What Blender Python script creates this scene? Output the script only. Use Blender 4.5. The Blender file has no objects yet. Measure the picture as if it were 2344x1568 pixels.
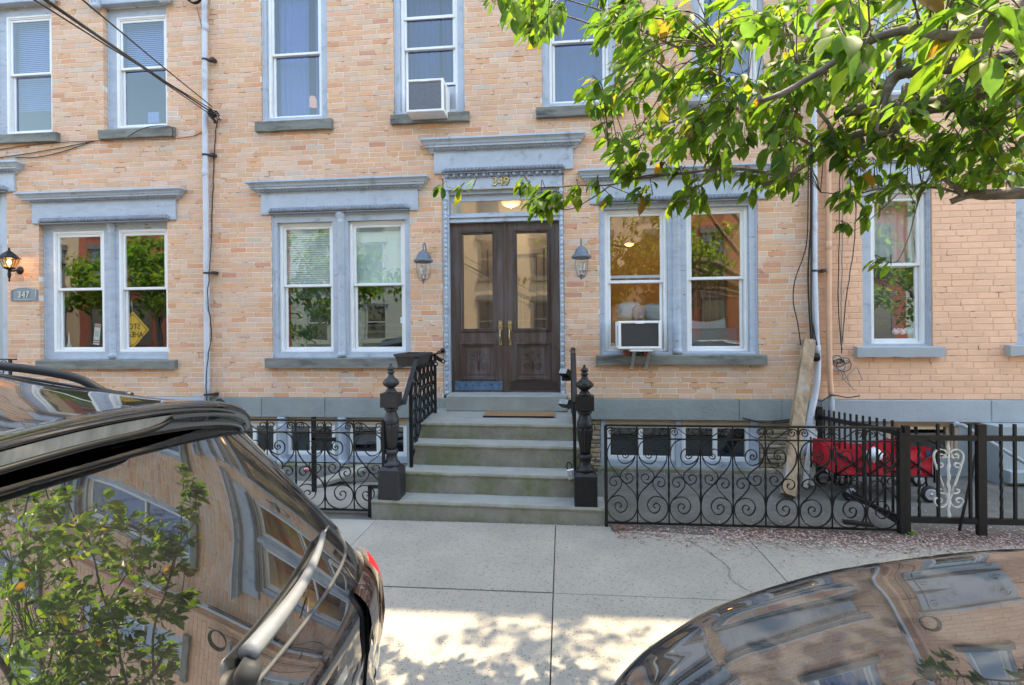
import bpy, math, random
import numpy as np
from mathutils import Vector, Matrix, noise as mnoise

R = math.radians
random.seed(7)
SC = bpy.context.scene
COL = SC.collection

# ------------------------------------------------------------------ camera
F_PX = 1200.0            # focal length in units of a 2344 px wide picture
CAM = Vector((0.0, -6.75, 1.79))
YAW, ROLL = math.atan(115 / F_PX), 0.0085
cF = Vector((-math.sin(YAW), math.cos(YAW), 0))
cR0 = Vector((math.cos(YAW), math.sin(YAW), 0))
cU0 = Vector((0, 0, 1))
cR = cR0 * math.cos(ROLL) - cU0 * math.sin(ROLL)
cU = cR0 * math.sin(ROLL) + cU0 * math.cos(ROLL)
cam_d = bpy.data.cameras.new('camera')
cam = bpy.data.objects.new('camera', cam_d)
COL.objects.link(cam)
cam_d.sensor_width = 36
cam_d.lens = 36 * F_PX / 2344
cam_d.shift_y = -(784 - 755) / 2344
cam_d.clip_start = 0.05
cam_d.clip_end = 500
m3 = Matrix((cR, cU, -cF)).transposed()
cam.matrix_world = Matrix.Translation(CAM) @ m3.to_4x4()
SC.camera = cam

# ------------------------------------------------------------------ light
SUN_EL, SUN_AZ = R(66), R(50)          # azimuth from +Y towards +X
sun_dir = Vector((math.sin(SUN_AZ) * math.cos(SUN_EL), math.cos(SUN_AZ) * math.cos(SUN_EL), math.sin(SUN_EL)))
world = bpy.data.worlds.new("World")
SC.world = world
world.use_nodes = True
wn = world.node_tree
wn.nodes.clear()
sky = wn.nodes.new('ShaderNodeTexSky')
sky.sky_type = 'NISHITA'
sky.sun_disc = False
sky.sun_elevation = SUN_EL
sky.sun_rotation = SUN_AZ
sky.air_density = 1.0
sky.dust_density = 0.8
sky.ozone_density = 1.0
bg = wn.nodes.new('ShaderNodeBackground')
bg.inputs[1].default_value = 0.15
wo = wn.nodes.new('ShaderNodeOutputWorld')
wn.links.new(sky.outputs[0], bg.inputs[0])
wn.links.new(bg.outputs[0], wo.inputs[0])
sun_d = bpy.data.lights.new('sun', 'SUN')
sun_d.energy = 2.0
sun_d.angle = R(0.53)
sun_d.color = (1.0, 0.93, 0.82)
sun = bpy.data.objects.new('sun', sun_d)
sun.rotation_euler = sun_dir.to_track_quat('Z', 'Y').to_euler()
sun.location = (5, 0, 20)
COL.objects.link(sun)
SC.view_settings.view_transform = 'Standard'
SC.view_settings.look = 'None'
SC.view_settings.gamma = 1
SC.view_settings.use_curve_mapping = False
SC.view_settings.exposure = 2.84
SC.view_settings.use_white_balance = True
SC.view_settings.white_balance_temperature = 8300
SC.view_settings.white_balance_tint = 6
SC.render.engine = 'CYCLES'
SC.cycles.use_denoising = True
SC.cycles.max_bounces = 7
SC.cycles.diffuse_bounces = 3
SC.cycles.glossy_bounces = 4
SC.cycles.transmission_bounces = 4
SC.cycles.transparent_max_bounces = 8
SC.cycles.caustics_reflective = False
SC.cycles.caustics_refractive = False
SC.cycles.sample_clamp_indirect = 6


def W(px, py, Y):
    """point on the plane at distance Y whose picture position is (px, py)"""
    d = cF + cR * ((px - 1172) / F_PX) + cU * ((755 - py) / F_PX)
    t = (Y - CAM.y) / d.y
    return CAM + d * t


def pX(px, Y=0.0, py=600):
    return W(px, py, Y).x


def pZ(py, Y=0.0, px=1172):
    return W(px, py, Y).z


# ------------------------------------------------------------------ materials
def nd(t, typ, **kw):
    n = t.nodes.new(typ)
    for k, v in kw.items():
        setattr(n, k, v)
    return n


def principled(name):
    m = bpy.data.materials.new(name)
    m.use_nodes = True
    return m, m.node_tree, m.node_tree.nodes['Principled BSDF']


def ramp(t, src, stops):
    r = nd(t, 'ShaderNodeValToRGB')
    e = r.color_ramp.elements
    while len(e) < len(stops):
        e.new(0.5)
    for i, (p, c) in enumerate(stops):
        e[i].position = p
        e[i].color = (c, c, c, 1) if isinstance(c, (int, float)) else (*c, 1)
    t.links.new(src, r.inputs[0])
    return r.outputs[0]


def mix(t, fac, a, b, mode='MIX'):
    n = nd(t, 'ShaderNodeMix', data_type='RGBA', blend_type=mode)
    for sock, v in ((n.inputs[0], fac), (n.inputs[6], a), (n.inputs[7], b)):
        if isinstance(v, bpy.types.NodeSocket):
            t.links.new(v, sock)
        elif isinstance(v, (int, float)):
            sock.default_value = v if sock == n.inputs[0] else (v, v, v, 1)
        else:
            sock.default_value = (*v, 1)
    return n.outputs[2]


def tnoise(t, scale, detail=4, rough=0.55, stretch=None, coord=None):
    g = nd(t, 'ShaderNodeNewGeometry')
    src = g.outputs['Position']
    if coord is not None:
        src = coord
    if stretch:
        mp = nd(t, 'ShaderNodeMapping')
        mp.inputs['Scale'].default_value = stretch
        t.links.new(src, mp.inputs[0])
        src = mp.outputs[0]
    n = nd(t, 'ShaderNodeTexNoise')
    n.inputs['Scale'].default_value = scale
    n.inputs['Detail'].default_value = detail
    n.inputs['Roughness'].default_value = rough
    t.links.new(src, n.inputs[0])
    return n.outputs[0]


def bump(t, b, h, strength=0.3, dist=0.004):
    n = nd(t, 'ShaderNodeBump')
    n.inputs['Strength'].default_value = strength
    n.inputs['Distance'].default_value = dist
    t.links.new(h, n.inputs['Height'])
    t.links.new(n.outputs[0], b.inputs['Normal'])


def surf(name, col, rough=0.7, var=0.18, scale=6, metallic=0.0, bmp=0.25, bscale=60, bdist=0.003,
         stain=None, stain_scale=3, stain_lo=0.55, stain_hi=0.68, stretch=None, spec=0.5, coat=0.0,
         chips=None, chip_scale=18, chip_at=0.68, fine=0.12):
    m, t, b = principled(name)
    c = tuple(col)
    lo = tuple(x * (1 - var) for x in c)
    hi = tuple(min(1, x * (1 + var)) for x in c)
    n = tnoise(t, scale, 5, 0.6, stretch)
    out = ramp(t, n, [(0.3, lo), (0.7, hi)])
    if fine:
        n2 = tnoise(t, scale * 22, 3, 0.7)
        out = mix(t, 1.0, out, ramp(t, n2, [(0.3, 1 - fine), (0.7, 1.0)]), 'MULTIPLY')
    if stain:
        n3 = tnoise(t, stain_scale, 6, 0.65, stretch)
        out = mix(t, ramp(t, n3, [(stain_lo, 0.0), (stain_hi, 1.0)]), out, stain)
    if chips:
        n4 = tnoise(t, chip_scale, 5, 0.7)
        out = mix(t, ramp(t, n4, [(chip_at, 0.0), (chip_at + 0.02, 1.0)]), out, chips)
    t.links.new(out, b.inputs['Base Color'])
    b.inputs['Roughness'].default_value = rough
    b.inputs['Metallic'].default_value = metallic
    b.inputs['Specular IOR Level'].default_value = spec
    b.inputs['Coat Weight'].default_value = coat
    if bmp:
        bump(t, b, tnoise(t, bscale, 4, 0.6, stretch), bmp, bdist)
    return m


def piece_mat(name, single, kind='brick'):
    """colour from the object (single pieces) or from the mesh attribute (joined pieces)"""
    m, t, b = principled(name)
    if single:
        base = nd(t, 'ShaderNodeObjectInfo').outputs['Color']
    else:
        a = nd(t, 'ShaderNodeAttribute')
        a.attribute_name = 'tone'
        base = a.outputs['Color']
    if kind == 'brick':
        out = mix(t, 1.0, base, ramp(t, tnoise(t, 9, 5, 0.65), [(0.3, 0.93), (0.65, 1.03)]), 'MULTIPLY')
        out = mix(t, 1.0, out, ramp(t, tnoise(t, 130, 3, 0.7), [(0.32, 0.78), (0.5, 1.0)]), 'MULTIPLY')
        # pale weathering and soot spots
        out = mix(t, ramp(t, tnoise(t, 1.3, 4, 0.6), [(0.42, 0.0), (0.8, 0.35)]), out, (0.72, 0.53, 0.41))
        out = mix(t, ramp(t, tnoise(t, 3.0, 5, 0.7, (2.5, 1, .45)), [(0.60, 0.0), (0.78, 0.40)]), out, (0.22, 0.16, 0.12))
        out = mix(t, ramp(t, tnoise(t, 42, 4, 0.75), [(0.66, 0.0), (0.70, 0.8)]), out, (0.07, 0.05, 0.04))
        t.links.new(out, b.inputs['Base Color'])
        b.inputs['Roughness'].default_value = 0.88
        bump(t, b, tnoise(t, 90, 5, 0.7), 0.5, 0.003)
    elif kind == 'painted':
        out = mix(t, 1.0, base, ramp(t, tnoise(t, 3, 5, 0.6), [(0.3, 0.90), (0.7, 1.05)]), 'MULTIPLY')
        out = mix(t, ramp(t, tnoise(t, 30, 4, 0.75), [(0.72, 0.0), (0.75, 0.5)]), out, (0.2, 0.12, 0.08))
        t.links.new(out, b.inputs['Base Color'])
        b.inputs['Roughness'].default_value = 0.62
        bump(t, b, tnoise(t, 38, 5, 0.6), 0.7, 0.006)
    elif kind == 'stone':
        out = mix(t, 1.0, base, ramp(t, tnoise(t, 14, 5, 0.7), [(0.3, 0.6), (0.7, 1.15)]), 'MULTIPLY')
        t.links.new(out, b.inputs['Base Color'])
        b.inputs['Roughness'].default_value = 0.9
        bump(t, b, tnoise(t, 28, 6, 0.7, (1, 1, 2.2)), 1.0, 0.03)
    elif kind == 'leaf':
        out = mix(t, 1.0, base, ramp(t, tnoise(t, 25, 3, 0.6), [(0.3, 0.8), (0.7, 1.15)]), 'MULTIPLY')
        t.links.new(out, b.inputs['Base Color'])
        b.inputs['Roughness'].default_value = 0.5
        b.inputs['Specular IOR Level'].default_value = 0.08
        tr = nd(t, 'ShaderNodeBsdfTranslucent')
        tl = mix(t, 1.0, out, (2.2, 2.3, 0.95), 'MULTIPLY')
        t.links.new(tl, tr.inputs[0])
        ms = nd(t, 'ShaderNodeMixShader')
        ms.inputs[0].default_value = 0.56
        t.links.new(b.outputs[0], ms.inputs[1])
        t.links.new(tr.outputs[0], ms.inputs[2])
        t.links.new(ms.outputs[0], t.nodes['Material Output'].inputs[0])
    return m


def glass_mat(name, tint=(1, 1, 1), ior=1.9, wob=0.002, rough=0.0, base_refl=0.0, clear=1.0):
    m, t, b = principled(name)
    t.nodes.remove(b)
    tr = nd(t, 'ShaderNodeBsdfTransparent')
    tr.inputs[0].default_value = (*[x * clear for x in tint], 1)
    gl = nd(t, 'ShaderNodeBsdfGlossy')
    gl.inputs['Roughness'].default_value = rough
    gl.inputs['Color'].default_value = (0.95, 1.0, 0.98, 1)
    fr = nd(t, 'ShaderNodeFresnel')
    fr.inputs[0].default_value = ior
    bp = nd(t, 'ShaderNodeBump')
    bp.inputs['Strength'].default_value = 1.0
    bp.inputs['Distance'].default_value = wob
    t.links.new(tnoise(t, 1.6, 1, 0.4), bp.inputs['Height'])
    t.links.new(bp.outputs[0], gl.inputs['Normal'])
    ad = nd(t, 'ShaderNodeMath', operation='ADD')
    ad.inputs[1].default_value = base_refl
    bf = nd(t, 'ShaderNodeMath', operation='SUBTRACT', use_clamp=True)
    gg = nd(t, 'ShaderNodeNewGeometry')
    t.links.new(fr.outputs[0], bf.inputs[0])
    t.links.new(gg.outputs['Backfacing'], bf.inputs[1])
    t.links.new(bf.outputs[0], ad.inputs[0])
    ms = nd(t, 'ShaderNodeMixShader')
    t.links.new(ad.outputs[0], ms.inputs[0])
    t.links.new(tr.outputs[0], ms.inputs[1])
    t.links.new(gl.outputs[0], ms.inputs[2])
    t.links.new(ms.outputs[0], t.nodes['Material Output'].inputs[0])
    return m


def emit_mat(name, col, s):
    m, t, b = principled(name)
    b.inputs['Base Color'].default_value = (*col, 1)
    b.inputs['Emission Color'].default_value = (*col, 1)
    b.inputs['Emission Strength'].default_value = s
    return m


def gloss_mat(name, col, rough=0.05, ior=1.5, coat=0.0, metallic=0.0, dirt=0.0, wob=0.0, dcol=(0.35, 0.3, 0.25)):
    m, t, b = principled(name)
    b.inputs['Base Color'].default_value = (*col, 1)
    b.inputs['Roughness'].default_value = rough
    b.inputs['IOR'].default_value = ior
    b.inputs['Coat Weight'].default_value = coat
    b.inputs['Coat Roughness'].default_value = 0.02
    b.inputs['Coat IOR'].default_value = 1.7
    b.inputs['Metallic'].default_value = metallic
    if coat:
        b.inputs['Specular IOR Level'].default_value = 0.0
        b.inputs['Coat IOR'].default_value = 2.9
        b.inputs['Coat Roughness'].default_value = 0.008
    if dirt:
        n = tnoise(t, 5, 6, 0.7)
        n2 = tnoise(t, 260, 2, 0.8)
        d = mix(t, 1.0, ramp(t, n, [(0.35, 0.15), (0.75, 1.0)]), ramp(t, n2, [(0.5, 0.25), (0.72, 1.0)]), 'MULTIPLY')
        sc = nd(t, 'ShaderNodeMath', operation='MULTIPLY')
        sc.inputs[1].default_value = dirt
        t.links.new(d, sc.inputs[0])
        t.links.new(mix(t, sc.outputs[0], col, dcol), b.inputs['Base Color'])
    if wob:
        bump(t, b, tnoise(t, 2.2, 1, 0.4), 1.0, wob)
    return m


M = {}
M['mortar'] = surf('mortar', (0.80, 0.73, 0.66), 0.95, 0.2, 2.5, stain=(0.24, 0.17, 0.13), stain_scale=5, stain_lo=0.56, stain_hi=0.62)
M['brick1'] = piece_mat('brick single', True)
M['brickN'] = piece_mat('brick joined', False)
M['paint1'] = piece_mat('painted brick single', True, 'painted')
M['paintN'] = piece_mat('painted brick joined', False, 'painted')
M['paint_joint'] = surf('painted mortar', (0.76, 0.45, 0.29), 0.7, 0.08, 4, stain=(0.22, 0.12, 0.08), stain_scale=7, stain_lo=0.60, stain_hi=0.64)
M['stone1'] = piece_mat('rubble stone single', True, 'stone')
M['blue'] = surf('blue grey trim paint', (0.42, 0.48, 0.56), 0.5, 0.08, 5, bmp=0.3, bscale=35, stain=(0.20, 0.24, 0.28), stain_scale=6, stain_lo=0.54, stain_hi=0.74, chips=(0.10, 0.10, 0.11), chip_scale=34, chip_at=0.715)
M['blue_worn'] = surf('worn blue grey trim paint', (0.41, 0.47, 0.555), 0.6, 0.12, 5, bmp=0.5, bscale=35, stain=(0.18, 0.17, 0.15), stain_scale=6, stain_lo=0.62, stain_hi=0.7, stretch=(1, 1, 3), chips=(0.07, 0.05, 0.04), chip_scale=26, chip_at=0.655)
M['mould'] = surf('grimy shade toned grey blue moulding', (0.25, 0.28, 0.34), 0.6, 0.15, 9, bmp=0.4, bscale=50)  # dirty grey paint, darkened further to put shade contrast into the colour
M['sillstone'] = surf('brownstone sill', (0.20, 0.205, 0.185), 0.85, 0.25, 4, bmp=0.4, bscale=50, stain=(0.045, 0.045, 0.05), stain_scale=2.2, stain_lo=0.5, stain_hi=0.72, stretch=(1, 1, 4))
M['band'] = surf('blue grey stone band', (0.265, 0.295, 0.29), 0.85, 0.12, 3, bmp=0.7, bscale=18, bdist=0.012, stain=(0.26, 0.24, 0.20), stain_scale=2.5, stain_lo=0.58, stain_hi=0.75)
M['band_right'] = surf('peeling painted band', (0.36, 0.40, 0.43), 0.7, 0.08, 3, bmp=0.5, bscale=12, bdist=0.01, chips=(0.12, 0.08, 0.06), chip_scale=7, chip_at=0.70)
M['band_left'] = surf('pale blue painted band', (0.40, 0.47, 0.56), 0.7, 0.08, 3)
M['basewall'] = surf('painted basement wall', (0.34, 0.385, 0.40), 0.75, 0.08, 3, bmp=0.3, bscale=25)
M['step'] = surf('bluestone step', (0.26, 0.235, 0.19), 0.88, 0.22, 5, bmp=0.6, bscale=30, bdist=0.006, stain=(0.125, 0.14, 0.055), stain_scale=2.6, stain_lo=0.46, stain_hi=0.68)
M['tread'] = surf('worn step tread', (0.29, 0.30, 0.28), 0.85, 0.12, 5, bmp=0.4, bscale=40)
M['white'] = surf('white vinyl frame', (0.78, 0.79, 0.80), 0.35, 0.04, 5, bmp=0.05, fine=0.04)
M['white_dirty'] = surf('grey white sash', (0.42, 0.46, 0.50), 0.45, 0.08, 5, bmp=0.05)
M['tan'] = surf('tan painted board', (0.55, 0.42, 0.30), 0.7, 0.12, 5)
M['wood_door'] = surf('dark weathered door wood', (0.075, 0.045, 0.036), 0.42, 0.45, 4, bmp=0.4, bscale=40, stretch=(1, 1, 0.12), stain=(0.125, 0.108, 0.112), stain_scale=9, stain_lo=0.45, stain_hi=0.70, spec=0.5)  # weathered wood; the paler bluish stain also stands in for highlights
M['kick_blue'] = surf('blue tarnished kick plate', (0.10, 0.19, 0.30), 0.35, 0.3, 14, metallic=0.3, stain=(0.02, 0.05, 0.10), stain_scale=20, stain_lo=0.56, stain_hi=0.64)
M['kick_dark'] = surf('dark kick plate', (0.045, 0.036, 0.032), 0.35, 0.2, 10, metallic=0.3)
M['brass'] = surf('aged brass', (0.42, 0.32, 0.17), 0.32, 0.3, 40, metallic=0.85, bmp=0.1)
M['iron'] = surf('black painted iron', (0.008, 0.0085, 0.010), 0.45, 0.3, 20, bmp=0.3, bscale=70, spec=0.35)
M['iron_grey'] = surf('worn grey iron', (0.022, 0.021, 0.025), 0.5, 0.2, 20, bmp=0.4, bscale=60, spec=0.5)
M['iron_rust'] = surf('weathered brown iron', (0.013, 0.011, 0.010), 0.55, 0.3, 16, bmp=0.4, bscale=60, spec=0.3, stain=(0.11, 0.04, 0.02), stain_scale=12, stain_lo=0.66, stain_hi=0.74)
M['white_iron'] = surf('white painted iron with rust', (0.68, 0.66, 0.62), 0.5, 0.08, 8, stain=(0.40, 0.14, 0.04), stain_scale=9, stain_lo=0.66, stain_hi=0.72)
M['lantern'] = surf('grey blue lantern metal', (0.13, 0.16, 0.20), 0.5, 0.15, 20, bmp=0.1)
M['glass'] = glass_mat('window glass', (0.93, 0.96, 0.96), 2.7, 0.0012)
M['glass_wavy'] = glass_mat('old wavy glass', (0.74, 0.74, 0.72), 2.8, 0.0022)
M['glass_screen'] = glass_mat('glass behind insect screen', (0.50, 0.56, 0.56), 2.3, 0.0015)
M['glass_low'] = glass_mat('lower sash glass', (0.90, 0.92, 0.92), 1.9, 0.0012)
M['glass_upper'] = glass_mat('upper window glass', (0.62, 0.70, 0.86), 2.0, 0.0012)  # blue tint puts the colour of the reflected sky into the glass
M['glass_lantern'] = glass_mat('lantern glass', (0.92, 0.93, 0.93), 1.5, 0.004)
M['room'] = surf('interior wall', (0.58, 0.53, 0.47), 0.9, 0.05, 2, bmp=0)
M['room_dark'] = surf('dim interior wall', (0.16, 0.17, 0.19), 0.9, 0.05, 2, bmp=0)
M['room_warm'] = surf('warm interior wall', (0.40, 0.27, 0.17), 0.9, 0.05, 2, bmp=0)
M['room_teal'] = surf('teal interior wall', (0.36, 0.44, 0.42), 0.9, 0.05, 2, bmp=0)
M['curtain'] = surf('pale curtain', (0.45, 0.49, 0.58), 0.9, 0.1, 3, bmp=0.1)
M['curtain_dark'] = surf('blue grey curtain', (0.19, 0.23, 0.32), 0.9, 0.1, 3, bmp=0.1)
M['sky_blue'] = surf('painted blue sky reflection', (0.030, 0.10, 0.25), 0.6, 0.3, 4, stretch=(3, 1, 0.6), bmp=0)  # colour stands in for deep blue sky reflected in the pane
M['blind'] = surf('white blind', (0.82, 0.84, 0.85), 0.7, 0.03, 4, bmp=0)
M['shade_teal'] = surf('pale teal shade', (0.66, 0.78, 0.76), 0.8, 0.05, 4, bmp=0)
M['bed'] = surf('white bedding', (0.72, 0.72, 0.76), 0.9, 0.08, 6)
M['pink'] = surf('pink blanket', (0.62, 0.42, 0.42), 0.9, 0.08, 6)
M['cabinet'] = surf('grey cabinet', (0.36, 0.40, 0.42), 0.6, 0.05, 4)
M['pipe_white'] = surf('white painted pipe', (0.52, 0.56, 0.64), 0.5, 0.08, 4, stain=(0.35, 0.37, 0.42), stain_scale=3)
M['pipe_peach'] = surf('peach painted pipe', (0.72, 0.42, 0.27), 0.55, 0.08, 4)
M['cable'] = surf('black cable', (0.012, 0.012, 0.014), 0.6, 0.2, 20, bmp=0)
M['cable_brown'] = surf('brown cable', (0.11, 0.06, 0.045), 0.6, 0.2, 20, bmp=0)
M['cable_grey'] = surf('grey cable', (0.22, 0.22, 0.22), 0.6, 0.2, 20, bmp=0)
M['board'] = surf('weathered timber', (0.33, 0.225, 0.14), 0.8, 0.5, 14, bmp=0.6, bscale=60, stretch=(1, 1, 0.07), stain=(0.33, 0.30, 0.27), stain_scale=5.0, stain_lo=0.52, stain_hi=0.66)
M['plank_white'] = surf('peeling white plank', (0.55, 0.55, 0.54), 0.7, 0.1, 7, chips=(0.12, 0.08, 0.06), chip_scale=22, chip_at=0.62)
M['plastic_white'] = surf('white plastic casing', (0.78, 0.79, 0.80), 0.4, 0.03, 4, bmp=0, fine=0.03)
M['plastic_dark'] = surf('dark grey grille', (0.09, 0.095, 0.105), 0.6, 0.2, 60, bmp=0)
M['plastic_black'] = surf('black plastic', (0.007, 0.007, 0.008), 0.45, 0.2, 20, bmp=0.1, spec=0.25)
M['fin'] = surf('aluminium fins', (0.30, 0.32, 0.36), 0.5, 0.15, 30, metallic=0.3, chips=(0.8, 0.8, 0.8), chip_scale=30, chip_at=0.72)
M['steel'] = surf('zinc steel', (0.55, 0.55, 0.56), 0.35, 0.1, 30, metallic=0.8, bmp=0)
M['red_block'] = surf('red wood block', (0.30, 0.07, 0.05), 0.8, 0.2, 20)
M['coir'] = surf('coir mat', (0.33, 0.19, 0.09), 0.95, 0.35, 60, bmp=1.0, bscale=220, bdist=0.01)
M['rubber'] = surf('black rubber', (0.015, 0.015, 0.016), 0.7, 0.2, 30)
M['wagon_red'] = surf('red wagon fabric', (0.60, 0.012, 0.03), 0.75, 0.15, 8, bmp=0.2, bscale=20, bdist=0.01)
M['patch'] = surf('navy patch', (0.02, 0.03, 0.12), 0.6, 0.1, 8)
M['hub'] = surf('silver wheel hub', (0.55, 0.55, 0.58), 0.3, 0.05, 8, metallic=0.4, bmp=0)
M['flowerbox'] = surf('dark brown plastic planter', (0.045, 0.038, 0.038), 0.55, 0.15, 10)
M['soil'] = surf('dry soil', (0.10, 0.075, 0.055), 0.95, 0.3, 30, bmp=0.8, bscale=60)
M['gold'] = surf('gold number', (0.62, 0.42, 0.14), 0.3, 0.2, 30, metallic=0.8, bmp=0, stain=(0.8, 0.8, 0.8), stain_scale=30)
M['silver'] = surf('silver number', (0.55, 0.57, 0.58), 0.35, 0.1, 30, metallic=0.6, bmp=0)
M['plaque'] = surf('grey blue plaque', (0.20, 0.25, 0.30), 0.5, 0.1, 20)
M['sign_yellow'] = surf('yellow sign face', (0.95, 0.50, 0.015), 0.5, 0.05, 5, bmp=0)
M['sign_black'] = surf('black sign print', (0.01, 0.01, 0.01), 0.5, 0.05, 5, bmp=0)
M['paper'] = surf('paper', (0.75, 0.76, 0.72), 0.8, 0.04, 5, bmp=0)
M['print_red'] = surf('red print', (0.55, 0.10, 0.10), 0.8, 0.04, 5, bmp=0)
M['print_green'] = surf('green print', (0.12, 0.36, 0.22), 0.8, 0.04, 5, bmp=0)
M['toy_white'] = surf('white toy with black spots', (0.80, 0.80, 0.80), 0.6, 0.02, 5, chips=(0.01, 0.01, 0.01), chip_scale=45, chip_at=0.57)
M['toy_blue'] = surf('blue toy', (0.16, 0.40, 0.58), 0.6, 0.1, 30)
M['amber_glass'] = emit_mat('lit amber glass', (1.0, 0.50, 0.28), 0.16)
M['bulb'] = emit_mat('lit bulb', (1.0, 0.75, 0.42), 2.0)
M['lamp_globe'] = emit_mat('lit frosted globe', (1.0, 0.70, 0.36), 0.24)
M['lamp_small'] = emit_mat('lit ceiling lamp', (1.0, 0.55, 0.22), 4.0)
M['bark'] = surf('cherry bark', (0.17, 0.14, 0.12), 0.85, 0.4, 9, bmp=0.8, bscale=26, bdist=0.008, stretch=(1, 1, 2.5), stain=(0.30, 0.26, 0.23), stain_scale=9, stain_lo=0.55, stain_hi=0.7)
M['twig'] = surf('brown twig', (0.11, 0.07, 0.05), 0.8, 0.3, 20, bmp=0.3)
M['stalk'] = surf('dry flower stalk', (0.26, 0.12, 0.06), 0.8, 0.3, 20, bmp=0)
M['leaf1'] = piece_mat('leaf single', True, 'leaf')
M['leafN'] = piece_mat('leaf joined', False, 'leaf')
M['asphalt'] = surf('asphalt', (0.055, 0.054, 0.052), 0.9, 0.2, 2, bmp=0.7, bscale=120, bdist=0.006)
M['kerb'] = surf('granite kerb', (0.24, 0.235, 0.22), 0.85, 0.15, 8, bmp=0.4)
M['petal'] = surf('fallen pink petal', (0.56, 0.39, 0.355), 0.8, 0.25, 40, bmp=0)
M['litter'] = surf('dry brown litter', (0.20, 0.105, 0.07), 0.85, 0.4, 40, bmp=0)
M['redbrick'] = surf('far red brick', (0.30, 0.085, 0.055), 0.85, 0.12, 3, bmp=0)
M['greywall'] = surf('far grey siding', (0.36, 0.40, 0.40), 0.8, 0.08, 3, bmp=0)
M['tanwall'] = surf('far tan brick', (0.46, 0.33, 0.23), 0.8, 0.12, 3, bmp=0)
M['far_glass'] = gloss_mat('far dark glass', (0.03, 0.035, 0.04), 0.05, 1.7)
M['far_trim'] = surf('far dark trim', (0.12, 0.11, 0.11), 0.7, 0.1, 3, bmp=0)
M['car_black'] = gloss_mat('black car paint', (0.006, 0.006, 0.008), 0.16, 1.5, coat=1.0, dirt=0.12, wob=0.0004, dcol=(0.26, 0.27, 0.29))
M['car_grey'] = gloss_mat('dark grey brown car paint', (0.016, 0.015, 0.016), 0.2, 1.6, coat=1.0, dirt=0.32, wob=0.0004, dcol=(0.25, 0.26, 0.28))
M['car_glass'] = gloss_mat('dark car glass', (0.004, 0.005, 0.006), 0.008, 3.5, dirt=0.12, wob=0.0004)
M['car_plastic'] = surf('grey car plastic', (0.15, 0.155, 0.165), 0.42, 0.1, 20, bmp=0.1)
M['car_seal'] = surf('grey rubber seal', (0.05, 0.05, 0.055), 0.55, 0.2, 20)
M['brake_lens'] = surf('clear grey brake lens', (0.24, 0.23, 0.21), 0.2, 0.25, 3, bmp=0, stretch=(9, 9, 0.2), coat=1.0)
M['tail_red'] = gloss_mat('red tail lens', (0.45, 0.006, 0.012), 0.06, 1.6, coat=1.0)
M['tail_dark'] = gloss_mat('smoked tail lens', (0.02, 0.012, 0.012), 0.06, 1.6, coat=1.0)
M['chrome'] = gloss_mat('chrome', (0.75, 0.75, 0.76), 0.08, 1.5, metallic=1.0)


def slab_mat(name, base, petals=0.0):
    m, t, b = principled(name)
    out = ramp(t, tnoise(t, 1.4, 5, 0.6), [(0.3, tuple(x * 0.86 for x in base)), (0.7, tuple(x * 1.1 for x in base))])
    n = nd(t, 'ShaderNodeTexVoronoi')
    n.inputs['Scale'].default_value = 75
    g = nd(t, 'ShaderNodeNewGeometry')
    t.links.new(g.outputs['Position'], n.inputs[0])
    spk = ramp(t, n.outputs['Distance'], [(0.26, 1.0), (0.40, 0.0)])
    msk = ramp(t, tnoise(t, 28, 4, 0.7), [(0.47, 0.0), (0.58, 0.95)])
    f = mix(t, 1.0, spk, msk, 'MULTIPLY')
    out = mix(t, f, out, (0.085, 0.085, 0.085))
    out = mix(t, 1.0, out, ramp(t, tnoise(t, 260, 2, 0.8), [(0.3, 0.82), (0.6, 1.05)]), 'MULTIPLY')
    out = mix(t, ramp(t, tnoise(t, 11, 3, 0.5), [(0.70, 0.0), (0.73, 0.45)]), out, (0.13, 0.125, 0.12))
    out = mix(t, ramp(t, tnoise(t, 0.8, 6, 0.7), [(0.50, 0.0), (0.70, 0.35)]), out, (0.22, 0.21, 0.195))
    st = ramp(t, tnoise(t, 2.3, 5, 0.7), [(0.66, 0.0), (0.78, 0.35)])
    out = mix(t, st, out, (0.36, 0.27, 0.15))
    t.links.new(out, b.inputs['Base Color'])
    b.inputs['Roughness'].default_value = 0.9
    bump(t, b, tnoise(t, 150, 4, 0.7), 0.5, 0.003)
    return m


M['slab'] = slab_mat('concrete slab', (0.335, 0.30, 0.25))
M['slab_smooth'] = surf('smooth pale concrete slab', (0.36, 0.335, 0.29), 0.85, 0.1, 3, bmp=0.2)
M['areaway'] = surf('dark areaway concrete', (0.13, 0.125, 0.11), 0.92, 0.25, 4, bmp=0.6, bscale=60, stain=(0.07, 0.072, 0.05), stain_scale=2)
M['joint'] = surf('sandy joint fill', (0.17, 0.15, 0.12), 0.95, 0.4, 30, bmp=0.8, bscale=90)


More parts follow.
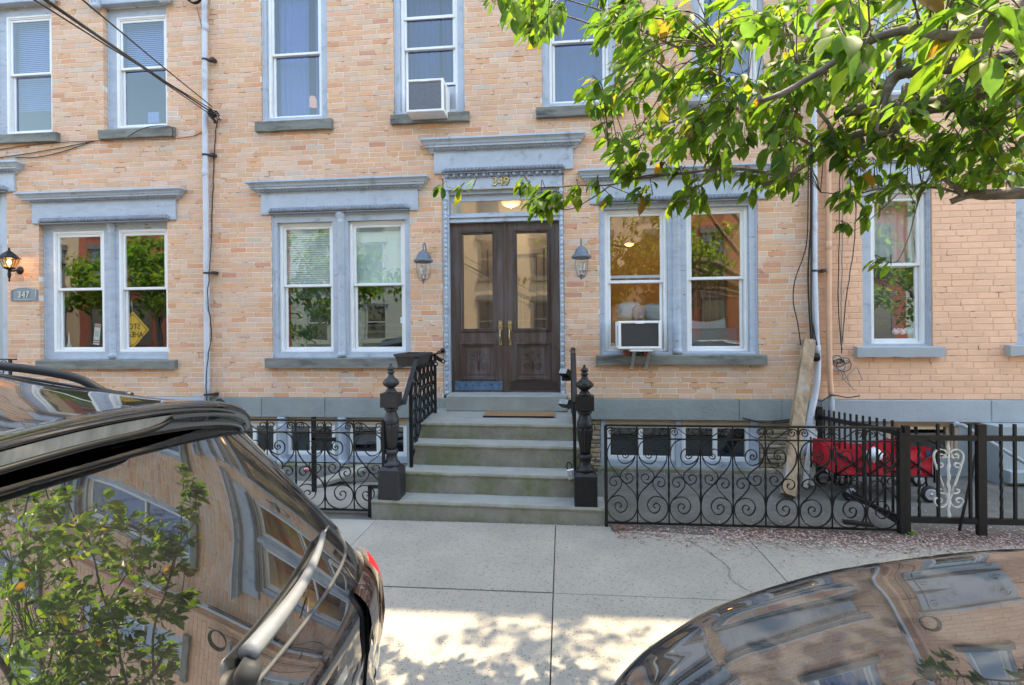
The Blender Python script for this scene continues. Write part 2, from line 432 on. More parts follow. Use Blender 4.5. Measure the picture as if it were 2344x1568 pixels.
# ------------------------------------------------------------------ mesh builder
class MB:
    def __init__(s):
        s.v, s.f, s.m, s.tone, s.sm = [], [], [], [], []

    def add(s, verts, faces, mi=0, tone=None, smooth=False):
        o = len(s.v)
        s.v.extend([tuple(p) for p in verts])
        for f in faces:
            s.f.append(tuple(o + i for i in f))
            s.m.append(mi)
            s.sm.append(smooth)
            s.tone.append(tone)
        return s

    def box(s, x0, x1, y0, y1, z0, z1, mi=0, tone=None, xf=None):
        v = [Vector((x, y, z)) for x in (x0, x1) for y in (y0, y1) for z in (z0, z1)]
        if xf is not None:
            v = [xf @ p for p in v]
        return s.add(v, [(0, 1, 3, 2), (4, 6, 7, 5), (0, 4, 5, 1), (2, 3, 7, 6), (0, 2, 6, 4), (1, 5, 7, 3)], mi, tone)

    def cbox(s, x0, x1, y0, y1, z0, z1, c=0.003, mi=0, tone=None, jit=0.0):
        """box with its front (-Y) edges chamfered, open at the back"""
        j = lambda: random.uniform(-jit, jit)
        v = [(x0, y1, z0), (x1, y1, z0), (x1, y1, z1), (x0, y1, z1),
             (x0 + j(), y0 + c, z0 + j()), (x1 + j(), y0 + c, z0 + j()), (x1 + j(), y0 + c, z1 + j()), (x0 + j(), y0 + c, z1 + j()),
             (x0 + c, y0 + j() * .5, z0 + c), (x1 - c, y0 + j() * .5, z0 + c), (x1 - c, y0 + j() * .5, z1 - c), (x0 + c, y0 + j() * .5, z1 - c)]
        f = [(8, 9, 10, 11)]
        for a, b2 in ((0, 1), (1, 2), (2, 3), (3, 0)):
            f.append((a, b2, b2 + 4, a + 4))
            f.append((a + 4, b2 + 4, b2 + 8, a + 8))
        return s.add(v, f, mi, tone)

    def tube(s, pts, r, n=6, mi=0, cap=True, up=None, smooth=True):
        pts = [Vector(p) for p in pts]
        k = len(pts)
        rr = r if isinstance(r, (list, tuple)) else [r] * k
        prev = None
        vs = []
        for i, p in enumerate(pts):
            d = (pts[min(i + 1, k - 1)] - pts[max(i - 1, 0)])
            if d.length < 1e-9:
                d = Vector((0, 0, 1))
            d.normalize()
            if prev is None:
                a = Vector((0, 0, 1)) if abs(d.z) < 0.9 else Vector((1, 0, 0))
                u = (a - d * a.dot(d)).normalized()
            else:
                u = (prev - d * prev.dot(d))
                u = u.normalized() if u.length > 1e-6 else d.orthogonal().normalized()
            prev = u
            w = d.cross(u)
            for q in range(n):
                a = 2 * math.pi * q / n
                vs.append(p + (u * math.cos(a) + w * math.sin(a)) * rr[i])
        fs = []
        for i in range(k - 1):
            for q in range(n):
                fs.append((i * n + q, i * n + (q + 1) % n, (i + 1) * n + (q + 1) % n, (i + 1) * n + q))
        if cap:
            fs.append(tuple(range(n - 1, -1, -1)))
            fs.append(tuple((k - 1) * n + q for q in range(n)))
        return s.add(vs, fs, mi, None, smooth)

    def ribbon(s, pts, nrm, wid, th, mi=0):
        """flat bar: width along nrm, thickness in the plane of the curve"""
        pts = [Vector(p) for p in pts]
        nrm = Vector(nrm).normalized()
        k = len(pts)
        vs = []
        for i, p in enumerate(pts):
            d = (pts[min(i + 1, k - 1)] - pts[max(i - 1, 0)]).normalized()
            side = d.cross(nrm).normalized()
            for a, b2 in ((-1, -1), (1, -1), (1, 1), (-1, 1)):
                vs.append(p + nrm * (a * wid / 2) + side * (b2 * th / 2))
        fs = []
        for i in range(k - 1):
            for q in range(4):
                fs.append((i * 4 + q, i * 4 + (q + 1) % 4, (i + 1) * 4 + (q + 1) % 4, (i + 1) * 4 + q))
        fs += [(3, 2, 1, 0), tuple((k - 1) * 4 + q for q in range(4))]
        return s.add(vs, fs, mi)

    def lathe(s, prof, c=(0, 0, 0), n=16, mi=0, axis='Z', flute=0, fl_amp=0.0, smooth=True, xf=None):
        vs, fs = [], []
        c = Vector(c)
        for (r, z) in prof:
            for q in range(n):
                a = 2 * math.pi * q / n
                rr = r
                if flute and fl_amp:
                    rr = r * (1 - fl_amp * abs(math.sin(a * flute / 2)))
                p = Vector((rr * math.cos(a), rr * math.sin(a), z))
                if axis == 'Y':
                    p = Vector((p.x, -p.z, p.y))
                elif axis == 'X':
                    p = Vector((p.z, p.x, p.y))
                if xf is not None:
                    p = xf @ p
                vs.append(c + p)
        k = len(prof)
        for i in range(k - 1):
            for q in range(n):
                fs.append((i * n + q, i * n + (q + 1) % n, (i + 1) * n + (q + 1) % n, (i + 1) * n + q))
        fs.append(tuple(range(n - 1, -1, -1)))
        fs.append(tuple((k - 1) * n + q for q in range(n)))
        return s.add(vs, fs, mi, None, smooth)

    def ball(s, c, rx, ry, rz, n=8, m=5, mi=0):
        prof = []
        vs, fs = [], []
        for i in range(m + 1):
            ph = math.pi * i / m
            for q in range(n):
                a = 2 * math.pi * q / n
                vs.append((c[0] + rx * math.sin(ph) * math.cos(a), c[1] + ry * math.sin(ph) * math.sin(a), c[2] - rz * math.cos(ph)))
        for i in range(m):
            for q in range(n):
                fs.append((i * n + q, i * n + (q + 1) % n, (i + 1) * n + (q + 1) % n, (i + 1) * n + q))
        return s.add(vs, fs, mi, None, True)

    def grid(s, fn, nu, nv, mi=0, smooth=True, keep=None):
        vs = [fn(i / nu, j / nv) for i in range(nu + 1) for j in range(nv + 1)]
        fs = []
        for i in range(nu):
            for j in range(nv):
                if keep is None or keep((i + .5) / nu, (j + .5) / nv):
                    a = i * (nv + 1) + j
                    fs.append((a, a + 1, a + nv + 2, a + nv + 1))
        return s.add(vs, fs, mi, None, smooth)

    def cornice(s, x0, x1, y, prof, mi=0):
        """profile (out, z) swept along the front and both returns with mitred corners"""
        vs, fs = [], []
        for (o, z) in prof:
            vs += [(x0 - o, y, z), (x0 - o, y - o, z), (x1 + o, y - o, z), (x1 + o, y, z)]
        k = len(prof)
        for i in range(k - 1):
            for q in range(3):
                a = i * 4 + q
                fs.append((a, a + 1, a + 5, a + 4))
        return s.add(vs, fs, mi)

    def xform(s, mat, i0=0):
        for i in range(i0, len(s.v)):
            s.v[i] = tuple(mat @ Vector(s.v[i]))
        return s

    def build(s, name, mats, parent=None, **props):
        me = bpy.data.meshes.new(name)
        me.from_pydata(s.v, [], s.f)
        if not isinstance(mats, (list, tuple)):
            mats = [mats]
        for m in mats:
            me.materials.append(m)
        me.polygons.foreach_set('material_index', s.m)
        me.polygons.foreach_set('use_smooth', s.sm)
        if any(t is not None for t in s.tone):
            at = me.color_attributes.new('tone', 'FLOAT_COLOR', 'CORNER')
            buf = []
            for f, t in zip(s.f, s.tone):
                buf.extend([*(t or (.5, .5, .5)), 1.0] * len(f))
            at.data.foreach_set('color', buf)
        me.update()
        o = bpy.data.objects.new(name, me)
        COL.objects.link(o)
        if parent is not None:
            o.parent = parent
            o.matrix_parent_inverse = Matrix.Identity(4)
            if parent.get('_off') is not None:
                pass
            o.location = -wloc(parent)
        for k, v in props.items():
            o[k] = v
        return o


_W = {}


def wloc(o):
    """world location of an object (no rotations are used on parents)"""
    if o is None:
        return Vector((0, 0, 0))
    return wloc(o.parent) + o.location


def thing(name, label, cat, loc=(0, 0, 0), group=None):
    o = bpy.data.objects.new(name, None)
    COL.objects.link(o)
    o.location = loc
    o.empty_display_size = 0.1
    o['label'] = label
    o['category'] = cat
    if group:
        o['group'] = group
    return o


def tag(o, label, cat, group=None):
    o['label'] = label
    o['category'] = cat
    if group:
        o['group'] = group
    return o


def struct(o, label=None):
    o['kind'] = 'structure'
    if label:
        o['label'] = label
    return o


def text_mesh(s, size, depth=0.0, align='CENTER'):
    cu = bpy.data.curves.new('lettering', 'FONT')
    cu.body = s
    cu.size = size
    cu.extrude = depth
    cu.align_x = align
    cu.align_y = 'CENTER'
    cu.resolution_u = 3
    ob = bpy.data.objects.new('lettering', cu)
    COL.objects.link(ob)
    dg = bpy.context.evaluated_depsgraph_get()
    me = bpy.data.meshes.new_from_object(ob.evaluated_get(dg))
    v = [Vector(x.co) for x in me.vertices]
    f = [tuple(p.vertices) for p in me.polygons]
    bpy.data.objects.remove(ob)
    bpy.data.curves.remove(cu)
    bpy.data.meshes.remove(me)
    return v, f


def catmull(pts, n=6):
    pts = [Vector(p) for p in pts]
    P = [pts[0] * 2 - pts[1]] + pts + [pts[-1] * 2 - pts[-2]]
    out = []
    for i in range(1, len(P) - 2):
        a, b, c, d = P[i - 1], P[i], P[i + 1], P[i + 2]
        for k in range(n):
            t = k / n
            out.append(0.5 * ((2 * b) + (c - a) * t + (2 * a - 5 * b + 4 * c - d) * t * t + (3 * b - a - 3 * c + d) * t ** 3))
    out.append(pts[-1])
    return out

# ================================================================== ground
road = MB().box(-60, 60, -30, -4.62, -0.35, -0.15).build('road', M['asphalt'])
struct(road)
kerb = MB()
x = -30
while x < 30:
    kerb.cbox(x, x + 1.78, -4.62, -4.46, -0.3, 0.0, 0.01, jit=0.003)
    kerb.box(x, x + 1.78, -4.61, -4.461, -0.3, -0.006)
    x += 1.8
kerb = struct(kerb.build('kerb', M['kerb']))
bed_ = struct(MB().box(-40, 40, -4.46, 0.2, -0.35, -0.030).build('sidewalk', M['joint']))
XJ = [-9.9, -8.25, -6.6, -5.0, -3.38, -1.77, -0.075, 1.56, 3.25, 4.9, 6.5, 8.2]
YJ = [-4.46, -3.18, -1.93]
for i in range(len(XJ) - 1):
    for j in range(2):
        smooth = XJ[i] < -2.5 and XJ[i] > -4
        m = MB()
        g = 0.003 + 0.002 * (i % 2)
        dz = random.uniform(-0.003, 0.003)
        sk = 0.0 if i != 6 else 0.0
        m.add([(XJ[i] + g, YJ[j] + g, dz), (XJ[i + 1] - g, YJ[j] + g, dz), (XJ[i + 1] - g, YJ[j + 1] - g, dz), (XJ[i] + g, YJ[j + 1] - g, dz),
               (XJ[i] + g, YJ[j] + g, -.029), (XJ[i + 1] - g, YJ[j] + g, -.029), (XJ[i + 1] - g, YJ[j + 1] - g, -.029), (XJ[i] + g, YJ[j + 1] - g, -.029)],
              [(0, 1, 2, 3), (0, 4, 5, 1), (1, 5, 6, 2), (2, 6, 7, 3), (3, 7, 4, 0)])
        m.build('slab', M['slab_smooth'] if smooth else M['slab'], bed_)
area = MB().box(-8.0, -1.83, -1.93, 0.1, -0.3, -0.012)
area.box(0.21, 8.0, -1.93, 0.1, -0.3, -0.012)
struct(area.build('areaway_ground', M['areaway']))
# dirt that has gathered along the foot of the right fences
m = MB()
xs_ = [.42 + .09 * i for i in range(58)]
top = [(x, -1.92, .0045) for x in xs_]
bot = [(x, -2.03 - .07 * min(1, max(0, (x - .6) / 1.5)) - .05 * mnoise.noise(Vector((x * 2.1, 3, 1))) - .015 * mnoise.noise(Vector((x * 13, 3, 1))), .0045) for x in xs_]
nn = len(xs_)
m.add(top + bot, [(i, nn + i, nn + i + 1, i + 1) for i in range(nn - 1)])
struct(m.build('dirt_strip', surf('damp dirt', (0.13, 0.105, 0.085), 0.95, 0.35, 14, bmp=0.8, bscale=80)))
# thin cracks in two slabs
m = MB()
for pts in ([(1.02, -1.95), (1.05, -2.2), (1.16, -2.45), (1.22, -2.7), (1.18, -2.85), (1.22, -3.0), (1.32, -3.16)],
            [(1.34, -3.2), (1.36, -3.32), (1.33, -3.45)], [(1.6, -2.0), (1.72, -2.2), (1.78, -2.35)]):
    q = catmull([(a, b, 0.004) for a, b in pts], 8)
    q = [p + Vector((random.uniform(-.008, .008), random.uniform(-.004, .004), 0)) for p in q]
    vs, fs = [], []
    for i, p in enumerate(q):
        w = 0.0025 + random.random() * 0.002
        vs += [(p.x - w, p.y, p.z), (p.x + w, p.y, p.z)]
    for i in range(len(q) - 1):
        fs.append((i * 2, i * 2 + 1, i * 2 + 3, i * 2 + 2))
    m.add(vs, fs)
o = m.build('crack', M['joint'], bed_)

# ================================================================== houses
X_L, X_R = pX(474), pX(1874)          # party lines of the middle house
BAND_T, BAND_B = pZ(911, 0), pZ(958, 0)
h_left = thing('row_house', 'peach brick row house beside the white downpipe with number plaque 347', 'house', (X_L - 3, 0, 0), 'row houses in the terrace')
h_mid = thing('row_house', 'peach brick row house with double wooden doors at the top of the stone steps', 'house', ((X_L + X_R) / 2, 0, 0), 'row houses in the terrace')
h_right = thing('row_house', 'row house of peach painted brick with a peeling grey stone band', 'house', (X_R + 3, 0, 0), 'row houses in the terrace')
YR = 0.02  # the painted house stands a little back

PAL = [((0.69, 0.415, 0.262), 6), ((0.70, 0.46, 0.325), 4), ((0.69, 0.375, 0.215), 4), ((0.68, 0.39, 0.25), 3), ((0.66, 0.435, 0.32), 3),
       ((0.65, 0.31, 0.17), 1.2), ((0.60, 0.47, 0.38), 0.6), ((0.60, 0.27, 0.18), 0.25)]


def brick_tone():
    c = random.choices([p[0] for p in PAL], [p[1] for p in PAL])[0]
    k = random.uniform(0.94, 1.06)
    return tuple(min(1, v * k * random.uniform(0.97, 1.03)) for v in c)


def paint_tone():
    k = random.uniform(0.94, 1.04)
    return (0.81 * k, 0.485 * k, 0.32 * k)


def unit_brick(name, L, H, c, deep, mat, rng):
    m = MB()
    m.cbox(0, L, 0, deep, 0, H, c, jit=rng)
    me = bpy.data.meshes.new(name)
    me.from_pydata(m.v, [], m.f)
    me.materials.append(mat)
    return me


def brick_wall(house, x0, x1, z0, z1, Y, openings, course, L, joint, tonef, mat1, matN, mortar, seed, ncam, header=0.0, c=0.002, jit=0.0006, proud=0.004, roofz=10.6):
    rnd = random.Random(seed)
    wall = MB()
    xs = sorted({x0, x1, *[v for o in openings for v in (max(x0, o[0]), min(x1, o[1]))]})
    zs = sorted({z0, roofz, *[v for o in openings for v in (o[2], o[3])]})
    for i in range(len(xs) - 1):
        for j in range(len(zs) - 1):
            cx, cz = (xs[i] + xs[i + 1]) / 2, (zs[j] + zs[j + 1]) / 2
            if any(o[0] < cx < o[1] and o[2] < cz < o[3] for o in openings):
                continue
            wall.add([(xs[i], Y, zs[j]), (xs[i + 1], Y, zs[j]), (xs[i + 1], Y, zs[j + 1]), (xs[i], Y, zs[j + 1])], [(0, 1, 2, 3)])
    for (a, b, cz0, cz1) in openings:
        e = 0.003
        a, b = a - e, b + e
        d = Y + 0.17
        wall.add([(a, Y, cz0 - e), (b, Y, cz0 - e), (b, Y, cz1 + e), (a, Y, cz1 + e), (a, d, cz0 - e), (b, d, cz0 - e), (b, d, cz1 + e), (a, d, cz1 + e)],
                 [(0, 4, 5, 1), (1, 5, 6, 2), (2, 6, 7, 3), (3, 7, 4, 0)])
    wobj = wall.build('wall', mortar, house)
    H = course - joint
    var = [unit_brick('brick', L - joint, H, c, 0.10, mat1, jit) for _ in range(5)]
    bricks = []
    r = 0
    z = z0
    while z + H < z1:
        if header and r % 6 == 5:
            LL = L * 0.5
        else:
            LL = L
        x = x0 - (LL * 0.5 if r % 2 else 0) - rnd.uniform(0, 0.02)
        while x < x1:
            ll = LL * rnd.uniform(0.97, 1.03)
            if rnd.random() < 0.06:
                ll *= 0.75
            a, b = max(x, x0), min(x + ll - joint, x1)
            segs = [(a, b)]
            for (oa, ob, oz0, oz1) in openings:
                if z + H > oz0 + 0.006 and z < oz1 - 0.006:
                    ns = []
                    for (p, q) in segs:
                        if q <= oa or p >= ob:
                            ns.append((p, q))
                        else:
                            if oa - p > 0.01:
                                ns.append((p, oa))
                            if q - ob > 0.01:
                                ns.append((ob, q))
                    segs = ns
            for (p, q) in segs:
                if q - p > 0.014:
                    bricks.append((p, q, z + rnd.uniform(-.0008, .0008), tonef()))
            x += ll
        z += course
        r += 1
    # the bricks that show largest: full ones nearest to the view axis, inside the frame
    def key(bk):
        cx, cz = (bk[0] + bk[1]) / 2, bk[2]
        return (bk[1] - bk[0] < L * 0.8, abs(cz - ncam[1]) * 0.9 + abs(cx - ncam[0]))
    order = sorted(bricks, key=key)
    near, rest = order[:290], order[290:]
    wl = wloc(wobj)
    for (p, q, zz, tone) in near:
        me = rnd.choice(var)
        o = bpy.data.objects.new('brick', me)
        COL.objects.link(o)
        o.parent = wobj
        o.location = Vector((p, Y - proud + rnd.uniform(-.001, .001), zz)) - wl
        o.scale = ((q - p) / (L - joint), 1, 1)
        o.color = (*tone, 1)
    mm = MB()
    for (p, q, zz, tone) in rest:
        yy = Y - proud + rnd.uniform(-.001, .001)
        mm.cbox(p, q, yy, yy + 0.10, zz, zz + H, c, tone=tone, jit=jit)
    o = mm.build('bricks', matN, wobj)
    o['kind'] = 'stuff'
    return wobj


def sash(x0, x1, z0, z1, y, w=0.035, d=0.03, wb=None):
    m = MB()
    wb = wb or w
    for b in ((x0, x0 + w, z0, z1), (x1 - w, x1, z0, z1)):
        m.cbox(b[0], b[1], y, y + d, b[2], b[3], 0.004)
    m.cbox(x0 + w, x1 - w, y + .001, y + d, z0, z0 + wb, 0.004)
    m.cbox(x0 + w, x1 - w, y + .001, y + d, z1 - w, z1, 0.004)
    return m


def pane(x0, x1, z0, z1, y):
    return MB().box(x0, x1, y, y + 0.004, z0, z1)


def window(house, x0, x1, z0, z1, zr, y, glass='glass', low_glass=None, fw=0.03, sw=0.038, raised=0.0, sashmat='white', low_sashmat=None):
    """a sash window: white outer frame with upper and lower sash, each with its own pane. zr: middle rail height"""
    fr = MB()
    for b in ((x0, x0 + fw, z0, z1), (x1 - fw, x1, z0, z1), (x0 + fw, x1 - fw, z0, z0 + fw), (x0 + fw, x1 - fw, z1 - fw, z1)):
        fr.cbox(b[0], b[1], y, y + 0.09, b[2], b[3], 0.005)
    # inner step of the frame
    f2 = fw + 0.013
    for b in ((x0 + fw, x0 + f2, z0 + fw, z1 - fw), (x1 - f2, x1 - fw, z0 + fw, z1 - fw)):
        fr.box(b[0], b[1], y + 0.012, y + 0.085, b[2], b[3])
    fr.box(x0 + f2, x1 - f2, y + 0.012, y + 0.085, z1 - f2, z1 - fw)
    w = fr.build('window', M['white'], house)
    a, b = x0 + f2, x1 - f2
    up = sash(a, b, zr - 0.012, z1 - f2, y + 0.022, sw).build('upper_sash', M[sashmat], w)
    pane(a + sw - .004, b - sw + .004, zr + 0.02, z1 - f2 - sw + .004, y + 0.036).build('pane', M[glass], w)
    zl = z0 + fw + raised
    lo = sash(a + .004, b - .004, zl, zr + 0.022, y + 0.056, sw, wb=sw).build('lower_sash', M[low_sashmat or sashmat], w)
    pane(a + sw, b - sw, zl + sw - .004, zr - 0.012, y + 0.07).build('pane', M[low_glass or glass], w)
    return w


def curtain(w, x0, x1, z0, z1, y, mat, folds=9, amp=0.02, name='curtain'):
    m = MB()
    ph = random.random() * 6
    m.grid(lambda u, v: (x0 + (x1 - x0) * u + 0.006 * math.sin(v * 5 + u * 9), y + amp * math.sin(u * folds * 6.283 + ph + 0.6 * math.sin(v * 4)) * (0.6 + 0.4 * (1 - v)), z0 + (z1 - z0) * v), 60, 6)
    return m.build(name, M[mat], w)


def blind(w, x0, x1, z0, z1, y, mat='blind', pitch=0.028):
    m = MB()
    z = z0
    while z < z1:
        m.add([(x0, y, z), (x1, y, z), (x1, y + 0.016, z + pitch * 0.93), (x0, y + 0.016, z + pitch * 0.93)], [(0, 1, 2, 3)])
        z += pitch
    return m.build('blind', M[mat], w)


def room(house, x0, x1, z0, z1, d=3.0, mat='room', y=0.175, back=None):
    m = MB()
    m.box(x0, x1, y, y + d, z0, z1)
    m.f = [f for i, f in enumerate(m.f) if i != 2]
    m.m, m.sm, m.tone = m.m[:5], m.sm[:5], m.tone[:5]
    return m.build('room', M[mat], house)


def sill(house, x0, x1, z0, z1, Y=0.0, out=0.07, mat='sillstone'):
    m = MB()
    n = 14
    def bot(u):
        return z0 + 0.004 * math.sin(u * 17) + (0.006 if mnoise.noise(Vector((u * 5, z0, 1))) > 0.25 else 0)
    vs, fs = [], []
    for i in range(n + 1):
        u = i / n
        x = x0 + (x1 - x0) * u
        vs += [(x, Y + 0.02, bot(u)), (x, Y - out, bot(u)), (x, Y - out - .002, z1 - 0.008), (x, Y - out + 0.006, z1), (x, Y + 0.12, z1 + 0.012)]
    for i in range(n):
        for q in range(4):
            a = i * 5 + q
            fs.append((a, a + 5, a + 6, a + 1))
    fs += [(0, 1, 2, 3, 4), tuple(n * 5 + q for q in (4, 3, 2, 1, 0))]
    m.add(vs, fs)
    return m.build('window_sill', M[mat], house)


def hood(house, x0, x1, ztop, zfr, fx0, fx1, bx0, bx1, zb0, zb1, zend, Y=0.0, mat='blue', bead2=None):
    """moulded cornice over a frieze board with a beaded roll along its lower edge"""
    H = ztop - zfr
    k = H / 0.19
    prof = [(0.0, ztop + 0.012), (0.15, ztop), (0.152, ztop - 0.030 * k), (0.140, ztop - 0.036 * k), (0.118, ztop - 0.060 * k), (0.108, ztop - 0.084 * k),
            (0.112, ztop - 0.088 * k), (0.100, ztop - 0.092 * k), (0.098, ztop - 0.122 * k), (0.072, ztop - 0.127 * k), (0.060, ztop - 0.150 * k), (0.040, ztop - 0.170 * k), (0.036, ztop - 0.173 * k), (0.034, zfr)]
    m = MB().cornice(fx0 - 0.004, fx1 + 0.004, Y, prof)
    c = m.build('cornice', M[mat], house)
    # egg and dart in the cove
    e = MB()
    x = fx0 + 0.02
    while x < fx1 + 0.03:
        zc = ztop - 0.150 * k
        e.ball((x, Y - 0.064, zc), 0.014, 0.018, 0.022 * k, 6, 4)
        e.box(x + 0.021, x + 0.026, Y - 0.066, Y - 0.04, zc - 0.016 * k, zc + 0.018 * k)
        x += 0.048
    e.build('egg_moulding', M['mould'], c)
    fb = MB()
    fb.cbox(fx0, fx1, Y - 0.034, Y + 0.02, zb0 + 0.004, zfr + 0.003, 0.004)
    fb.cbox(fx0, bx0, Y - 0.034, Y + 0.02, zend, zb0 + 0.004, 0.003)
    fb.cbox(bx1, fx1, Y - 0.034, Y + 0.02, zend, zb0 + 0.004, 0.003)
    fb.build('frieze_board', M[mat], house)
    bd = MB()
    zc, r = (zb0 + zb1) / 2, (zb1 - zb0) / 2
    bd.tube([(bx0 + 0.002, Y - 0.02, zc - r), (bx0 + 0.004, Y - 0.036, zc - r * .3), (bx0 + 0.03, Y - 0.036, zc), (bx1 - 0.03, Y - 0.036, zc), (bx1 - 0.004, Y - 0.036, zc - r * .3), (bx1 - 0.002, Y - 0.02, zc - r)],
            [r * .5, r * 0.7, r * .92, r * .92, r * 0.7, r * .5], 8)
    bd.box(bx0 + 0.01, bx1 - 0.01, Y - 0.052, Y + 0.01, zb0 - 0.012, zb0 - 0.001)
    x = bx0 + 0.035
    while x < bx1 - 0.03:
        bd.ball((x, Y - 0.056, zc), 0.020, 0.026, r * 0.80, 8, 5)
        bd.box(x + 0.0225, x + 0.0255, Y - 0.069, Y - 0.04, zc - r * .7, zc + r * .7)
        x += 0.048
    bd.build('bead_moulding', M['mould'], house)
    return c


def casing(house, x0, x1, z0, z1, holes, y, mat='blue', yb=0.13):
    """painted boards round and between the sashes of an opening; holes: list of (xa, xb, za, zb)"""
    m = MB()
    xs = sorted({x0, x1, *[v for h in holes for v in h[:2]]})
    zs = sorted({z0, z1, *[v for h in holes for v in h[2:]]})
    for i in range(len(xs) - 1):
        run = None
        for j in range(len(zs) - 1):
            cx, cz = (xs[i] + xs[i + 1]) / 2, (zs[j] + zs[j + 1]) / 2
            if any(h[0] < cx < h[1] and h[2] < cz < h[3] for h in holes):
                continue
            m.add([(xs[i], y, zs[j]), (xs[i + 1], y, zs[j]), (xs[i + 1], y, zs[j + 1]), (xs[i], y, zs[j + 1])], [(0, 1, 2, 3)])
    for h in holes:
        a, b, c, d = h
        m.add([(a, y, c), (b, y, c), (b, y, d), (a, y, d), (a, yb, c), (b, yb, c), (b, yb, d), (a, yb, d)],
              [(0, 4, 5, 1), (1, 5, 6, 2), (2, 6, 7, 3), (3, 7, 4, 0)])
    # raised edge strips beside the brickwork
    for (a, b) in ((x0, x0 + 0.018), (x1 - 0.018, x1)):
        m.cbox(a, b, y - 0.014, y, z0, z1, 0.004)
    return m.build('window_casing', M[mat], house)


def half_column(house, xc, z0, z1, y, r=0.052, mat='blue', flare=True, rings=True):
    m = MB()
    def ring(z):
        for k in range(3):
            m.lathe([(r * 0.9, z + k * .022 - .008), (r * 1.13, z + k * .022), (r * 0.9, z + k * .022 + .008)], (xc, y, 0), 14)
    H = z1 - z0
    m.lathe([(r * 1.25, z0), (r * 1.25, z0 + 0.05), (r * 1.05, z0 + 0.06), (r, z0 + 0.08), (r, z1 - 0.14), (r * 1.12, z1 - 0.125), (r * 1.12, z1 - 0.105), (r * 1.0, z1 - 0.10),
             (r * 1.05, z1 - 0.08), (r * (1.45 if flare else 1.2), z1 - 0.02), (r * (1.5 if flare else 1.3), z1)], (xc, y, 0), 16)
    if rings:
        ring(z0 + H * 0.30)
        ring(z0 + H * 0.62)
    return m.build('half_column', M[mat], house)


def flashing(house, x0, x1, z, Y=0.0):
    pass


# ---- openings (world coordinates)
def rect(x0, y0, x1, y1, Y=0.0):
    xm, ym = (x0 + x1) / 2, (y0 + y1) / 2
    return pX(x0, Y, ym), pX(x1, Y, ym), pZ(y1, Y, xm), pZ(y0, Y, xm)


Z2 = 8.9
op = {}
# middle house
for k, (a, b, c) in {'u1': (598, 749, 274), 'u2': (901, 1063, 259), 'u3': (1240, 1410, 240), 'u4': (1584, 1748, 226)}.items():
    x0, x1, z0, _ = rect(a, 0, b, c)
    op[k] = (x0, x1, z0, z0 + 2.05)
g = rect(623, 482, 939, 822)
op['g1'] = g
op['g2'] = rect(1372, 459, 1735, 815)
dr = rect(1013, 300, 1291.5, 905)
op['door'] = (dr[0], dr[1], BAND_T - 0.002, pZ(403, 0, 1150))
top2 = [(op[k][0], op[k][1], op[k][3] + 1.0, 10.1) for k in ('u1', 'u2', 'u3', 'u4')]
mid_op = [op[k] for k in ('u1', 'u2', 'u3', 'u4', 'g1', 'g2', 'door')] + top2
brick_wall(h_mid, X_L, X_R, BAND_T, 8.6, 0.0, mid_op, 0.0679, 0.232, 0.0092, brick_tone, M['brick1'], M['brickN'], M['mortar'], 3, (-0.7, 1.9))
# left house
for k, (a, b, c) in {'lu1': (-28, 119, 307), 'lu2': (237, 382, 296)}.items():
    x0, x1, z0, _ = rect(a, 0, b, c)
    op[k] = (x0, x1, z0, pZ(10, 0, (a + b) / 2))
op['lg'] = rect(90.6, 505, 384.6, 825)
op['ld'] = (pX(-230), pX(17, 0, 650), BAND_T, pZ(437, 0, 10))
left_op = [op[k] for k in ('lu1', 'lu2', 'lg', 'ld')] + [(op[k][0], op[k][1], op[k][3] + 1.1, 10.1) for k in ('lu1', 'lu2')]
brick_wall(h_left, X_L - 6.2, X_L - 0.004, BAND_T, 8.6, 0.0, left_op, 0.0679, 0.232, 0.0092, brick_tone, M['brick1'], M['brickN'], M['mortar'], 4, (-5.2, 2.6))
# right house
for k, (a, b, c) in {'ru1': (2000, 2128, 215), 'ru2': (2340, 2480, 200)}.items():
    x0, x1, z0, _ = rect(a, 0, b, c, YR)
    op[k] = (x0, x1, z0, z0 + 2.0)
op['rg1'] = rect(1973, 423, 2134, 796, YR)
op['rg2'] = rect(2326, 413, 2480, 790, YR)
right_op = [op[k] for k in ('ru1', 'ru2', 'rg1', 'rg2')] + [(op[k][0], op[k][1], op[k][3] + 1.0, 10.1) for k in ('ru1', 'ru2')]
brick_wall(h_right, X_R + 0.004, X_R + 6.2, BAND_T, 8.6, YR, right_op, 0.0755, 0.235, 0.009, paint_tone, M['paint1'], M['paintN'], M['paint_joint'], 5, (4.1, 2.3), c=0.004, jit=0.0025, proud=0.004)

# house shells, roofs
for h, a, b, y in ((h_left, X_L - 6.2, X_L - .002, 0.0), (h_mid, X_L + .002, X_R - .002, 0.0), (h_right, X_R + .002, X_R + 6.2, YR)):
    m = MB()
    m.box(a, b, 4.0, 9.5, -1, 10.59)
    m.box(a, b, 0.003 + y, 4.0, 10.45, 10.595)
    m.box(a, a + 0.1, 0.185 + y, 4.0, -1, 10.45)
    m.box(b - 0.1, b, 0.185 + y, 4.0, -1, 10.45)
    m.build('side_wall', M['greywall'], h)
    MB().cornice(a + .02, b - .02, y, [(0.0, 10.9), (0.38, 10.86), (0.38, 10.8), (0.3, 10.72), (0.12, 10.68), (0.10, 10.5), (0.05, 10.45), (0.0, 10.44)]).build('roof_cornice', M['blue'], h)

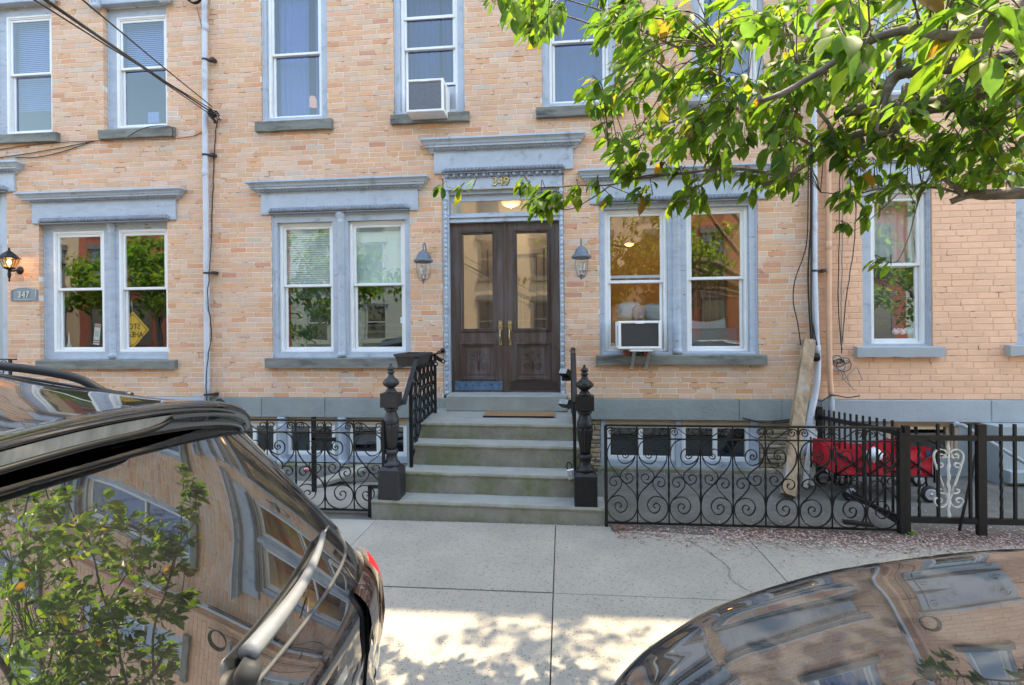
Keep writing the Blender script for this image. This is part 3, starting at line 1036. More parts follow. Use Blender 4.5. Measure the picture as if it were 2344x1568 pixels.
# rooms behind the windows
zf1 = BAND_T
room(h_mid, X_L + .1, pX(985), zf1, 4.35, 2.6, 'room_teal')
room(h_mid, pX(1000), pX(1310), zf1, 4.35, 3.4, 'room_warm')
room(h_mid, pX(1340), X_R - .1, zf1, 4.35, 3.0, 'room_warm')
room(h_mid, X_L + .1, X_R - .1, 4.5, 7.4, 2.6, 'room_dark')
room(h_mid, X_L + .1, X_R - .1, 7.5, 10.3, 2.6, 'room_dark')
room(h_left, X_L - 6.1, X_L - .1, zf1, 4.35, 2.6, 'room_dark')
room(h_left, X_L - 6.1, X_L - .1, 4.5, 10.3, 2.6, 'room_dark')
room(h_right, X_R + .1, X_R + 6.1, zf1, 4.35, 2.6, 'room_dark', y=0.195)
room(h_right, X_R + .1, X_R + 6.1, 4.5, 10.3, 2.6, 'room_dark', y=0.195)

# ---- middle house, upper windows
def upper(house, key, fx0, fx1, ytop_rail, ybot, glass, Y=0.0, casing_y=0.03, mat='blue', raised=0.0, low_glass=None, sill_px=None, pale=None):
    x0, x1, z0, z1 = op[key]
    a, b = pX(fx0, Y + .07, 150), pX(fx1, Y + .07, 150)
    zb = pZ(ybot, Y + .07, (fx0 + fx1) / 2)
    casing(house, x0, x1, z0 - 0.02, z1, [(a, b, zb, z1 - 0.12)], Y + casing_y, mat, Y + 0.16)
    w = window(house, a, b, zb, z1 - 0.12, pZ(ytop_rail, Y + .1, (fx0 + fx1) / 2), Y + 0.07, glass, low_glass, fw=0.028, sw=0.034, raised=raised)
    if sill_px:
        s0, s1, st, sb = sill_px
        sill(house, pX(s0, Y - .07, st), pX(s1, Y - .07, st), pZ(sb, Y - .07, (s0 + s1) / 2), pZ(st, Y - .07, (s0 + s1) / 2), Y)
    return w, a, b, zb, z1 - 0.12


w, a, b, z0, z1 = upper(h_mid, 'u1', 614, 739, 125, 271, 'glass_upper', sill_px=(583, 758, 274, 297))
curtain(w, a + .05, a + (b - a) * .62, z0, z1, 0.26, 'curtain', 5)
curtain(w, a + (b - a) * .72, b - .02, z0, z1, 0.32, 'curtain', 3)
w, a, b, z0, z1 = upper(h_mid, 'u2', 918, 1049, 111, 258, 'glass_upper', raised=pZ(197, .1, 985) - pZ(258, .1, 985), sill_px=(893, 1073, 258, 279))
curtain(w, a + .03, a + (b - a) * .58, z0, z1, 0.42, 'curtain_dark', 6)
curtain(w, a + (b - a) * .62, b - .02, z0, z1, 0.44, 'curtain_dark', 4)
MB().cbox(a + .03, b - .03, 0.115, 0.13, z0 + .02, pZ(199, .1, 985), .003).build('filler_panel', M['white_dirty'], w)
# storm rail of the same window
MB().cbox(a + .04, b - .04, 0.075, 0.10, pZ(43, .08, 985), pZ(36, .08, 985), .003).build('storm_rail', M['white'], w)
w, a, b, z0, z1 = upper(h_mid, 'u3', 1256, 1394, 95, 237, 'glass_upper', sill_px=(1227, 1428, 240, 264))
curtain(w, a + .02, b - .02, z0, z1, 0.26, 'sky_blue', 4, 0.012)  # blue sheet behind the pane, painted as the sky's reflection
w, a, b, z0, z1 = upper(h_mid, 'u4', 1600, 1735, 80, 223, 'glass_upper', sill_px=(1570, 1764, 226, 249))
curtain(w, a + .02, b - .02, z0, z1, 0.30, 'curtain', 4, 0.012)
for k in ('u1', 'u2', 'u3', 'u4'):
    x0, x1, z0, z1 = op[k]
    zz0, zz1 = z1 + 1.0, 10.1
    casing(h_mid, x0, x1, zz0, zz1, [(x0 + .07, x1 - .07, zz0 + .03, zz1 - .1)], 0.03, 'blue', 0.16)
    w = window(h_mid, x0 + .07, x1 - .07, zz0 + .03, zz1 - .1, (zz0 + zz1) / 2, 0.07)
    curtain(w, x0 + .1, x1 - .1, zz0, zz1, 0.3, 'curtain_dark', 4)
    sill(h_mid, x0 - .08, x1 + .08, zz0 - .12, zz0, 0)
    hood(h_mid, 0, 0, z1 + .28, z1 + .12, x0 - .1, x1 + .1, x0, x1, z1 - .02, z1 + .04, z1 - .04)
# warm lamp shade seen through the first upper window
ls = MB().lathe([(0.035, 0), (0.09, 0.0), (0.035, 0.13), (0.03, 0.13)], W(716, 232, 0.7) - Vector((0, 0, .06)), 14)
o = ls.build('lamp_shade', M['amber_glass'])
tag(o, 'small orange lamp shade glowing behind the curtained upper window', 'lamp')

# ---- middle house, ground floor pairs
def pair(house, key, L, Rr, yt, yb, yr, cx, Y=0.0, cy=0.02, mat='blue', glass=('glass', 'glass'), low=('glass', 'glass'), raised=(0, 0), colr=0.052):
    x0, x1, z0, z1 = op[key]
    ym = (yt + yb) / 2
    res = []
    holes = []
    for (fx0, fx1), q in ((L, 0), (Rr, 1)):
        a, b = pX(fx0, Y + .08, ym), pX(fx1, Y + .08, ym)
        xm = (fx0 + fx1) / 2
        holes.append((a, b, pZ(yb, Y + .08, xm), pZ(yt, Y + .08, (L[1] + Rr[0]) / 2)))
    casing(house, x0, x1, z0, z1 - .002, holes, Y + cy, mat, Y + 0.17)
    for q in (0, 1):
        a, b, c, d = holes[q]
        res.append((window(house, a, b, c, d, pZ(yr[q], Y + .1, (L, Rr)[q][0] + 55), Y + 0.075 + 0.0, glass[q], low[q], fw=0.032, sw=0.036, raised=raised[q]), a, b, c, d))
    half_column(house, pX(cx, Y, ym), z0 + 0.03, z1 - 0.03, Y + cy + .004, colr, mat)
    # raised head and foot boards
    m = MB()
    m.cbox(x0 + .02, x1 - .02, Y + cy - .012, Y + cy, z1 - .05, z1 - .004, .004)
    m.cbox(x0 + .02, x1 - .02, Y + cy - .016, Y + cy, z0 + .002, z0 + .045, .004)
    m.build('casing_board', M[mat], house)
    return res


r = pair(h_mid, 'g1', (641, 767), (801, 931), 508, 806, (655, 652), 781, low=('glass_screen', 'glass_screen'))
w, a, b, z0, z1 = r[0]
blind(w, a + .04, b - .04, z0 + .74, z1 - .05, 0.165, 'blind', 0.03)
blind(w, a + .05, b - .05, z0, z0 + .70, 0.26, 'room_teal', 0.03)
w, a, b, z0, z1 = r[1]
MB().box(a + .04, b - .04, 0.20, 0.205, z0 + .95, z1 - .12).build('window_shade', M['shade_teal'], w)
MB().cbox(a + .04, b - .04, 0.17, 0.195, z0 + .90, z0 + .95, .004).build('shade_bar', M['shade_teal'], w)
mm = MB()
for zz in (pZ(775, .15, 866), pZ(760, .15, 866), pZ(745, .15, 866)):
    mm.cbox(a + .05, b - .05, 0.15, 0.17, zz - .012, zz + .02, .004)
mm.build('screen_bars', M['white_dirty'], w)
MB().box(b - .11, b - .05, 0.142, 0.1425, pZ(740, .14, 915), pZ(726, .14, 915)).build('sticker', M['paper'], w)
hood(h_mid, 0, 0, pZ(406, -.15, 774), pZ(440, -.03, 778), pX(597.6, -.03), pX(957.5, -.03), pX(618, -.03), pX(938, -.03), pZ(483, -.05, 778), pZ(470, -.05, 778), pZ(486, -.03, 778))
sill(h_mid, pX(606, -.07, 830), pX(956, -.07, 830), pZ(843, -.07, 780), pZ(820, -.07, 780))

r = pair(h_mid, 'g2', (1383, 1527), (1569, 1712), 477, 805, (646, 638), 1550, glass=('glass', 'glass'), low=('glass_low', 'glass_low'), raised=(0, 0), mat='blue_worn')
w, a, b, z0, z1 = r[0]
m = MB().cbox(a + .05, b - .05, 0.11, 0.135, pZ(637, .11, 1455), pZ(630, .11, 1455), .004)
m.build('storm_rail', M['white_dirty'], w)
curtain(w, a, a + .1, z0, z1, .4, 'room_warm', 2)
w2, a2, b2, z02, z12 = r[1]
curtain(w2, a2 + .28, b2 + .1, z02, z12, 1.2, 'room_warm', 6, .05)
hood(h_mid, 0, 0, pZ(378, -.15, 1556), pZ(412, -.03, 1556), pX(1352, -.03), pX(1762, -.03), pX(1372.5, -.03), pX(1735, -.03), pZ(459, -.05, 1556), pZ(446, -.05, 1556), pZ(461, -.03, 1556))
sill(h_mid, pX(1365, -.07, 827), pX(1756.5, -.07, 827), pZ(836, -.07, 1560), pZ(813, -.07, 1560))

# bed, pillow and cabinet behind the right pair
m = MB().grid(lambda u, v: (a + .0 + (1.35) * u, 0.5 + 0.9 * v, BAND_T + .62 + 0.05 * math.sin(u * 14) * v + .04 * mnoise.noise(Vector((u * 8, v * 6, 1)))), 30, 12)
m.box(a, a + 1.35, .5, 1.4, BAND_T, BAND_T + .58)
o = m.build('bed', M['bed'])
tag(o, 'white made bed seen through the window above the dark air conditioner', 'bed')
def pillow(c, sx, sz, mat, seed):
    m = MB()
    rn = seed
    def f(u, v):
        a_, b_ = u * 2 * math.pi, (v - .5) * math.pi
        x = math.copysign(abs(math.cos(a_) * math.cos(b_)) ** .6, math.cos(a_) * math.cos(b_))
        z = math.copysign(abs(math.sin(b_)) ** .6, math.sin(b_))
        y = math.copysign(abs(math.sin(a_) * math.cos(b_)) ** .9, math.sin(a_) * math.cos(b_))
        k = 1 + .16 * mnoise.noise(Vector((x * 2 + rn, z * 2, y)))
        return (c[0] + x * sx * k, c[1] + y * .07, c[2] + z * sz * k)
    m.grid(f, 28, 14)
    return m
c = W(1440, 712, .45)
o = pillow(c, .17, .12, 'bed', 3).build('pillow', M['bed'])
tag(o, 'white crumpled pillow behind the window air conditioner', 'pillow', 'pillows on the bed behind the window')
c = W(1497, 716, .5)
o = pillow(c, .16, .12, 'bed', 8).build('pillow', M['bed'])
tag(o, 'white pillow nearest the column between the right pair of windows', 'pillow', 'pillows on the bed behind the window')
c = W(1462, 716, .38)
o = pillow(c, .09, .10, 'pink', 5).build('cushion', M['pink'])
tag(o, 'pale pink cushion between white pillows in the right window', 'cushion')
m = MB()
x0c, x1c = pX(1572, .55, 760), pX(1688, .55, 760)
m.cbox(x0c, x1c, .55, .9, BAND_T, pZ(755, .55, 1630), .006)
m.cbox(x0c - .01, x1c + .01, .54, .91, pZ(755, .55, 1630), pZ(751, .55, 1630), .004)
o = m.build('cabinet', M['cabinet'])
tag(o, 'low grey cabinet standing behind the right hand window pane', 'cabinet')
m = MB()
def cush(u, v):
    x = pX(1575, .7, 740) + (pX(1662, .7, 740) - pX(1575, .7, 740)) * u
    return (x, .72 + .12 * v, pZ(753, .7, 1620) + (.10 + .05 * (2 * u - 1) ** 2) * (1 - (2 * v - 1) ** 2) ** .5)
m.grid(cush, 16, 8)
o = m.build('seat_cushion', M['bed'])
tag(o, 'white curved cushion lying on the low grey cabinet', 'cushion')

# ceiling lamps that glow in rooms
def ceiling_lamp(px, py, Y, r, label, power, col=(1, .72, .42)):
    c = W(px, py, Y)
    t = thing('ceiling_lamp', label, 'lamp', c)
    MB().lathe([(0.001, -.36 * r), (.08 * r, -.36 * r), (.10 * r, -.30 * r), (.55 * r, -.26 * r), (.9 * r, -.08 * r), (1.0 * r, .16 * r), (.98 * r, .2 * r)], c, 24).build('lamp_shade', M['lamp_globe'], t)
    MB().lathe([(.98 * r, .16 * r), (1.22 * r, .20 * r), (1.25 * r, .28 * r), (.9 * r, .42 * r), (.85 * r, .46 * r)], c, 24).build('rim', M['brass'], t)
    MB().lathe([(.02 * r, -.5 * r), (.1 * r, -.46 * r), (.12 * r, -.38 * r), (.05 * r, -.34 * r)], c, 10).build('finial', M['brass'], t)
    l = bpy.data.lights.new('lamp_light', 'POINT')
    l.energy = power
    l.color = col
    l.shadow_soft_size = 0.08
    lo = bpy.data.objects.new('lamp_light', l)
    COL.objects.link(lo)
    lo.parent = t
    lo.location = (0, -.02, -r * .9)
    return t


ceiling_lamp(1169.5, 466, 0.75, 0.142, 'round frosted ceiling lamp glowing behind the glass above the wooden doors', 2.6, (1, .80, .58))
ceiling_lamp(1650, 520, 1.6, 0.10, 'ceiling lamp glowing in the room behind the right pair of windows', 5, (1, .62, .3))
ceiling_lamp(1440, 560, 2.2, 0.08, 'smaller ceiling lamp glowing further back behind the right pair of windows', 1.5, (1, .55, .25))

# ---- doorway of the middle house
DY = 0.10   # door face
m = MB()
xj0, xj1 = pX(1032, DY, 700), pX(1282, DY, 700)
zs0 = pZ(903, DY - .02, 1157)
zd1 = pZ(506, DY, 1157)
ztb0, ztb1 = pZ(507, .04, 1157), pZ(488, .04, 1157)
zt0, zt1 = pZ(486.5, .08, 1157), pZ(454, .08, 1157)
zhb = pZ(431, -.01, 1150)       # bottom of the number board
x0, x1 = op['door'][:2]
m.cbox(x0, xj0, .0, .2, zs0, zhb + .02, .004)
m.cbox(xj1, x1, .0, .2, zs0, zhb + .02, .004)
m.box(xj0, xj1, .02, .14, zhb - .002, zhb + .02)
m.box(xj0, xj1, .10, .14, zt1 - .002, zhb - .002)
m.box(xj0, xj1, .05, .10, zhb - .045, zhb - .002)
m.build('door_frame', M['blue'], h_mid)
m = MB()
for k, (yy, a, b) in enumerate(((.03, 0, .3), (.045, .3, .55), (.02, .55, .8), (.05, .8, 1.0))):
    m.cbox(xj0, xj1, yy, .17, ztb0 + (ztb1 - ztb0) * a, ztb0 + (ztb1 - ztb0) * b, .003)
m.build('transom_bar', M['blue'], h_mid)
sash(xj0 + .005, xj1 - .005, ztb1, zt1, .085, .025).build('transom_window', M['blue'], h_mid)
o = pane(xj0 + .02, xj1 - .02, ztb1 + .01, zt1 - .01, .10)
o.build('pane', M['glass_wavy'], bpy.data.objects['transom_window'])
# number board above, with two beaded rows
zb_t = pZ(403, -.03, 1150)
m = MB().cbox(pX(1016, -.03), pX(1289, -.03), -.012, .05, zhb, pZ(392, -.03, 1150), .004)
m.build('number_board', M['blue'], h_mid)
m = MB()
zc, rz = pZ(398, -.05, 1150), .028
x = pX(1020, -.04)
while x < pX(1284, -.04):
    m.ball((x + .022, -.030, zc), .030, .022, rz, 8, 5)
    m.cbox(x + .055, x + .061, -.045, 0, zc - rz, zc + rz, .002)
    m.cbox(x + .066, x + .072, -.045, 0, zc - rz, zc + rz, .002)
    x += .098
m.build('bead_moulding', M['mould'], h_mid)
hood(h_mid, 0, 0, pZ(307, -.15, 1150), pZ(345.5, -.03, 1150), pX(993, -.03, 370), pX(1312, -.03, 370), pX(1013, -.03, 385), pX(1290.6, -.03, 385), pZ(391, -.05, 1150), pZ(379, -.05, 1150), pZ(391.5, -.03, 1150))
# rope and bead uprights each side
for a, b in ((1016, 1026), (1281.5, 1292)):
    m = MB()
    xc = pX((a + b) / 2, -.02, 700)
    z = zs0
    m.tube([(xc, -.012, zs0), (xc, -.012, zhb)], .018, 10)
    while z < zhb - .05:
        m.ball((xc, -.014, z + .04), .026, .022, .036, 8, 6)
        m.lathe([(.018, -.006), (.026, 0), (.018, .006)], (xc, -.014, z + .085), 10)
        m.lathe([(.018, -.006), (.026, 0), (.018, .006)], (xc, -.014, z + .099), 10)
        z += .123
    m.build('beaded_upright', M['blue'], h_mid)
# numbers
v, f = text_mesh('349', 0.155, 0.006)
nx, nz = pX(1146, -.02, 416), pZ(416, -.02, 1146)
m = MB().add([(nx + p.x, -.022 - p.z, nz + p.y) for p in v], f)
o = m.build('house_number', M['gold'], h_mid, label='gold number 349 above the door')
v, f = text_mesh('349', 0.155, 0.003)
m = MB().add([(nx + .004 + p.x * 1.03, -.0135 - p.z, nz - .004 + p.y * 1.03) for p in v], f)
m.build('number_backing', M['iron'], bpy.data.objects['house_number'])

# door leaves
def door_leaf(x0, x1, gx0, gx1, kick, hx, mir):
    zb = pZ(900, DY, 1157)
    gz0, gz1 = pZ(752, DY, 1157), pZ(534, DY, 1157)
    pz0, pz1 = pZ(863, DY, 1157), pZ(791, DY, 1157)
    px0, px1 = gx0 - .028, gx1 + .028
    m = MB()
    xs = [x0, gx0, gx1, x1]
    # stiles and rails round the glass hole and the lower panel hole
    m.cbox(x0, gx0, DY, DY + .05, zb, zd1, .003)
    m.cbox(gx1, x1, DY, DY + .05, zb, zd1, .003)
    m.cbox(gx0, gx1, DY, DY + .05, gz1, zd1, .002)
    m.cbox(gx0, gx1, DY, DY + .05, pz1, gz0, .002)
    m.cbox(gx0, gx1, DY, DY + .05, zb, pz0, .002)
    d = m.build('door', M['wood_door'], h_mid)
    # mouldings round the glass and the panel
    for nm, (a, b, c, e) in (('glass_moulding', (gx0, gx1, gz0, gz1)), ('panel_moulding', (gx0, gx1, pz0, pz1))):
        mm = MB()
        for (oo, yy) in ((0.045, -.018), (0.030, -.026), (0.012, -.014)):
            w_ = .014
            mm.cbox(a - oo, a - oo + w_, DY + yy, DY + .01, c - oo, e + oo, .004)
            mm.cbox(b + oo - w_, b + oo, DY + yy, DY + .01, c - oo, e + oo, .004)
            mm.cbox(a - oo + w_, b + oo - w_, DY + yy, DY + .01, c - oo, c - oo + w_, .004)
            mm.cbox(a - oo + w_, b + oo - w_, DY + yy, DY + .01, e + oo - w_, e + oo, .004)
        z = c + .01
        while z < e:
            for xx in (a - .006, b + .006):
                mm.box(xx - .006, xx + .006, DY - .012, DY, z, z + .009)
            z += .02
        mm.build(nm, M['wood_door'], d)
    pane(gx0 - .002, gx1 + .002, gz0, gz1, DY + .022).build('pane', M['glass_wavy'], d)
    # carved lower panel
    mm = MB().box(gx0, gx1, DY + .012, DY + .03, pz0, pz1)
    mm.cbox(gx0 + .035, gx1 - .035, DY + .006, DY + .02, pz0 + .03, pz1 - .03, .005)
    cx, cz = (gx0 + gx1) / 2, (pz0 + pz1) / 2
    for sg in (-1, 1):
        for (ox, oz, rr, turns, ph) in ((.07, -.065, .055, 2.6, 0), (.075, .085, .03, 1.6, 2)):
            pts = []
            for k in range(40):
                t_ = k / 39
                ang = ph + t_ * turns * 6.283
                q = rr * (1 - .88 * t_)
                pts.append((cx + sg * (ox + q * math.cos(ang)), DY + .004, cz + oz + q * math.sin(ang)))
            mm.tube(pts, .004, 4)
        for (xa, za, xb, zb_, xc_, zc_) in ((.01, -.1, .02, .02, .09, .10), (.01, -.02, .05, .03, .11, .02), (.012, .1, .03, .14, .08, .13)):
            mm.tube(catmull([(cx + sg * xa, DY + .004, cz + za), (cx + sg * xb, DY + .003, cz + zb_), (cx + sg * xc_, DY + .004, cz + zc_)], 6), .0035, 4)
    mm.tube([(cx, DY + .004, cz - .13), (cx, DY + .002, cz + .14)], .005, 5)
    mm.build('carved_panel', M['wood_door'], d)
    km = MB().cbox(x0 + .045, x1 - .035, DY - .004, DY + .001, pZ(893, DY, 1157), pZ(872, DY, 1157), .001)
    for xx in (x0 + .06, (x0 + x1) / 2, x1 - .05):
        for zz in (pZ(891, DY, 1157), pZ(874, DY, 1157)):
            km.ball((xx, DY - .004, zz), .004, .003, .004, 6, 3)
    km.build('kick_plate', M[kick], d)
    # thumb latch handle
    hm = MB()
    hz1, hz0 = pZ(734, DY - .03, 1150), pZ(791, DY - .03, 1150)
    hm.cbox(hx - .030, hx + .030, DY - .010, DY + .001, hz1 - .12, hz1 - .012, .005)
    hm.cbox(hx - .022, hx + .022, DY - .011, DY + .001, hz1 - .135, hz1, .005)
    hm.lathe([(.001, .02), (.013, .018), (.017, .008), (.017, 0)], (hx, DY - .008, hz1 - .045), 12, axis='Y')
    hm.box(hx - .004, hx + .004, DY - .035, DY - .012, hz1 - .09, hz1 - .082)
    hm.ball((hx, DY - .04, hz1 - .086), .018, .014, .006, 8, 4)
    hm.tube(catmull([(hx, DY - .01, hz1 - .11), (hx, DY - .045, hz1 - .12), (hx, DY - .06, hz1 - .17), (hx, DY - .055, hz1 - .24), (hx, DY - .035, hz0 + .045), (hx, DY - .008, hz0 + .035)], 5), [.009] * 12 + [.012] * 6 + [.008] * 8, 8)
    hm.cbox(hx - .020, hx + .020, DY - .010, DY + .001, hz0, hz0 + .075, .005)
    hm.ball((hx, DY - .009, hz0 + .03), .022, .008, .014, 8, 4)
    hm.build('door_handle', M['brass'], d)
    return d


xm = pX(1157, DY, 700)
door_leaf(xj0 + .004, xm - .012, pX(1060, DY, 650), pX(1128, DY, 650), 'kick_blue', pX(1145.5, DY, 760), 0)
door_leaf(xm + .012, xj1 - .004, pX(1183.5, DY, 650), pX(1252.5, DY, 650), 'kick_dark', pX(1167, DY, 760), 1)
m = MB().cbox(xm - .018, xm + .020, DY - .018, DY + .04, pZ(899, DY, 1157), zd1 - .002, .005)
m.cbox(xm - .006, xm + .006, DY - .026, DY - .01, pZ(899, DY, 1157), zd1 - .006, .003)
m.build('astragal', M['wood_door'], h_mid)
m = MB().cbox(xj0, xj1, DY - .05, DY + .2, zs0 - .02, pZ(899.5, DY - .05, 1157), .004)
m.build('threshold', M['white_dirty'], h_mid)
# inner vestibule: second door and window seen through the glass
m = MB()
yv = 1.35
vx0, vx1 = xj0 - .1, xj1 + .1
m.box(vx0, xm - .40, yv, yv + .05, zs0, 4.3)
m.box(xm + .46, vx1, yv, yv + .05, zs0, 4.3)
m.box(xm - .40, xm + .46, yv, yv + .05, 2.95, 4.3)
for (a, b) in ((xm - .40, xm - .30), (xm + .36, xm + .46)):
    m.cbox(a, b, yv - .04, yv, zs0, 2.95, .01)
m.cbox(xm - .40, xm + .46, yv - .04, yv, 2.95, 3.05, .01)
m.build('inner_wall', M['room'], h_mid)
m = MB().cbox(xm - .29, xm + .35, yv + .02, yv + .06, zs0, 2.94, .005)
for q in range(2):
    for z in (1.1, 1.75):
        m.cbox(xm - .22 + q * .28, xm - .02 + q * .28, yv, yv + .03, z, z + .5, .01)
m.build('inner_door', M['room'], h_mid)
m = MB()
for k in range(3):
    m.box(xm + .06 + k * .1, xm + .075 + k * .1, .9, .91, 1.2, 2.3)
for k in range(4):
    m.box(xm + .06, xm + .275, .895, .91, 1.2 + k * .36, 1.215 + k * .36)
m.build('inner_glazing', M['white'], h_mid)

# ---- stone band and basement of the middle house
def band(house, x0, x1, Y, cuts, mat, out=.035):
    xs = [x0] + cuts + [x1]
    for i in range(len(xs) - 1):
        m = MB().cbox(xs[i] + .002, xs[i + 1] - .002, Y - out, Y + .1, BAND_B, BAND_T - .004, .006, jit=.002)
        m.build('band_stone', M[mat], house)


XS0, XS1 = -1.462, 0.062       # door sill block
band(h_mid, X_L, XS0, 0, [pX(602, 0, 930), pX(746, 0, 930)], 'band')
band(h_mid, XS1, X_R, 0, [pX(1690, 0, 930), pX(1787, 0, 930)], 'band')
band(h_left, X_L - 6.2, X_L - .004, 0, [X_L - 3.2, X_L - 1.35], 'band_left')
band(h_right, X_R + .004, X_R + 6.2, YR, [pX(2265, 0, 930)], 'band_right', .05)

bz0, bz1 = -.02, BAND_B
# left of the stoop: smooth painted wall with three two-pane windows
def base_window(house, x0, x1, z0, z1, y, split=.5):
    fr = MB()
    w_ = .05
    for b in ((x0, x0 + w_, z0, z1), (x1 - w_, x1, z0, z1), (x0 + w_, x1 - w_, z0, z0 + w_), (x0 + w_, x1 - w_, z1 - .02, z1)):
        fr.cbox(b[0], b[1], y, y + .07, b[2], b[3], .005)
    xm_ = x0 + (x1 - x0) * split
    fr.cbox(xm_ - .028, xm_ + .028, y + .01, y + .06, z0 + w_, z1 - .02, .004)
    w = fr.build('basement_window', M['white'], house)
    for a, b in ((x0 + w_, xm_ - .028), (xm_ + .028, x1 - w_)):
        pane(a - .004, b + .004, z0 + w_ - .004, z1 - .016, y + .03).build('pane', M['glass_screen'], w)
    MB().box(x0 + .02, x1 - .02, y + .125, y + .13, z0 + .03, z1 - .01).build('added_backing', M['curtain_dark'], w)  # grey board added behind the panes so they look less black
    return w


def zb(py, px=700, Y=.05):
    return pZ(py, Y, px)


wz0, wz1 = zb(1041), zb(972)
Wins = [(530, 634), (657, 768), (800, 932)]
m = MB()
m.box(X_L, pX(1010, 0, 1000), .03, .1, bz0, zb(1083))
xs = [X_L] + [v for w_ in Wins for v in (pX(w_[0], .05, 1000), pX(w_[1], .05, 1000))] + [XS0]
for i in range(0, len(xs), 2):
    m.box(xs[i], xs[i + 1], .03, .12, zb(1083), BAND_B)
m.build('basement_wall', M['basewall'], h_mid)
for a, b in Wins:
    xa, xb = pX(a, .05, 1000), pX(b, .05, 1000)
    w = base_window(h_mid, xa + .002, xb - .002, wz0, wz1, .05)
    MB().cbox(xa, xb, .045, .11, wz1, BAND_B, .003).build('head_board', M['tan'], w)
    MB().cbox(xa, xb, .04, .11, zb(1057), wz0, .004).build('foot_board', M['blue'], w)
for px in (646, 784):
    half_column(h_mid, pX(px, 0, 1010), zb(1060), BAND_B, .02, .058, 'blue', False, False)
MB().cbox(X_L + .1, XS0 - .02, -.06, .05, zb(1083), zb(1059), .01, jit=.003).build('basement_sill', M['step'], h_mid)
MB().box(X_L + .05, XS0, .02, .032, zb(1172), zb(1085)).build('basement_panel', M['basewall'], h_mid)
room(h_mid, X_L + .1, XS0 - .02, bz0, BAND_B, 1.0, 'room', .13)

# right of the stoop: rubble stone wall with two two-pane windows
RW = [(1388, 1546), (1560, 1716)]
m = MB().box(XS1, X_R, .05, .12, bz0, zb(1093, 1500))
xs = [XS1] + [v for w_ in RW for v in (pX(w_[0], .05, 1010), pX(w_[1], .05, 1010))] + [X_R]
for i in range(0, len(xs), 2):
    m.box(xs[i], xs[i + 1], .05, .14, zb(1093, 1500), BAND_B)
bw = m.build('basement_wall', M['mortar'], h_mid)
rs = random.Random(9)
def rubble(x0, x1, z0, z1):
    z = z0
    while z < z1 - .02:
        hh = min(rs.uniform(.045, .085), z1 - z)
        x = x0
        while x < x1 - .02:
            ll = min(rs.uniform(.10, .30), x1 - x)
            if x1 - x - ll < .05:
                ll = x1 - x
            mm = MB().cbox(0, ll - .006, 0, .06, 0, hh - .006, .012, jit=.004)
            me = bpy.data.meshes.new('stone')
            me.from_pydata(mm.v, [], mm.f)
            me.materials.append(M['stone1'])
            o = bpy.data.objects.new('stone', me)
            COL.objects.link(o)
            o.parent = bw
            o.location = Vector((x, rs.uniform(-.01, .02), z)) - wloc(bw)
            k = rs.uniform(.75, 1.1)
            o.color = (.56 * k, .46 * k * rs.uniform(.95, 1.02), .34 * k * rs.uniform(.85, 1.05), 1)
            x += ll
        z += hh
rubble(XS1 + .15, pX(1375, .05, 1010), -.02, BAND_B)
rubble(pX(1738, .05, 1010), X_R, -.02, BAND_B - .05)
rubble(pX(1375, .05, 1010), pX(1738, .05, 1010), -.02, zb(1093, 1500) - .002)
wz0r, wz1r = zb(1054, 1550), zb(976, 1550)
for a, b in RW:
    xa, xb = pX(a, .05, 1010), pX(b, .05, 1010)
    w = base_window(h_mid, xa + .002, xb - .002, wz0r, wz1r, .05)
    MB().cbox(xa, xb, .035, .11, wz1r, BAND_B, .003).build('head_board', M['tan'], w)
    MB().cbox(xa, xb, .03, .11, zb(1072, 1550), wz0r, .004).build('foot_board', M['blue'], w)
for a, b in ((1716, 1737), (1546, 1560), (1375, 1388)):
    MB().cbox(pX(a, .03, 1010) + .001, pX(b, .03, 1010) - .001, .02, .11, zb(1072, 1550), BAND_B, .004).build('jamb_board', M['blue_worn'], h_mid)
MB().cbox(pX(1366, -.05, 1080), pX(1752, -.05, 1080), -.06, .05, zb(1093, 1550, -.05), zb(1073, 1550, -.05), .01, jit=.003).build('basement_sill', M['step'], h_mid)
rb = room(h_mid, XS1 + .02, X_R - .1, bz0, BAND_B, 1.2, 'room', .15)
for px in (1517, 1688):
    MB().box(pX(px, .3, 1010), pX(px + 26, .3, 1010), .3, .32, zb(1045, 1550), zb(985, 1550)).build('red_curtain', M['wagon_red'], h_mid)

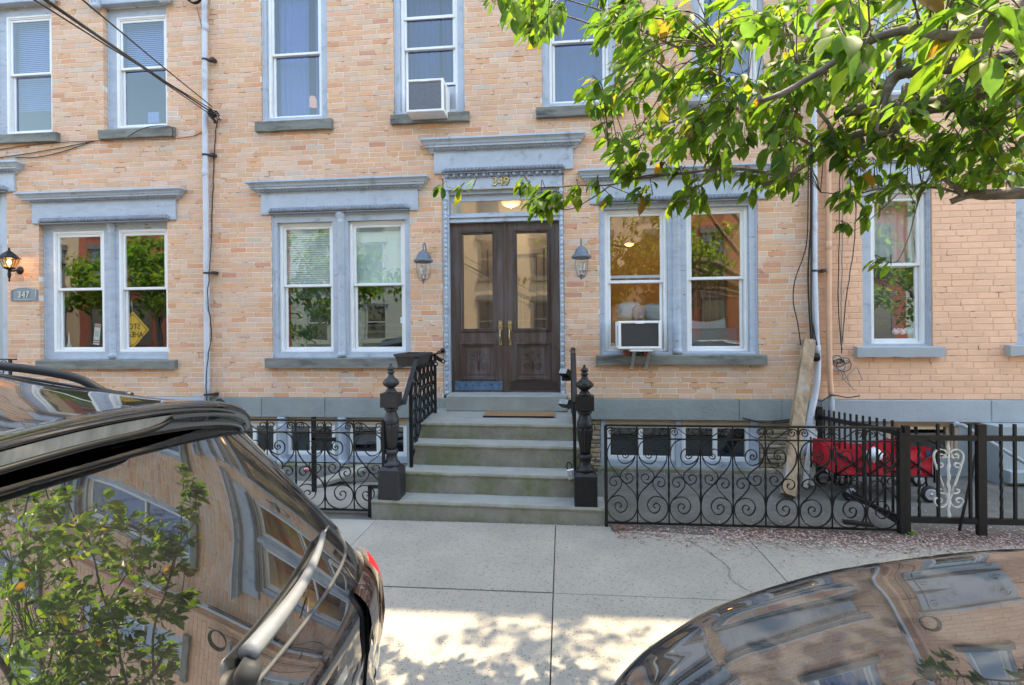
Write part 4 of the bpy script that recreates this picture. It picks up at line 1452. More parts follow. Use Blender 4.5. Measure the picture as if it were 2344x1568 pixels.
# ---- left house details
w, a, b, z0, z1 = upper(h_left, 'lu2', 267, 384, 157, 291, 'glass_upper', casing_y=.075, mat='blue_worn', low_glass='glass_upper', sill_px=(224, 395, 293, 314))
blind(w, a + .04, b, z0 + (z1 - z0) * .53, z1, .2)
MB().box(pX(345, .3, 270), pX(370, .3, 270), .25, .255, pZ(281, .25, 360), pZ(256, .25, 360)).build('paper_card', M['paper'], w)
w, a, b, z0, z1 = upper(h_left, 'lu1', 15, 121, 171, 305, 'glass_upper', casing_y=.075, mat='blue_worn', sill_px=(-60, 128, 306, 326))
blind(w, a + .04, b, z0 + (z1 - z0) * .51, z1, .2)
blind(w, a + .04, b, z0 + (z1 - z0) * .22, z0 + (z1 - z0) * .5, .2, 'curtain')
for k in ('lu1', 'lu2'):
    x0, x1, z0, z1 = op[k]
    m = MB().cbox(x0 - .1, x1 + .1, -.05, .05, z1 + .0, z1 + .30, .006)
    m.cornice(x0 - .12, x1 + .12, -.05, [(0, z1 + .52), (.14, z1 + .50), (.14, z1 + .45), (.05, z1 + .38), (.02, z1 + .30)])
    m.build('lintel', M['blue_worn'], h_left)
    for xx in (x0 - .05, x1 + .05):
        mm = MB()
        for q in range(3):
            mm.cbox(xx - .065 + q * .045, xx - .03 + q * .045, -.11, -.05, z1 - .03, z1 + .34, .012)
        mm.lathe([(.04, -.07), (.04, .07)], (xx, -.08, z1 - .03), 12, axis='X')
        mm.build('corbel', M['blue_worn'], h_left)
    zz0, zz1 = z1 + 1.1, 10.1
    casing(h_left, x0, x1, zz0, zz1, [(x0 + .07, x1 - .07, zz0 + .03, zz1 - .1)], 0.05, 'blue', 0.16)
    window(h_left, x0 + .07, x1 - .07, zz0 + .03, zz1 - .1, (zz0 + zz1) / 2, 0.08)
    sill(h_left, x0 - .08, x1 + .08, zz0 - .12, zz0, 0)
r = pair(h_left, 'lg', (123, 240), (273, 387), 527, 806, (663, 661), 248, low=('glass_low', 'glass_low'), cy=.075, mat='blue_worn', colr=.05)
hood(h_left, 0, 0, pZ(433, -.15, 235), pZ(463, -.03, 235), pX(73, -.03, 480), pX(402, -.03, 480), pX(92, -.03, 500), pX(386, -.03, 500), pZ(507, -.05, 235), pZ(494, -.05, 235), pZ(508, -.03, 235), mat='blue_worn')
sill(h_left, pX(81, -.07, 833), pX(399, -.07, 833), pZ(845, -.07, 240), pZ(825, -.07, 240))
x0, x1, z0, z1 = op['ld']
m = MB().cbox(x0, x1, .08, .16, z0, z1, .01)
m.cbox(x1 - .12, x1, .03, .09, z0, z1, .006)
m.build('door_frame', M['blue'], h_left)
m = MB().cbox(x0 + .1, x1 - .13, .06, .085, z0 + .05, pZ(568, .06, 8), .006)
m.build('door', M['cabinet'], h_left)
hood(h_left, 0, 0, pZ(367, -.15, 0), pZ(399, -.03, 0), x0 - .1, pX(32, -.03, 420), x0 + .02, pX(17, -.03, 440), pZ(437, -.05, 5), pZ(424, -.05, 5), pZ(439, -.03, 5))
MB().box(X_L - 6.2, X_L - .004, .03, .1, -.1, BAND_B).build('basement_wall', M['basewall'], h_left)

# ---- right house details
for k, fx, rail, bot, sp in (('rg1', (1989, 2118), 607, 788, (1964, 2164, 794, 818)), ('rg2', (2340, 2470), 610, 783, (2314, 2500, 790, 815)),):
    x0, x1, z0, z1 = op[k]
    a, b = pX(fx[0], YR + .07, 600), pX(fx[1], YR + .07, 600)
    c = pZ(bot, YR + .07, sum(fx) / 2)
    d = pZ(444 if k == 'rg1' else 432, YR + .07, sum(fx) / 2)
    casing(h_right, x0, x1, z0, z1, [(a, b, c, d)], YR + .03, 'blue', YR + .17)
    w = window(h_right, a, b, c, d, pZ(rail, YR + .1, sum(fx) / 2), YR + .07, 'glass', 'glass')
    curtain(w, a, b, pZ(612, .3, 2050), d, .34, 'blind', 7, .015)
    blind(w, a, b, c, pZ(612, .3, 2050), .36, 'room_dark')
    sill(h_right, pX(sp[0], YR - .09, 805), pX(sp[1], YR - .09, 805), pZ(sp[3], YR - .09, sum(fx) / 2), pZ(sp[2], YR - .09, sum(fx) / 2), YR, .09, 'band_right')
    lx0, lx1 = (1946, 2173) if k == 'rg1' else (2296, 2520)
    lt, lb = (372, 423) if k == 'rg1' else (358, 413)
    m = MB().cbox(pX(lx0, YR - .05, 400), pX(lx1, YR - .05, 400), YR - .05, YR + .05, pZ(lb, YR - .05, (lx0 + lx1) / 2), pZ(lt, YR - .05, (lx0 + lx1) / 2), .008)
    mz, mx = pZ((lt + lb) / 2, YR - .05, (lx0 + lx1) / 2), pX((lx0 + lx1) / 2, YR - .05, 400)
    hx_ = (pX(lx1, YR, 400) - pX(lx0, YR, 400)) / 2 - .16
    for sg in (-1, 1):
        pts = [(mx + sg * (hx_ + .07 * (1 - .8 * t_) * math.cos(t_ * 9)), YR - .054, mz + .07 * (1 - .8 * t_) * math.sin(t_ * 9)) for t_ in [q / 30 for q in range(31)]]
        m.tube(pts, .009, 6)
    m.cbox(pX(lx0, YR - .05, 400) - .03, pX(lx1, YR - .05, 400) + .03, YR - .09, YR + .05, pZ(lt, YR - .05, (lx0 + lx1) / 2) + .001, pZ(lt, YR - .05, (lx0 + lx1) / 2) + .05, .01)
    m.build('lintel', M['blue'], h_right)
for k, fx in (('ru1', (2012, 2116)), ('ru2', (2355, 2465))):
    x0, x1, z0, z1 = op[k]
    upper(h_right, k, fx[0], fx[1], 75, 213, 'glass', Y=YR, sill_px=(fx[0] - 25, fx[1] + 25, 215, 236))
    zz0, zz1 = z1 + 1.0, 10.1
    casing(h_right, x0, x1, zz0, zz1, [(x0 + .07, x1 - .07, zz0 + .03, zz1 - .1)], YR + 0.03, 'blue', YR + 0.16)
    window(h_right, x0 + .07, x1 - .07, zz0 + .03, zz1 - .1, (zz0 + zz1) / 2, YR + 0.07)
    sill(h_right, x0 - .08, x1 + .08, zz0 - .12, zz0, YR)
# basement wall with its window and side wall
bx0, bx1 = pX(2030, .05, 1000), pX(2190, .05, 1000)
m = MB()
m.box(X_R, bx0, YR + .01, .14, -.3, BAND_B)
m.box(bx0, bx1, YR + .01, .14, -.3, pZ(1052, .05, 2100))
m.box(bx1, pX(2240, 0, 1000), YR + .01, .14, -.3, BAND_B)
m.box(pX(2240, 0, 1000), X_R + 6.2, -.30, .14, -.3, BAND_B - .002)
m.build('basement_wall', M['basewall'], h_right)
m = MB()
for t_, (g_, y_) in enumerate(((0, .03), (.035, .05), (.07, .07))):
    for q in ((bx0 + g_, bx0 + g_ + .03), (bx1 - g_ - .03, bx1 - g_)):
        m.cbox(q[0], q[1], y_, .13, pZ(1052, .05, 2100), BAND_B - g_ * .6, .003)
    m.cbox(bx0 + g_ + .03, bx1 - g_ - .03, y_, .13, BAND_B - g_ * .6 - .03, BAND_B - g_ * .6, .003)
o = m.build('basement_window', M['tan'], h_right)
pane(bx0 + .09, bx1 - .09, pZ(1052, .05, 2100), BAND_B - .06, .1).build('pane', M['glass_screen'], o)
room(h_right, X_R + .1, X_R + 2.2, -.1, BAND_B, 1.0, 'room_dark', .16)

# ================================================================== stoop
ST = thing('stoop', 'worn bluestone stoop of four steps and a landing, green with moss, below the wooden doors', 'stairs', (-0.7, -1.0, 0))
stair = [  # y front, z bottom, z top, x0, x1
    (-1.915, -0.03, .167, -1.83, .38), (-1.66, .167, .375, -1.62, .20), (-1.385, .375, .598, -1.61, .19), (-1.12, .598, .771, -1.605, .18)]
for k, (yf, zb0, zt0_, xa, xb) in enumerate(stair):
    yb = (-1.66, -1.385, -1.12, -.02)[k]
    m = MB()
    nx_, nose = 40, 0.012
    rn = Vector((k * 7.3, 1.7, 0))
    vs, fs = [], []
    tilt = (-.018, -.015, -.010, -.006)[k]
    for i in range(nx_ + 1):
        u = i / nx_
        x = xa + (xb - xa) * u
        ww = .006 * mnoise.noise(Vector((x * 2.2, k * 5, 0))) + .004 * mnoise.noise(Vector((x * 11, k * 5, 3)))
        dz = tilt * (u - .5) + .004 * mnoise.noise(Vector((x * 3, k, 8)))
        dy = -.035 * (u - .5) + ww
        vs += [(x, yf + dy + .012, zb0 - .01), (x, yf + dy + .006, zt0_ - .045 + dz), (x, yf + dy - .004, zt0_ - .018 + dz), (x, yf + dy + .004, zt0_ - .004 + dz), (x, yf + dy + .02, zt0_ + dz), (x, yb + .04, zt0_ + dz * .5 + .004)]
    for i in range(nx_):
        for q in range(5):
            a = i * 6 + q
            fs.append((a, a + 6, a + 7, a + 1))
    m.add(vs, fs[0:], 0)
    for i in range(len(m.f)):
        if i % 5 == 4:
            m.m[i] = 1
    n = nx_ * 6
    m.add([vs[0], vs[1], vs[2], vs[3], vs[4], vs[5], (xa, yb + .04, zb0 - .01)], [(0, 1, 2, 3, 4, 5, 6)])
    m.add([vs[n], vs[n + 1], vs[n + 2], vs[n + 3], vs[n + 4], vs[n + 5], (xb, yb + .04, zb0 - .01)], [(6, 5, 4, 3, 2, 1, 0)])
    m.build('step', [M['step'], M['tread']], ST)
# side cheeks under the steps
m = MB()
for (yf, zb0, zt0_, xa, xb) in stair[1:]:
    m.box(xa + .03, xb - .03, yf + .03, -.03, -.03, zb0 - .012)
m.build('stoop_base', M['step'], ST)
m = MB().cbox(XS0 + .003, XS1 - .003, -.285, .12, .776, pZ(906, -.28, 1157), .012, jit=.003)
m.build('door_sill', M['tread'], ST)
# thin cracks in the risers
m = MB()
for pts in ([(-1.60, -1.672, .33), (-1.45, -1.672, .34), (-1.36, -1.672, .365), (-1.25, -1.672, .355), (-1.1, -1.672, .345), (-.95, -1.672, .365), (-.84, -1.672, .33)],
            [(-1.60, -1.39, .56), (-1.48, -1.39, .545), (-1.35, -1.39, .575), (-1.2, -1.39, .56), (-1.1, -1.39, .585), (-.95, -1.39, .555), (-.86, -1.39, .535)],
            [(-.75, -1.395, .575), (-.62, -1.395, .57), (-.5, -1.395, .545), (-.3, -1.395, .55)]):
    q = [p + Vector((0, -.004, random.uniform(-.004, .004))) for p in catmull(pts, 6)]
    m.tube(q, .0022, 3)
m.build('riser_crack', M['joint'], ST)

# doormat
DM = thing('doormat', 'coarse brown coir doormat lying on the top landing before the doors', 'doormat', (-.66, -.55, .775))
x0, x1 = pX(1111, -.5, 952), pX(1270, -.5, 952)
m = MB()
m.grid(lambda u, v: (x0 + (x1 - x0) * u + .004 * mnoise.noise(Vector((v * 30, u * 30, 1))), -.72 + .36 * v + .006 * mnoise.noise(Vector((u * 40, 3, 1))), .795 + .005 * mnoise.noise(Vector((u * 60, v * 30, 2)))), 60, 20)
m.build('mat_pile', M['coir'], DM)
MB().box(x0 + .005, x1 - .005, -.715, -.365, .776, .790).build('mat_backing', M['rubber'], DM)

# ================================================================== newel posts
def newel(x, y, z0, label):
    t = thing('newel_post', label, 'post', (x, y, z0), 'cast iron newel posts')
    c = Vector((x, y, z0))
    mt = M['iron_grey'] if x < -1 else M['iron']
    a = .105
    KZ, KR = .895, .84
    sc = lambda pr: [(r_ * KR, z_ * KZ) for r_, z_ in pr]
    m = MB()
    m.cbox(x - a, x + a, y - a, y + a, z0, z0 + .28, .008)
    m.box(x - a + .002, x + a - .002, y - a + .009, y + a, z0, z0 + .279)
    m.add([(x - a, y - a, z0 + .28), (x + a, y - a, z0 + .28), (x + a, y + a, z0 + .28), (x - a, y + a, z0 + .28),
           (x - .07, y - .07, z0 + .31), (x + .07, y - .07, z0 + .31), (x + .07, y + .07, z0 + .31), (x - .07, y + .07, z0 + .31)],
          [(0, 1, 5, 4), (1, 2, 6, 5), (2, 3, 7, 6), (3, 0, 4, 7), (4, 5, 6, 7)])
    m.build('plinth', mt, t)
    m = MB().lathe(sc([(.095, .34), (.10, .36), (.098, .375), (.078, .39), (.068, .41), (.062, .44), (.062, .47), (.075, .48), (.080, .495), (.075, .515), (.060, .525)]), c, 20)
    m.lathe(sc([(.055, .52), (.060, .56), (.080, .70), (.092, .775), (.088, .80)]), c, 48, flute=12, fl_amp=.22)
    m.lathe(sc([(.080, .795), (.088, .81), (.088, .86), (.078, .87), (.070, .905), (.058, .93), (.062, .94), (.082, .955), (.082, .97), (.060, .985)]), c, 20)
    m.build('shaft', mt, t)
    b = .083
    m = MB().box(x - b, x + b, y - b, y + b, z0 + .985 * KZ, z0 + 1.135 * KZ)
    m.lathe(sc([(.078, 1.135), (.060, 1.155), (.055, 1.17)]), c, 20)
    m.build('block', mt, t)
    m = MB().lathe(sc([(.055, 1.16), (.050, 1.175), (.034, 1.19)]), c, 16)
    m.lathe(sc([(.034, 1.185), (.050, 1.195), (.092, 1.225), (.099, 1.25), (.080, 1.275), (.045, 1.30), (.033, 1.325), (.030, 1.35)]), c, 40, flute=10, fl_amp=.16)
    m.lathe(sc([(.030, 1.345), (.045, 1.352), (.045, 1.362), (.030, 1.37), (.034, 1.385), (.046, 1.392), (.036, 1.41), (.022, 1.42), (.016, 1.43), (.018, 1.44), (.006, 1.455), (.001, 1.46)]), c, 16)
    m.build('finial', mt, t)
    return t


NLx, NRx = pX(897, -1.78, 1110), pX(1340, -1.80, 1110)
newel(NLx, -1.78, .172, 'grey worn cast iron newel post beside the planter and scrolled stair railing')
newel(NRx, -1.80, .155, 'black cast iron newel post beside the thin railing with the key lockbox')

# ================================================================== scroll work
MAIN = [(672, 478), (690, 464), (706, 478), (700, 498), (676, 502), (655, 480), (660, 447), (690, 428), (722, 440), (738, 475), (725, 520), (690, 545), (650, 540), (622, 505), (621, 455), (650, 425), (690, 419)]
S_TOP = [(672, 480), (684, 468), (704, 474), (706, 492), (684, 503), (658, 492), (652, 462), (676, 432), (712, 436), (730, 470), (722, 515), (686, 545), (645, 530), (622, 488)]
def norm(pts, x0=515, w=282, y1=1050, h=705):
    return [((x - x0) / w, (y1 - y) / h) for x, y in pts]


# coordinates traced from one bay of the fence and normalised to the bay (u 0..1, v 0..1)
BAY = [
    # long S: top scroll, diagonal, bottom loop and scroll
    norm([(690, 488), (700, 472), (684, 466), (668, 482), (676, 502), (700, 505), (722, 484), (716, 446), (684, 424), (648, 434), (624, 470), (630, 520), (672, 552), (730, 542), (774, 500), (786, 440), (762, 382), (700, 346), (640, 346), (574, 372), (536, 430), (530, 500), (556, 570), (620, 645), (700, 730), (770, 800), (794, 880), (786, 960), (736, 1020), (656, 1044), (580, 1022), (532, 960), (528, 890), (556, 846), (612, 824), (664, 832), (700, 870), (704, 912), (680, 950), (640, 962), (604, 940), (596, 900), (622, 880), (650, 892), (650, 914), (634, 918)]),
    norm([(548, 850), (606, 796), (648, 748), (658, 704), (636, 668), (596, 660), (560, 676), (548, 706), (562, 734), (592, 742), (612, 724), (606, 702), (590, 700)]),
    norm([(782, 500), (748, 552), (694, 592), (654, 628), (646, 668), (668, 706), (706, 718), (744, 704), (760, 672), (746, 644), (716, 638), (694, 656), (698, 680), (714, 684)]),
]
FR = [norm([(566, 292), (576, 280), (566, 270), (550, 276), (546, 294), (560, 314), (586, 310), (596, 286), (580, 258), (548, 252), (528, 268)], 515, 282, 340, 100),
      norm([(524, 300), (530, 260), (560, 246), (604, 258), (660, 302), (710, 332), (752, 330), (782, 300), (786, 272), (770, 252), (744, 252), (728, 272), (736, 294), (756, 296), (764, 280)], 515, 282, 340, 100)]


def scroll_bay(m, P, w, h, fr_h, mir):
    """P(u_metres, z) -> point; draws one bay into the mesh builder"""
    f = (lambda u: 1 - u) if mir else (lambda u: u)
    for c in BAY:
        m.ribbon(catmull([P(f(u) * w, v * h) for u, v in c], 4), P.n, .014, .0075)
    for c in FR[1:]:
        m.ribbon(catmull([P(f(u) * w, h + .012 + v * fr_h) for u, v in c], 4), P.n, .013, .0065)
    m.ribbon(catmull([P(f(u) * w, h + .012 + v * fr_h) for u, v in FR[0]], 4), P.n, .013, .0065)


class Plane:
    def __init__(s, o, d, up=(0, 0, 1)):
        s.o, s.d, s.up = Vector(o), Vector(d).normalized(), Vector(up)
        s.n = s.d.cross(s.up).normalized()

    def __call__(s, a, z, off=0.0):
        return s.o + s.d * a + s.up * z + s.n * off


def twist_bar(m, P, a, z0, z1, r=.007, knot=True):
    pts, rr = [], []
    n = 40
    for i in range(n + 1):
        t = i / n
        z = z0 + (z1 - z0) * t
        k = r
        if knot and .30 < t < .62:
            k = r * (1 + .75 * abs(math.sin((t - .30) / .32 * math.pi * 3)))
        pts.append(P(a, z))
        rr.append(k)
    m.tube(pts, rr, 5)


def scroll_fence(name, label, x0, x1, y0, y1, z0, ztop, post_a, post_b, bays, first_partial=None, tilt0=0, tilt1=0):
    t = thing(name, label, 'fence', ((x0 + x1) / 2, (y0 + y1) / 2, z0))
    o = Vector((x0, y0, z0 + tilt0))
    e = Vector((x1, y1, z0 + tilt1))
    d = (e - o)
    L = d.length
    P = Plane(o, d, (0, 0, 1))
    H = ztop - z0
    frh = .105
    zr = H - frh - .012
    m = MB().box(0, L, -.018, .018, H - .006, H + .010, xf=Matrix.Translation(o) @ d.to_track_quat('X', 'Z').to_matrix().to_4x4())
    m.build('top_rail', M['iron'], t)
    xf = Matrix.Translation(o) @ d.to_track_quat('X', 'Z').to_matrix().to_4x4()
    MB().box(0, L, -.008, .008, zr - .006, zr + .006, xf=xf).build('middle_rail', M['iron'], t)
    MB().box(0, L, -.010, .010, -.008, .008, xf=xf).build('bottom_rail', M['iron'], t)
    a = 0
    w = L / bays
    for k in range(bays):
        m = MB()
        if first_partial and k == 0 and first_partial < 0:
            pass
        scroll_bay(m, P2(P, k * w), w, zr, frh - .012, k % 2 == 1)
        m.build('scroll_panel', M['iron'], t)
        if k:
            b = MB()
            twist_bar(b, P, k * w, 0, zr)
            b.box(k * w - .006, k * w + .006, -.006, .006, zr, H, xf=xf)
            b.build('bar', M['iron'], t)
    for (aa, zz) in ((0, post_a), (L, post_b)):
        if zz is not None:
            MB().box(aa - .014, aa + .014, -.014, .014, zz, H + .002, xf=xf).build('post', M['iron'], t)
    return t


class P2:
    def __init__(s, P, a0):
        s.P, s.a0, s.n = P, a0, P.n

    def __call__(s, a, z):
        return s.P(s.a0 + a, z)


yF = -1.93
fx0, fx1 = pX(1387, yF, 1080), pX(2060, yF - .0, 1080)
scroll_fence('scroll_fence', 'black wrought iron scroll fence on petal strewn ground right of the stone steps', fx0, fx1, yF, yF, .035, pZ(974, yF, 1400), -.05, -.05, 9)
m = MB()
yFL = -1.83
lx1 = pX(878, yFL, 1060)
lx0 = lx1 - .295 * 9
scroll_fence('scroll_fence', 'black wrought iron scroll fence between the parked SUV and the grey newel post', lx0, lx1, yFL, yFL, .055, pZ(963, yFL, 800), -.06, .30, 9)
lf = bpy.data.objects['scroll_fence.001']
m = MB().box(pX(843, yFL, 1100), pX(850, yFL, 1100), yFL - .015, yFL + .015, -.01, .285)
m.box(pX(843, yFL, 1100), lx1 + .03, yFL - .015, yFL + .015, .27, .30)
m.build('stepped_foot', M['iron'], lf)
# short post behind the left fence
m = MB().box(-2.72, -2.68, -1.30, -1.26, -.02, .86)
m.cbox(-2.72, -2.45, -1.30, -1.27, .60, .64, .002)
o = m.build('iron_post', M['iron_rust'])
tag(o, 'brown iron post with a bent arm standing behind the left scroll fence', 'post')

# ================================================================== stair railings
def stair_rail(name, label, X, pts_top, pts_bot, posts, nb, dense, lanes=2):
    t = thing(name, label, 'railing', (X, -1.0, .4), 'iron railings beside the steps')
    m = MB()
    q = [Vector((X, y, z)) for y, z in pts_top]
    for i in range(len(q) - 1):
        d = q[i + 1] - q[i]
        xf = Matrix.Translation(q[i]) @ d.to_track_quat('Y', 'Z').to_matrix().to_4x4()
        m.box(-.024, .024, -.004, d.length + .004, -.006, .008, xf=xf)
    m.build('handrail', M['iron'], t)
    m = MB()
    q = [Vector((X, y, z)) for y, z in pts_bot]
    for i in range(len(q) - 1):
        d = q[i + 1] - q[i]
        xf = Matrix.Translation(q[i]) @ d.to_track_quat('Y', 'Z').to_matrix().to_4x4()
        m.box(-.012, .012, 0, d.length, -.006, .006, xf=xf)
    m.build('bottom_rail', M['iron'], t)
    for (y, za, zb_) in posts:
        MB().box(X - .016, X + .016, y - .016, y + .016, za, zb_).build('post', M['iron'], t)
    if dense:
        def zt(y):
            for (a, b) in zip(pts_top, pts_top[1:]):
                if a[0] <= y <= b[0]:
                    return a[1] + (b[1] - a[1]) * (y - a[0]) / (b[0] - a[0])
            return pts_top[-1][1]
        def zb_f(y):
            for (a, b) in zip(pts_bot, pts_bot[1:]):
                if a[0] <= y <= b[0]:
                    return a[1] + (b[1] - a[1]) * (y - a[0]) / (b[0] - a[0])
            return pts_bot[-1][1]
        ya, yb_ = pts_bot[0][0] + .01, pts_bot[-1][0] - .01
        w = (yb_ - ya) / nb
        for k in range(nb):
            m = MB()
            y0 = ya + k * w
            for row in range(3):
                for sgn in (0, 1):
                    c = []
                    for i in range(26):
                        tt = i / 25
                        # S scroll: spirals at both ends
                        s_ = tt * 2 - 1
                        ang = s_ * 4.4
                        rr = .5 * (1 - abs(s_) * .72)
                        uu = .5 + (.40 * math.sin(ang) * (1 - abs(s_) * .55))
                        vv = .5 + .30 * s_ * 1.25 + .16 * (1 - math.cos(ang)) * (1 if s_ > 0 else -1) * (1 - abs(s_) * .4)
                        if sgn:
                            uu = 1 - uu
                        yy = y0 + uu * w
                        b_, tp = zb_f(min(max(yy, ya), yb_)), zt(yy)
                        c.append((X, yy, b_ + (tp - b_) * (row + vv * .96 + .02) / 3))
                    m.ribbon(c, (1, 0, 0), .016, .007)
            m.build('scroll_panel', M['iron'], t)
            MB().box(X - .006, X + .006, y0 - .005, y0 + .005, zb_f(y0), zt(y0)).build('bar', M['iron'], t)
    return t


XL, XR = -1.56, .115
stair_rail('stair_railing', 'black iron railing full of scrolls on the left of the steps under a planter', XL,
           [(-1.72, 1.07), (-1.20, 1.53), (-.43, 1.50), (-.03, 1.50)], [(-1.47, .45), (-1.05, .79), (-.43, .82)], [(-1.47, .37, 1.29), (-.43, .775, 1.50)], 6, True)
stair_rail('stair_railing', 'thin black iron railing right of the steps carrying two small floodlights', XR,
           [(-1.76, 1.10), (-1.20, 1.53), (-.30, 1.53)], [(-1.47, .45), (-1.05, .79), (-.30, .82)], [(-1.47, .37, 1.30), (-.30, .775, 1.53)], 4, True)
for xx, yy in ((XL, -.03), (XR + .02, -.03)):
    m = MB().lathe([(.001, .02), (.022, .015), (.03, 0), (.03, -.01)], (xx, -.02, 1.53), 10, axis='Y')
    m.tube([(xx, -.3, 1.52), (xx, -.02, 1.53)], .008, 6)
    m.build('wall_bracket', M['iron'], bpy.data.objects['stair_railing' if xx < -1 else 'stair_railing.001'])


def floodlight(c, label, az, tilt, sx=.055):
    t = thing('floodlight', label, 'floodlight', c, 'small solar floodlights on the railings')
    xf = Matrix.Translation(c) @ Matrix.Rotation(az, 4, 'Z') @ Matrix.Rotation(tilt, 4, 'X')
    m = MB().cbox(-sx, sx, -.045, .045, -.035, .035, .008)
    m.xform(xf)
    m.box(-sx + .003, sx - .003, -.035, .045, -.033, .033, xf=xf)
    m.build('housing', M['plastic_black'], t)
    m = MB().box(-sx + .008, sx - .008, -.050, -.046, -.028, .028, xf=xf)
    m.build('lens', M['brake_lens'], t)
    m = MB().tube([xf @ Vector((0, .03, 0)), xf @ Vector((0, .08, -.03)), c + Vector((.03 if c.x > -1 else -.03, .1, -.03))], .008, 6)
    m.build('bracket', M['iron'], t)


floodlight(Vector((XR - .085, -.95, 1.31)), 'upper small black floodlight on the thin right railing', R(-35), R(-30))
floodlight(Vector((XR - .085, -1.02, .985)), 'lower small black floodlight on the thin right railing', R(-35), R(-30), .065)
m = MB().lathe([(.016, -.05), (.022, -.04), (.022, .04), (.016, .05)], (XR - .075, -.95, 1.245), 10, axis='X')
o = m.build('motion_sensor', M['plastic_black'])
tag(o, 'small black motion sensor under the upper floodlight of the right railing', 'sensor')
for k, (px, py, lab) in enumerate(((990, 829, 'lower black floodlight hanging from the corner of the left railing'), (1007, 823, 'black oval floodlight nearest the door on the left railing'))):
    c = W(px, py, -.55 + .2 * k)
    t = thing('floodlight', lab, 'floodlight', c, 'small solar floodlights on the railings')
    xf = Matrix.Translation(c) @ Matrix.Rotation(R(28), 4, 'Y')
    m = MB()
    m.lathe([(.001, -.075), (.016, -.07), (.024, -.04), (.027, .03), (.024, .065), (.001, .075)], (0, 0, 0), 14, axis='X').xform(xf)
    m.build('housing', M['plastic_black'], t)
    m = MB().ball((.05, -.022, 0), .016, .006, .012, 8, 5)
    m.xform(xf)
    m.build('lens', M['silver'], t)
    m = MB().tube([c, c + Vector((-.05, .05, .05))], .006, 5)
    m.build('bracket', M['iron'], t)

# planter on the left railing
x0, x1 = pX(920, -1.0, 820), pX(973, -1.0, 820)
zt_, zb_ = pZ(808, -1.0, 946), pZ(836, -1.0, 946)
t = thing('flower_box', 'dark brown plastic planter hung on the left stair railing, empty', 'planter', ((x0 + x1) / 2, -1.0, zb_))
m = MB()
def frus(m, x0, x1, y0, y1, z0, z1, s):
    v = [(x0 + s, y0 + s, z0), (x1 - s, y0 + s, z0), (x1 - s, y1 - s, z0), (x0 + s, y1 - s, z0), (x0, y0, z1), (x1, y0, z1), (x1, y1, z1), (x0, y1, z1)]
    m.add(v, [(0, 1, 2, 3), (0, 4, 5, 1), (1, 5, 6, 2), (2, 6, 7, 3), (3, 7, 4, 0)])
frus(m, x0, x1, -1.25, -.72, zb_, zt_ - .02, .028)
for b in ((x0 - .01, x1 + .01, -1.26, -1.24), (x0 - .01, x1 + .01, -.73, -.71), (x0 - .01, x0 + .008, -1.24, -.73), (x1 - .008, x1 + .01, -1.24, -.73)):
    m.box(*b, zt_ - .028, zt_)
m.build('tub', M['flowerbox'], t)
MB().box(x0 + .01, x1 - .01, -1.235, -.735, zt_ - .05, zt_ - .03).build('soil', M['soil'], t)
m = MB()
for y in (-1.2, -.78):
    m.tube([(x0 + .01, y, zt_), (x0 + .02, y, zb_ - .02), (x1 + .02, y, zb_ - .02), (x1 + .03, y, zt_)], .004, 5)
m.tube([(x0 + .015, -1.24, zb_ - .02), (x0 + .015, -.72, zb_ - .02)], .004, 5)
m.build('wire_holder', M['iron'], t)

# key lockbox at the foot of the right railing
c = W(1307, 1084, -1.70)
t = thing('key_lockbox', 'silver grey key lockbox hanging at the foot of the thin right railing', 'lockbox', c)
xf = Matrix.Translation(c) @ Matrix.Rotation(R(-12), 4, 'Y')
m = MB().cbox(-.035, .035, -.02, .02, -.055, .045, .008)
m.xform(xf)
m.build('body', M['steel'], t)
m = MB().cbox(-.018, .018, -.026, -.018, -.022, .022, .003)
m.xform(xf)
m.build('dial_panel', M['plastic_dark'], t)
m = MB()
for z in (-.014, -.005, .005, .014):
    m.cbox(-.014, .014, -.030, -.024, z - .0035, z + .0035, .001)
m.xform(xf)
m.build('dial', M['steel'], t)
m = MB().tube(catmull([xf @ Vector(p) for p in ((-.022, 0, .04), (-.022, 0, .085), (0, 0, .11), (.022, 0, .085), (.022, 0, .04))], 5), .006, 6)
m.build('shackle', M['iron'], t)

# ================================================================== picket fence on the right
t = thing('picket_fence', 'black iron picket fence with twisted bars running off beyond the scroll fence', 'fence', (3.2, -1.9, 0))
yP = -1.93
xpa, xpb = pX(2070, yP, 1100), 6.5
zr0, zr1 = pZ(1191, yP, 2180), pZ(1002, yP, 2180)
MB().box(xpa, xpb, yP - .018, yP + .018, zr1 - .022, zr1 + .022).build('top_rail', M['iron_rust'], t)
MB().box(xpa, xpb, yP - .018, yP + .018, zr0 - .025, zr0 + .025).build('bottom_rail', M['iron_rust'], t)
for (a, b, ztop) in ((2056, 2067, 990), (2067.5, 2080, 974)):
    MB().box(pX(a, yP, 1100), pX(b, yP, 1100), yP - .028, yP + .028, -.03, pZ(ztop, yP, 2068)).build('post', M['iron_rust'], t)
m = MB().box(pX(2236, yP, 1100), pX(2255, yP, 1100), yP - .022, yP + .022, -.03, pZ(971, yP, 2245))
m.build('post', M['iron_rust'], t)
zpt = pZ(970, yP, 2200)
k = 0
pp = [(2104, 0, 1007), (2147.5, 1, 0), (2180, 1, 0), (2221, 1, 0), (2292, 2, 0), (2323.5, 1, 0), (2359, 2, 0), (2392, 1, 0), (2425, 2, 0)]
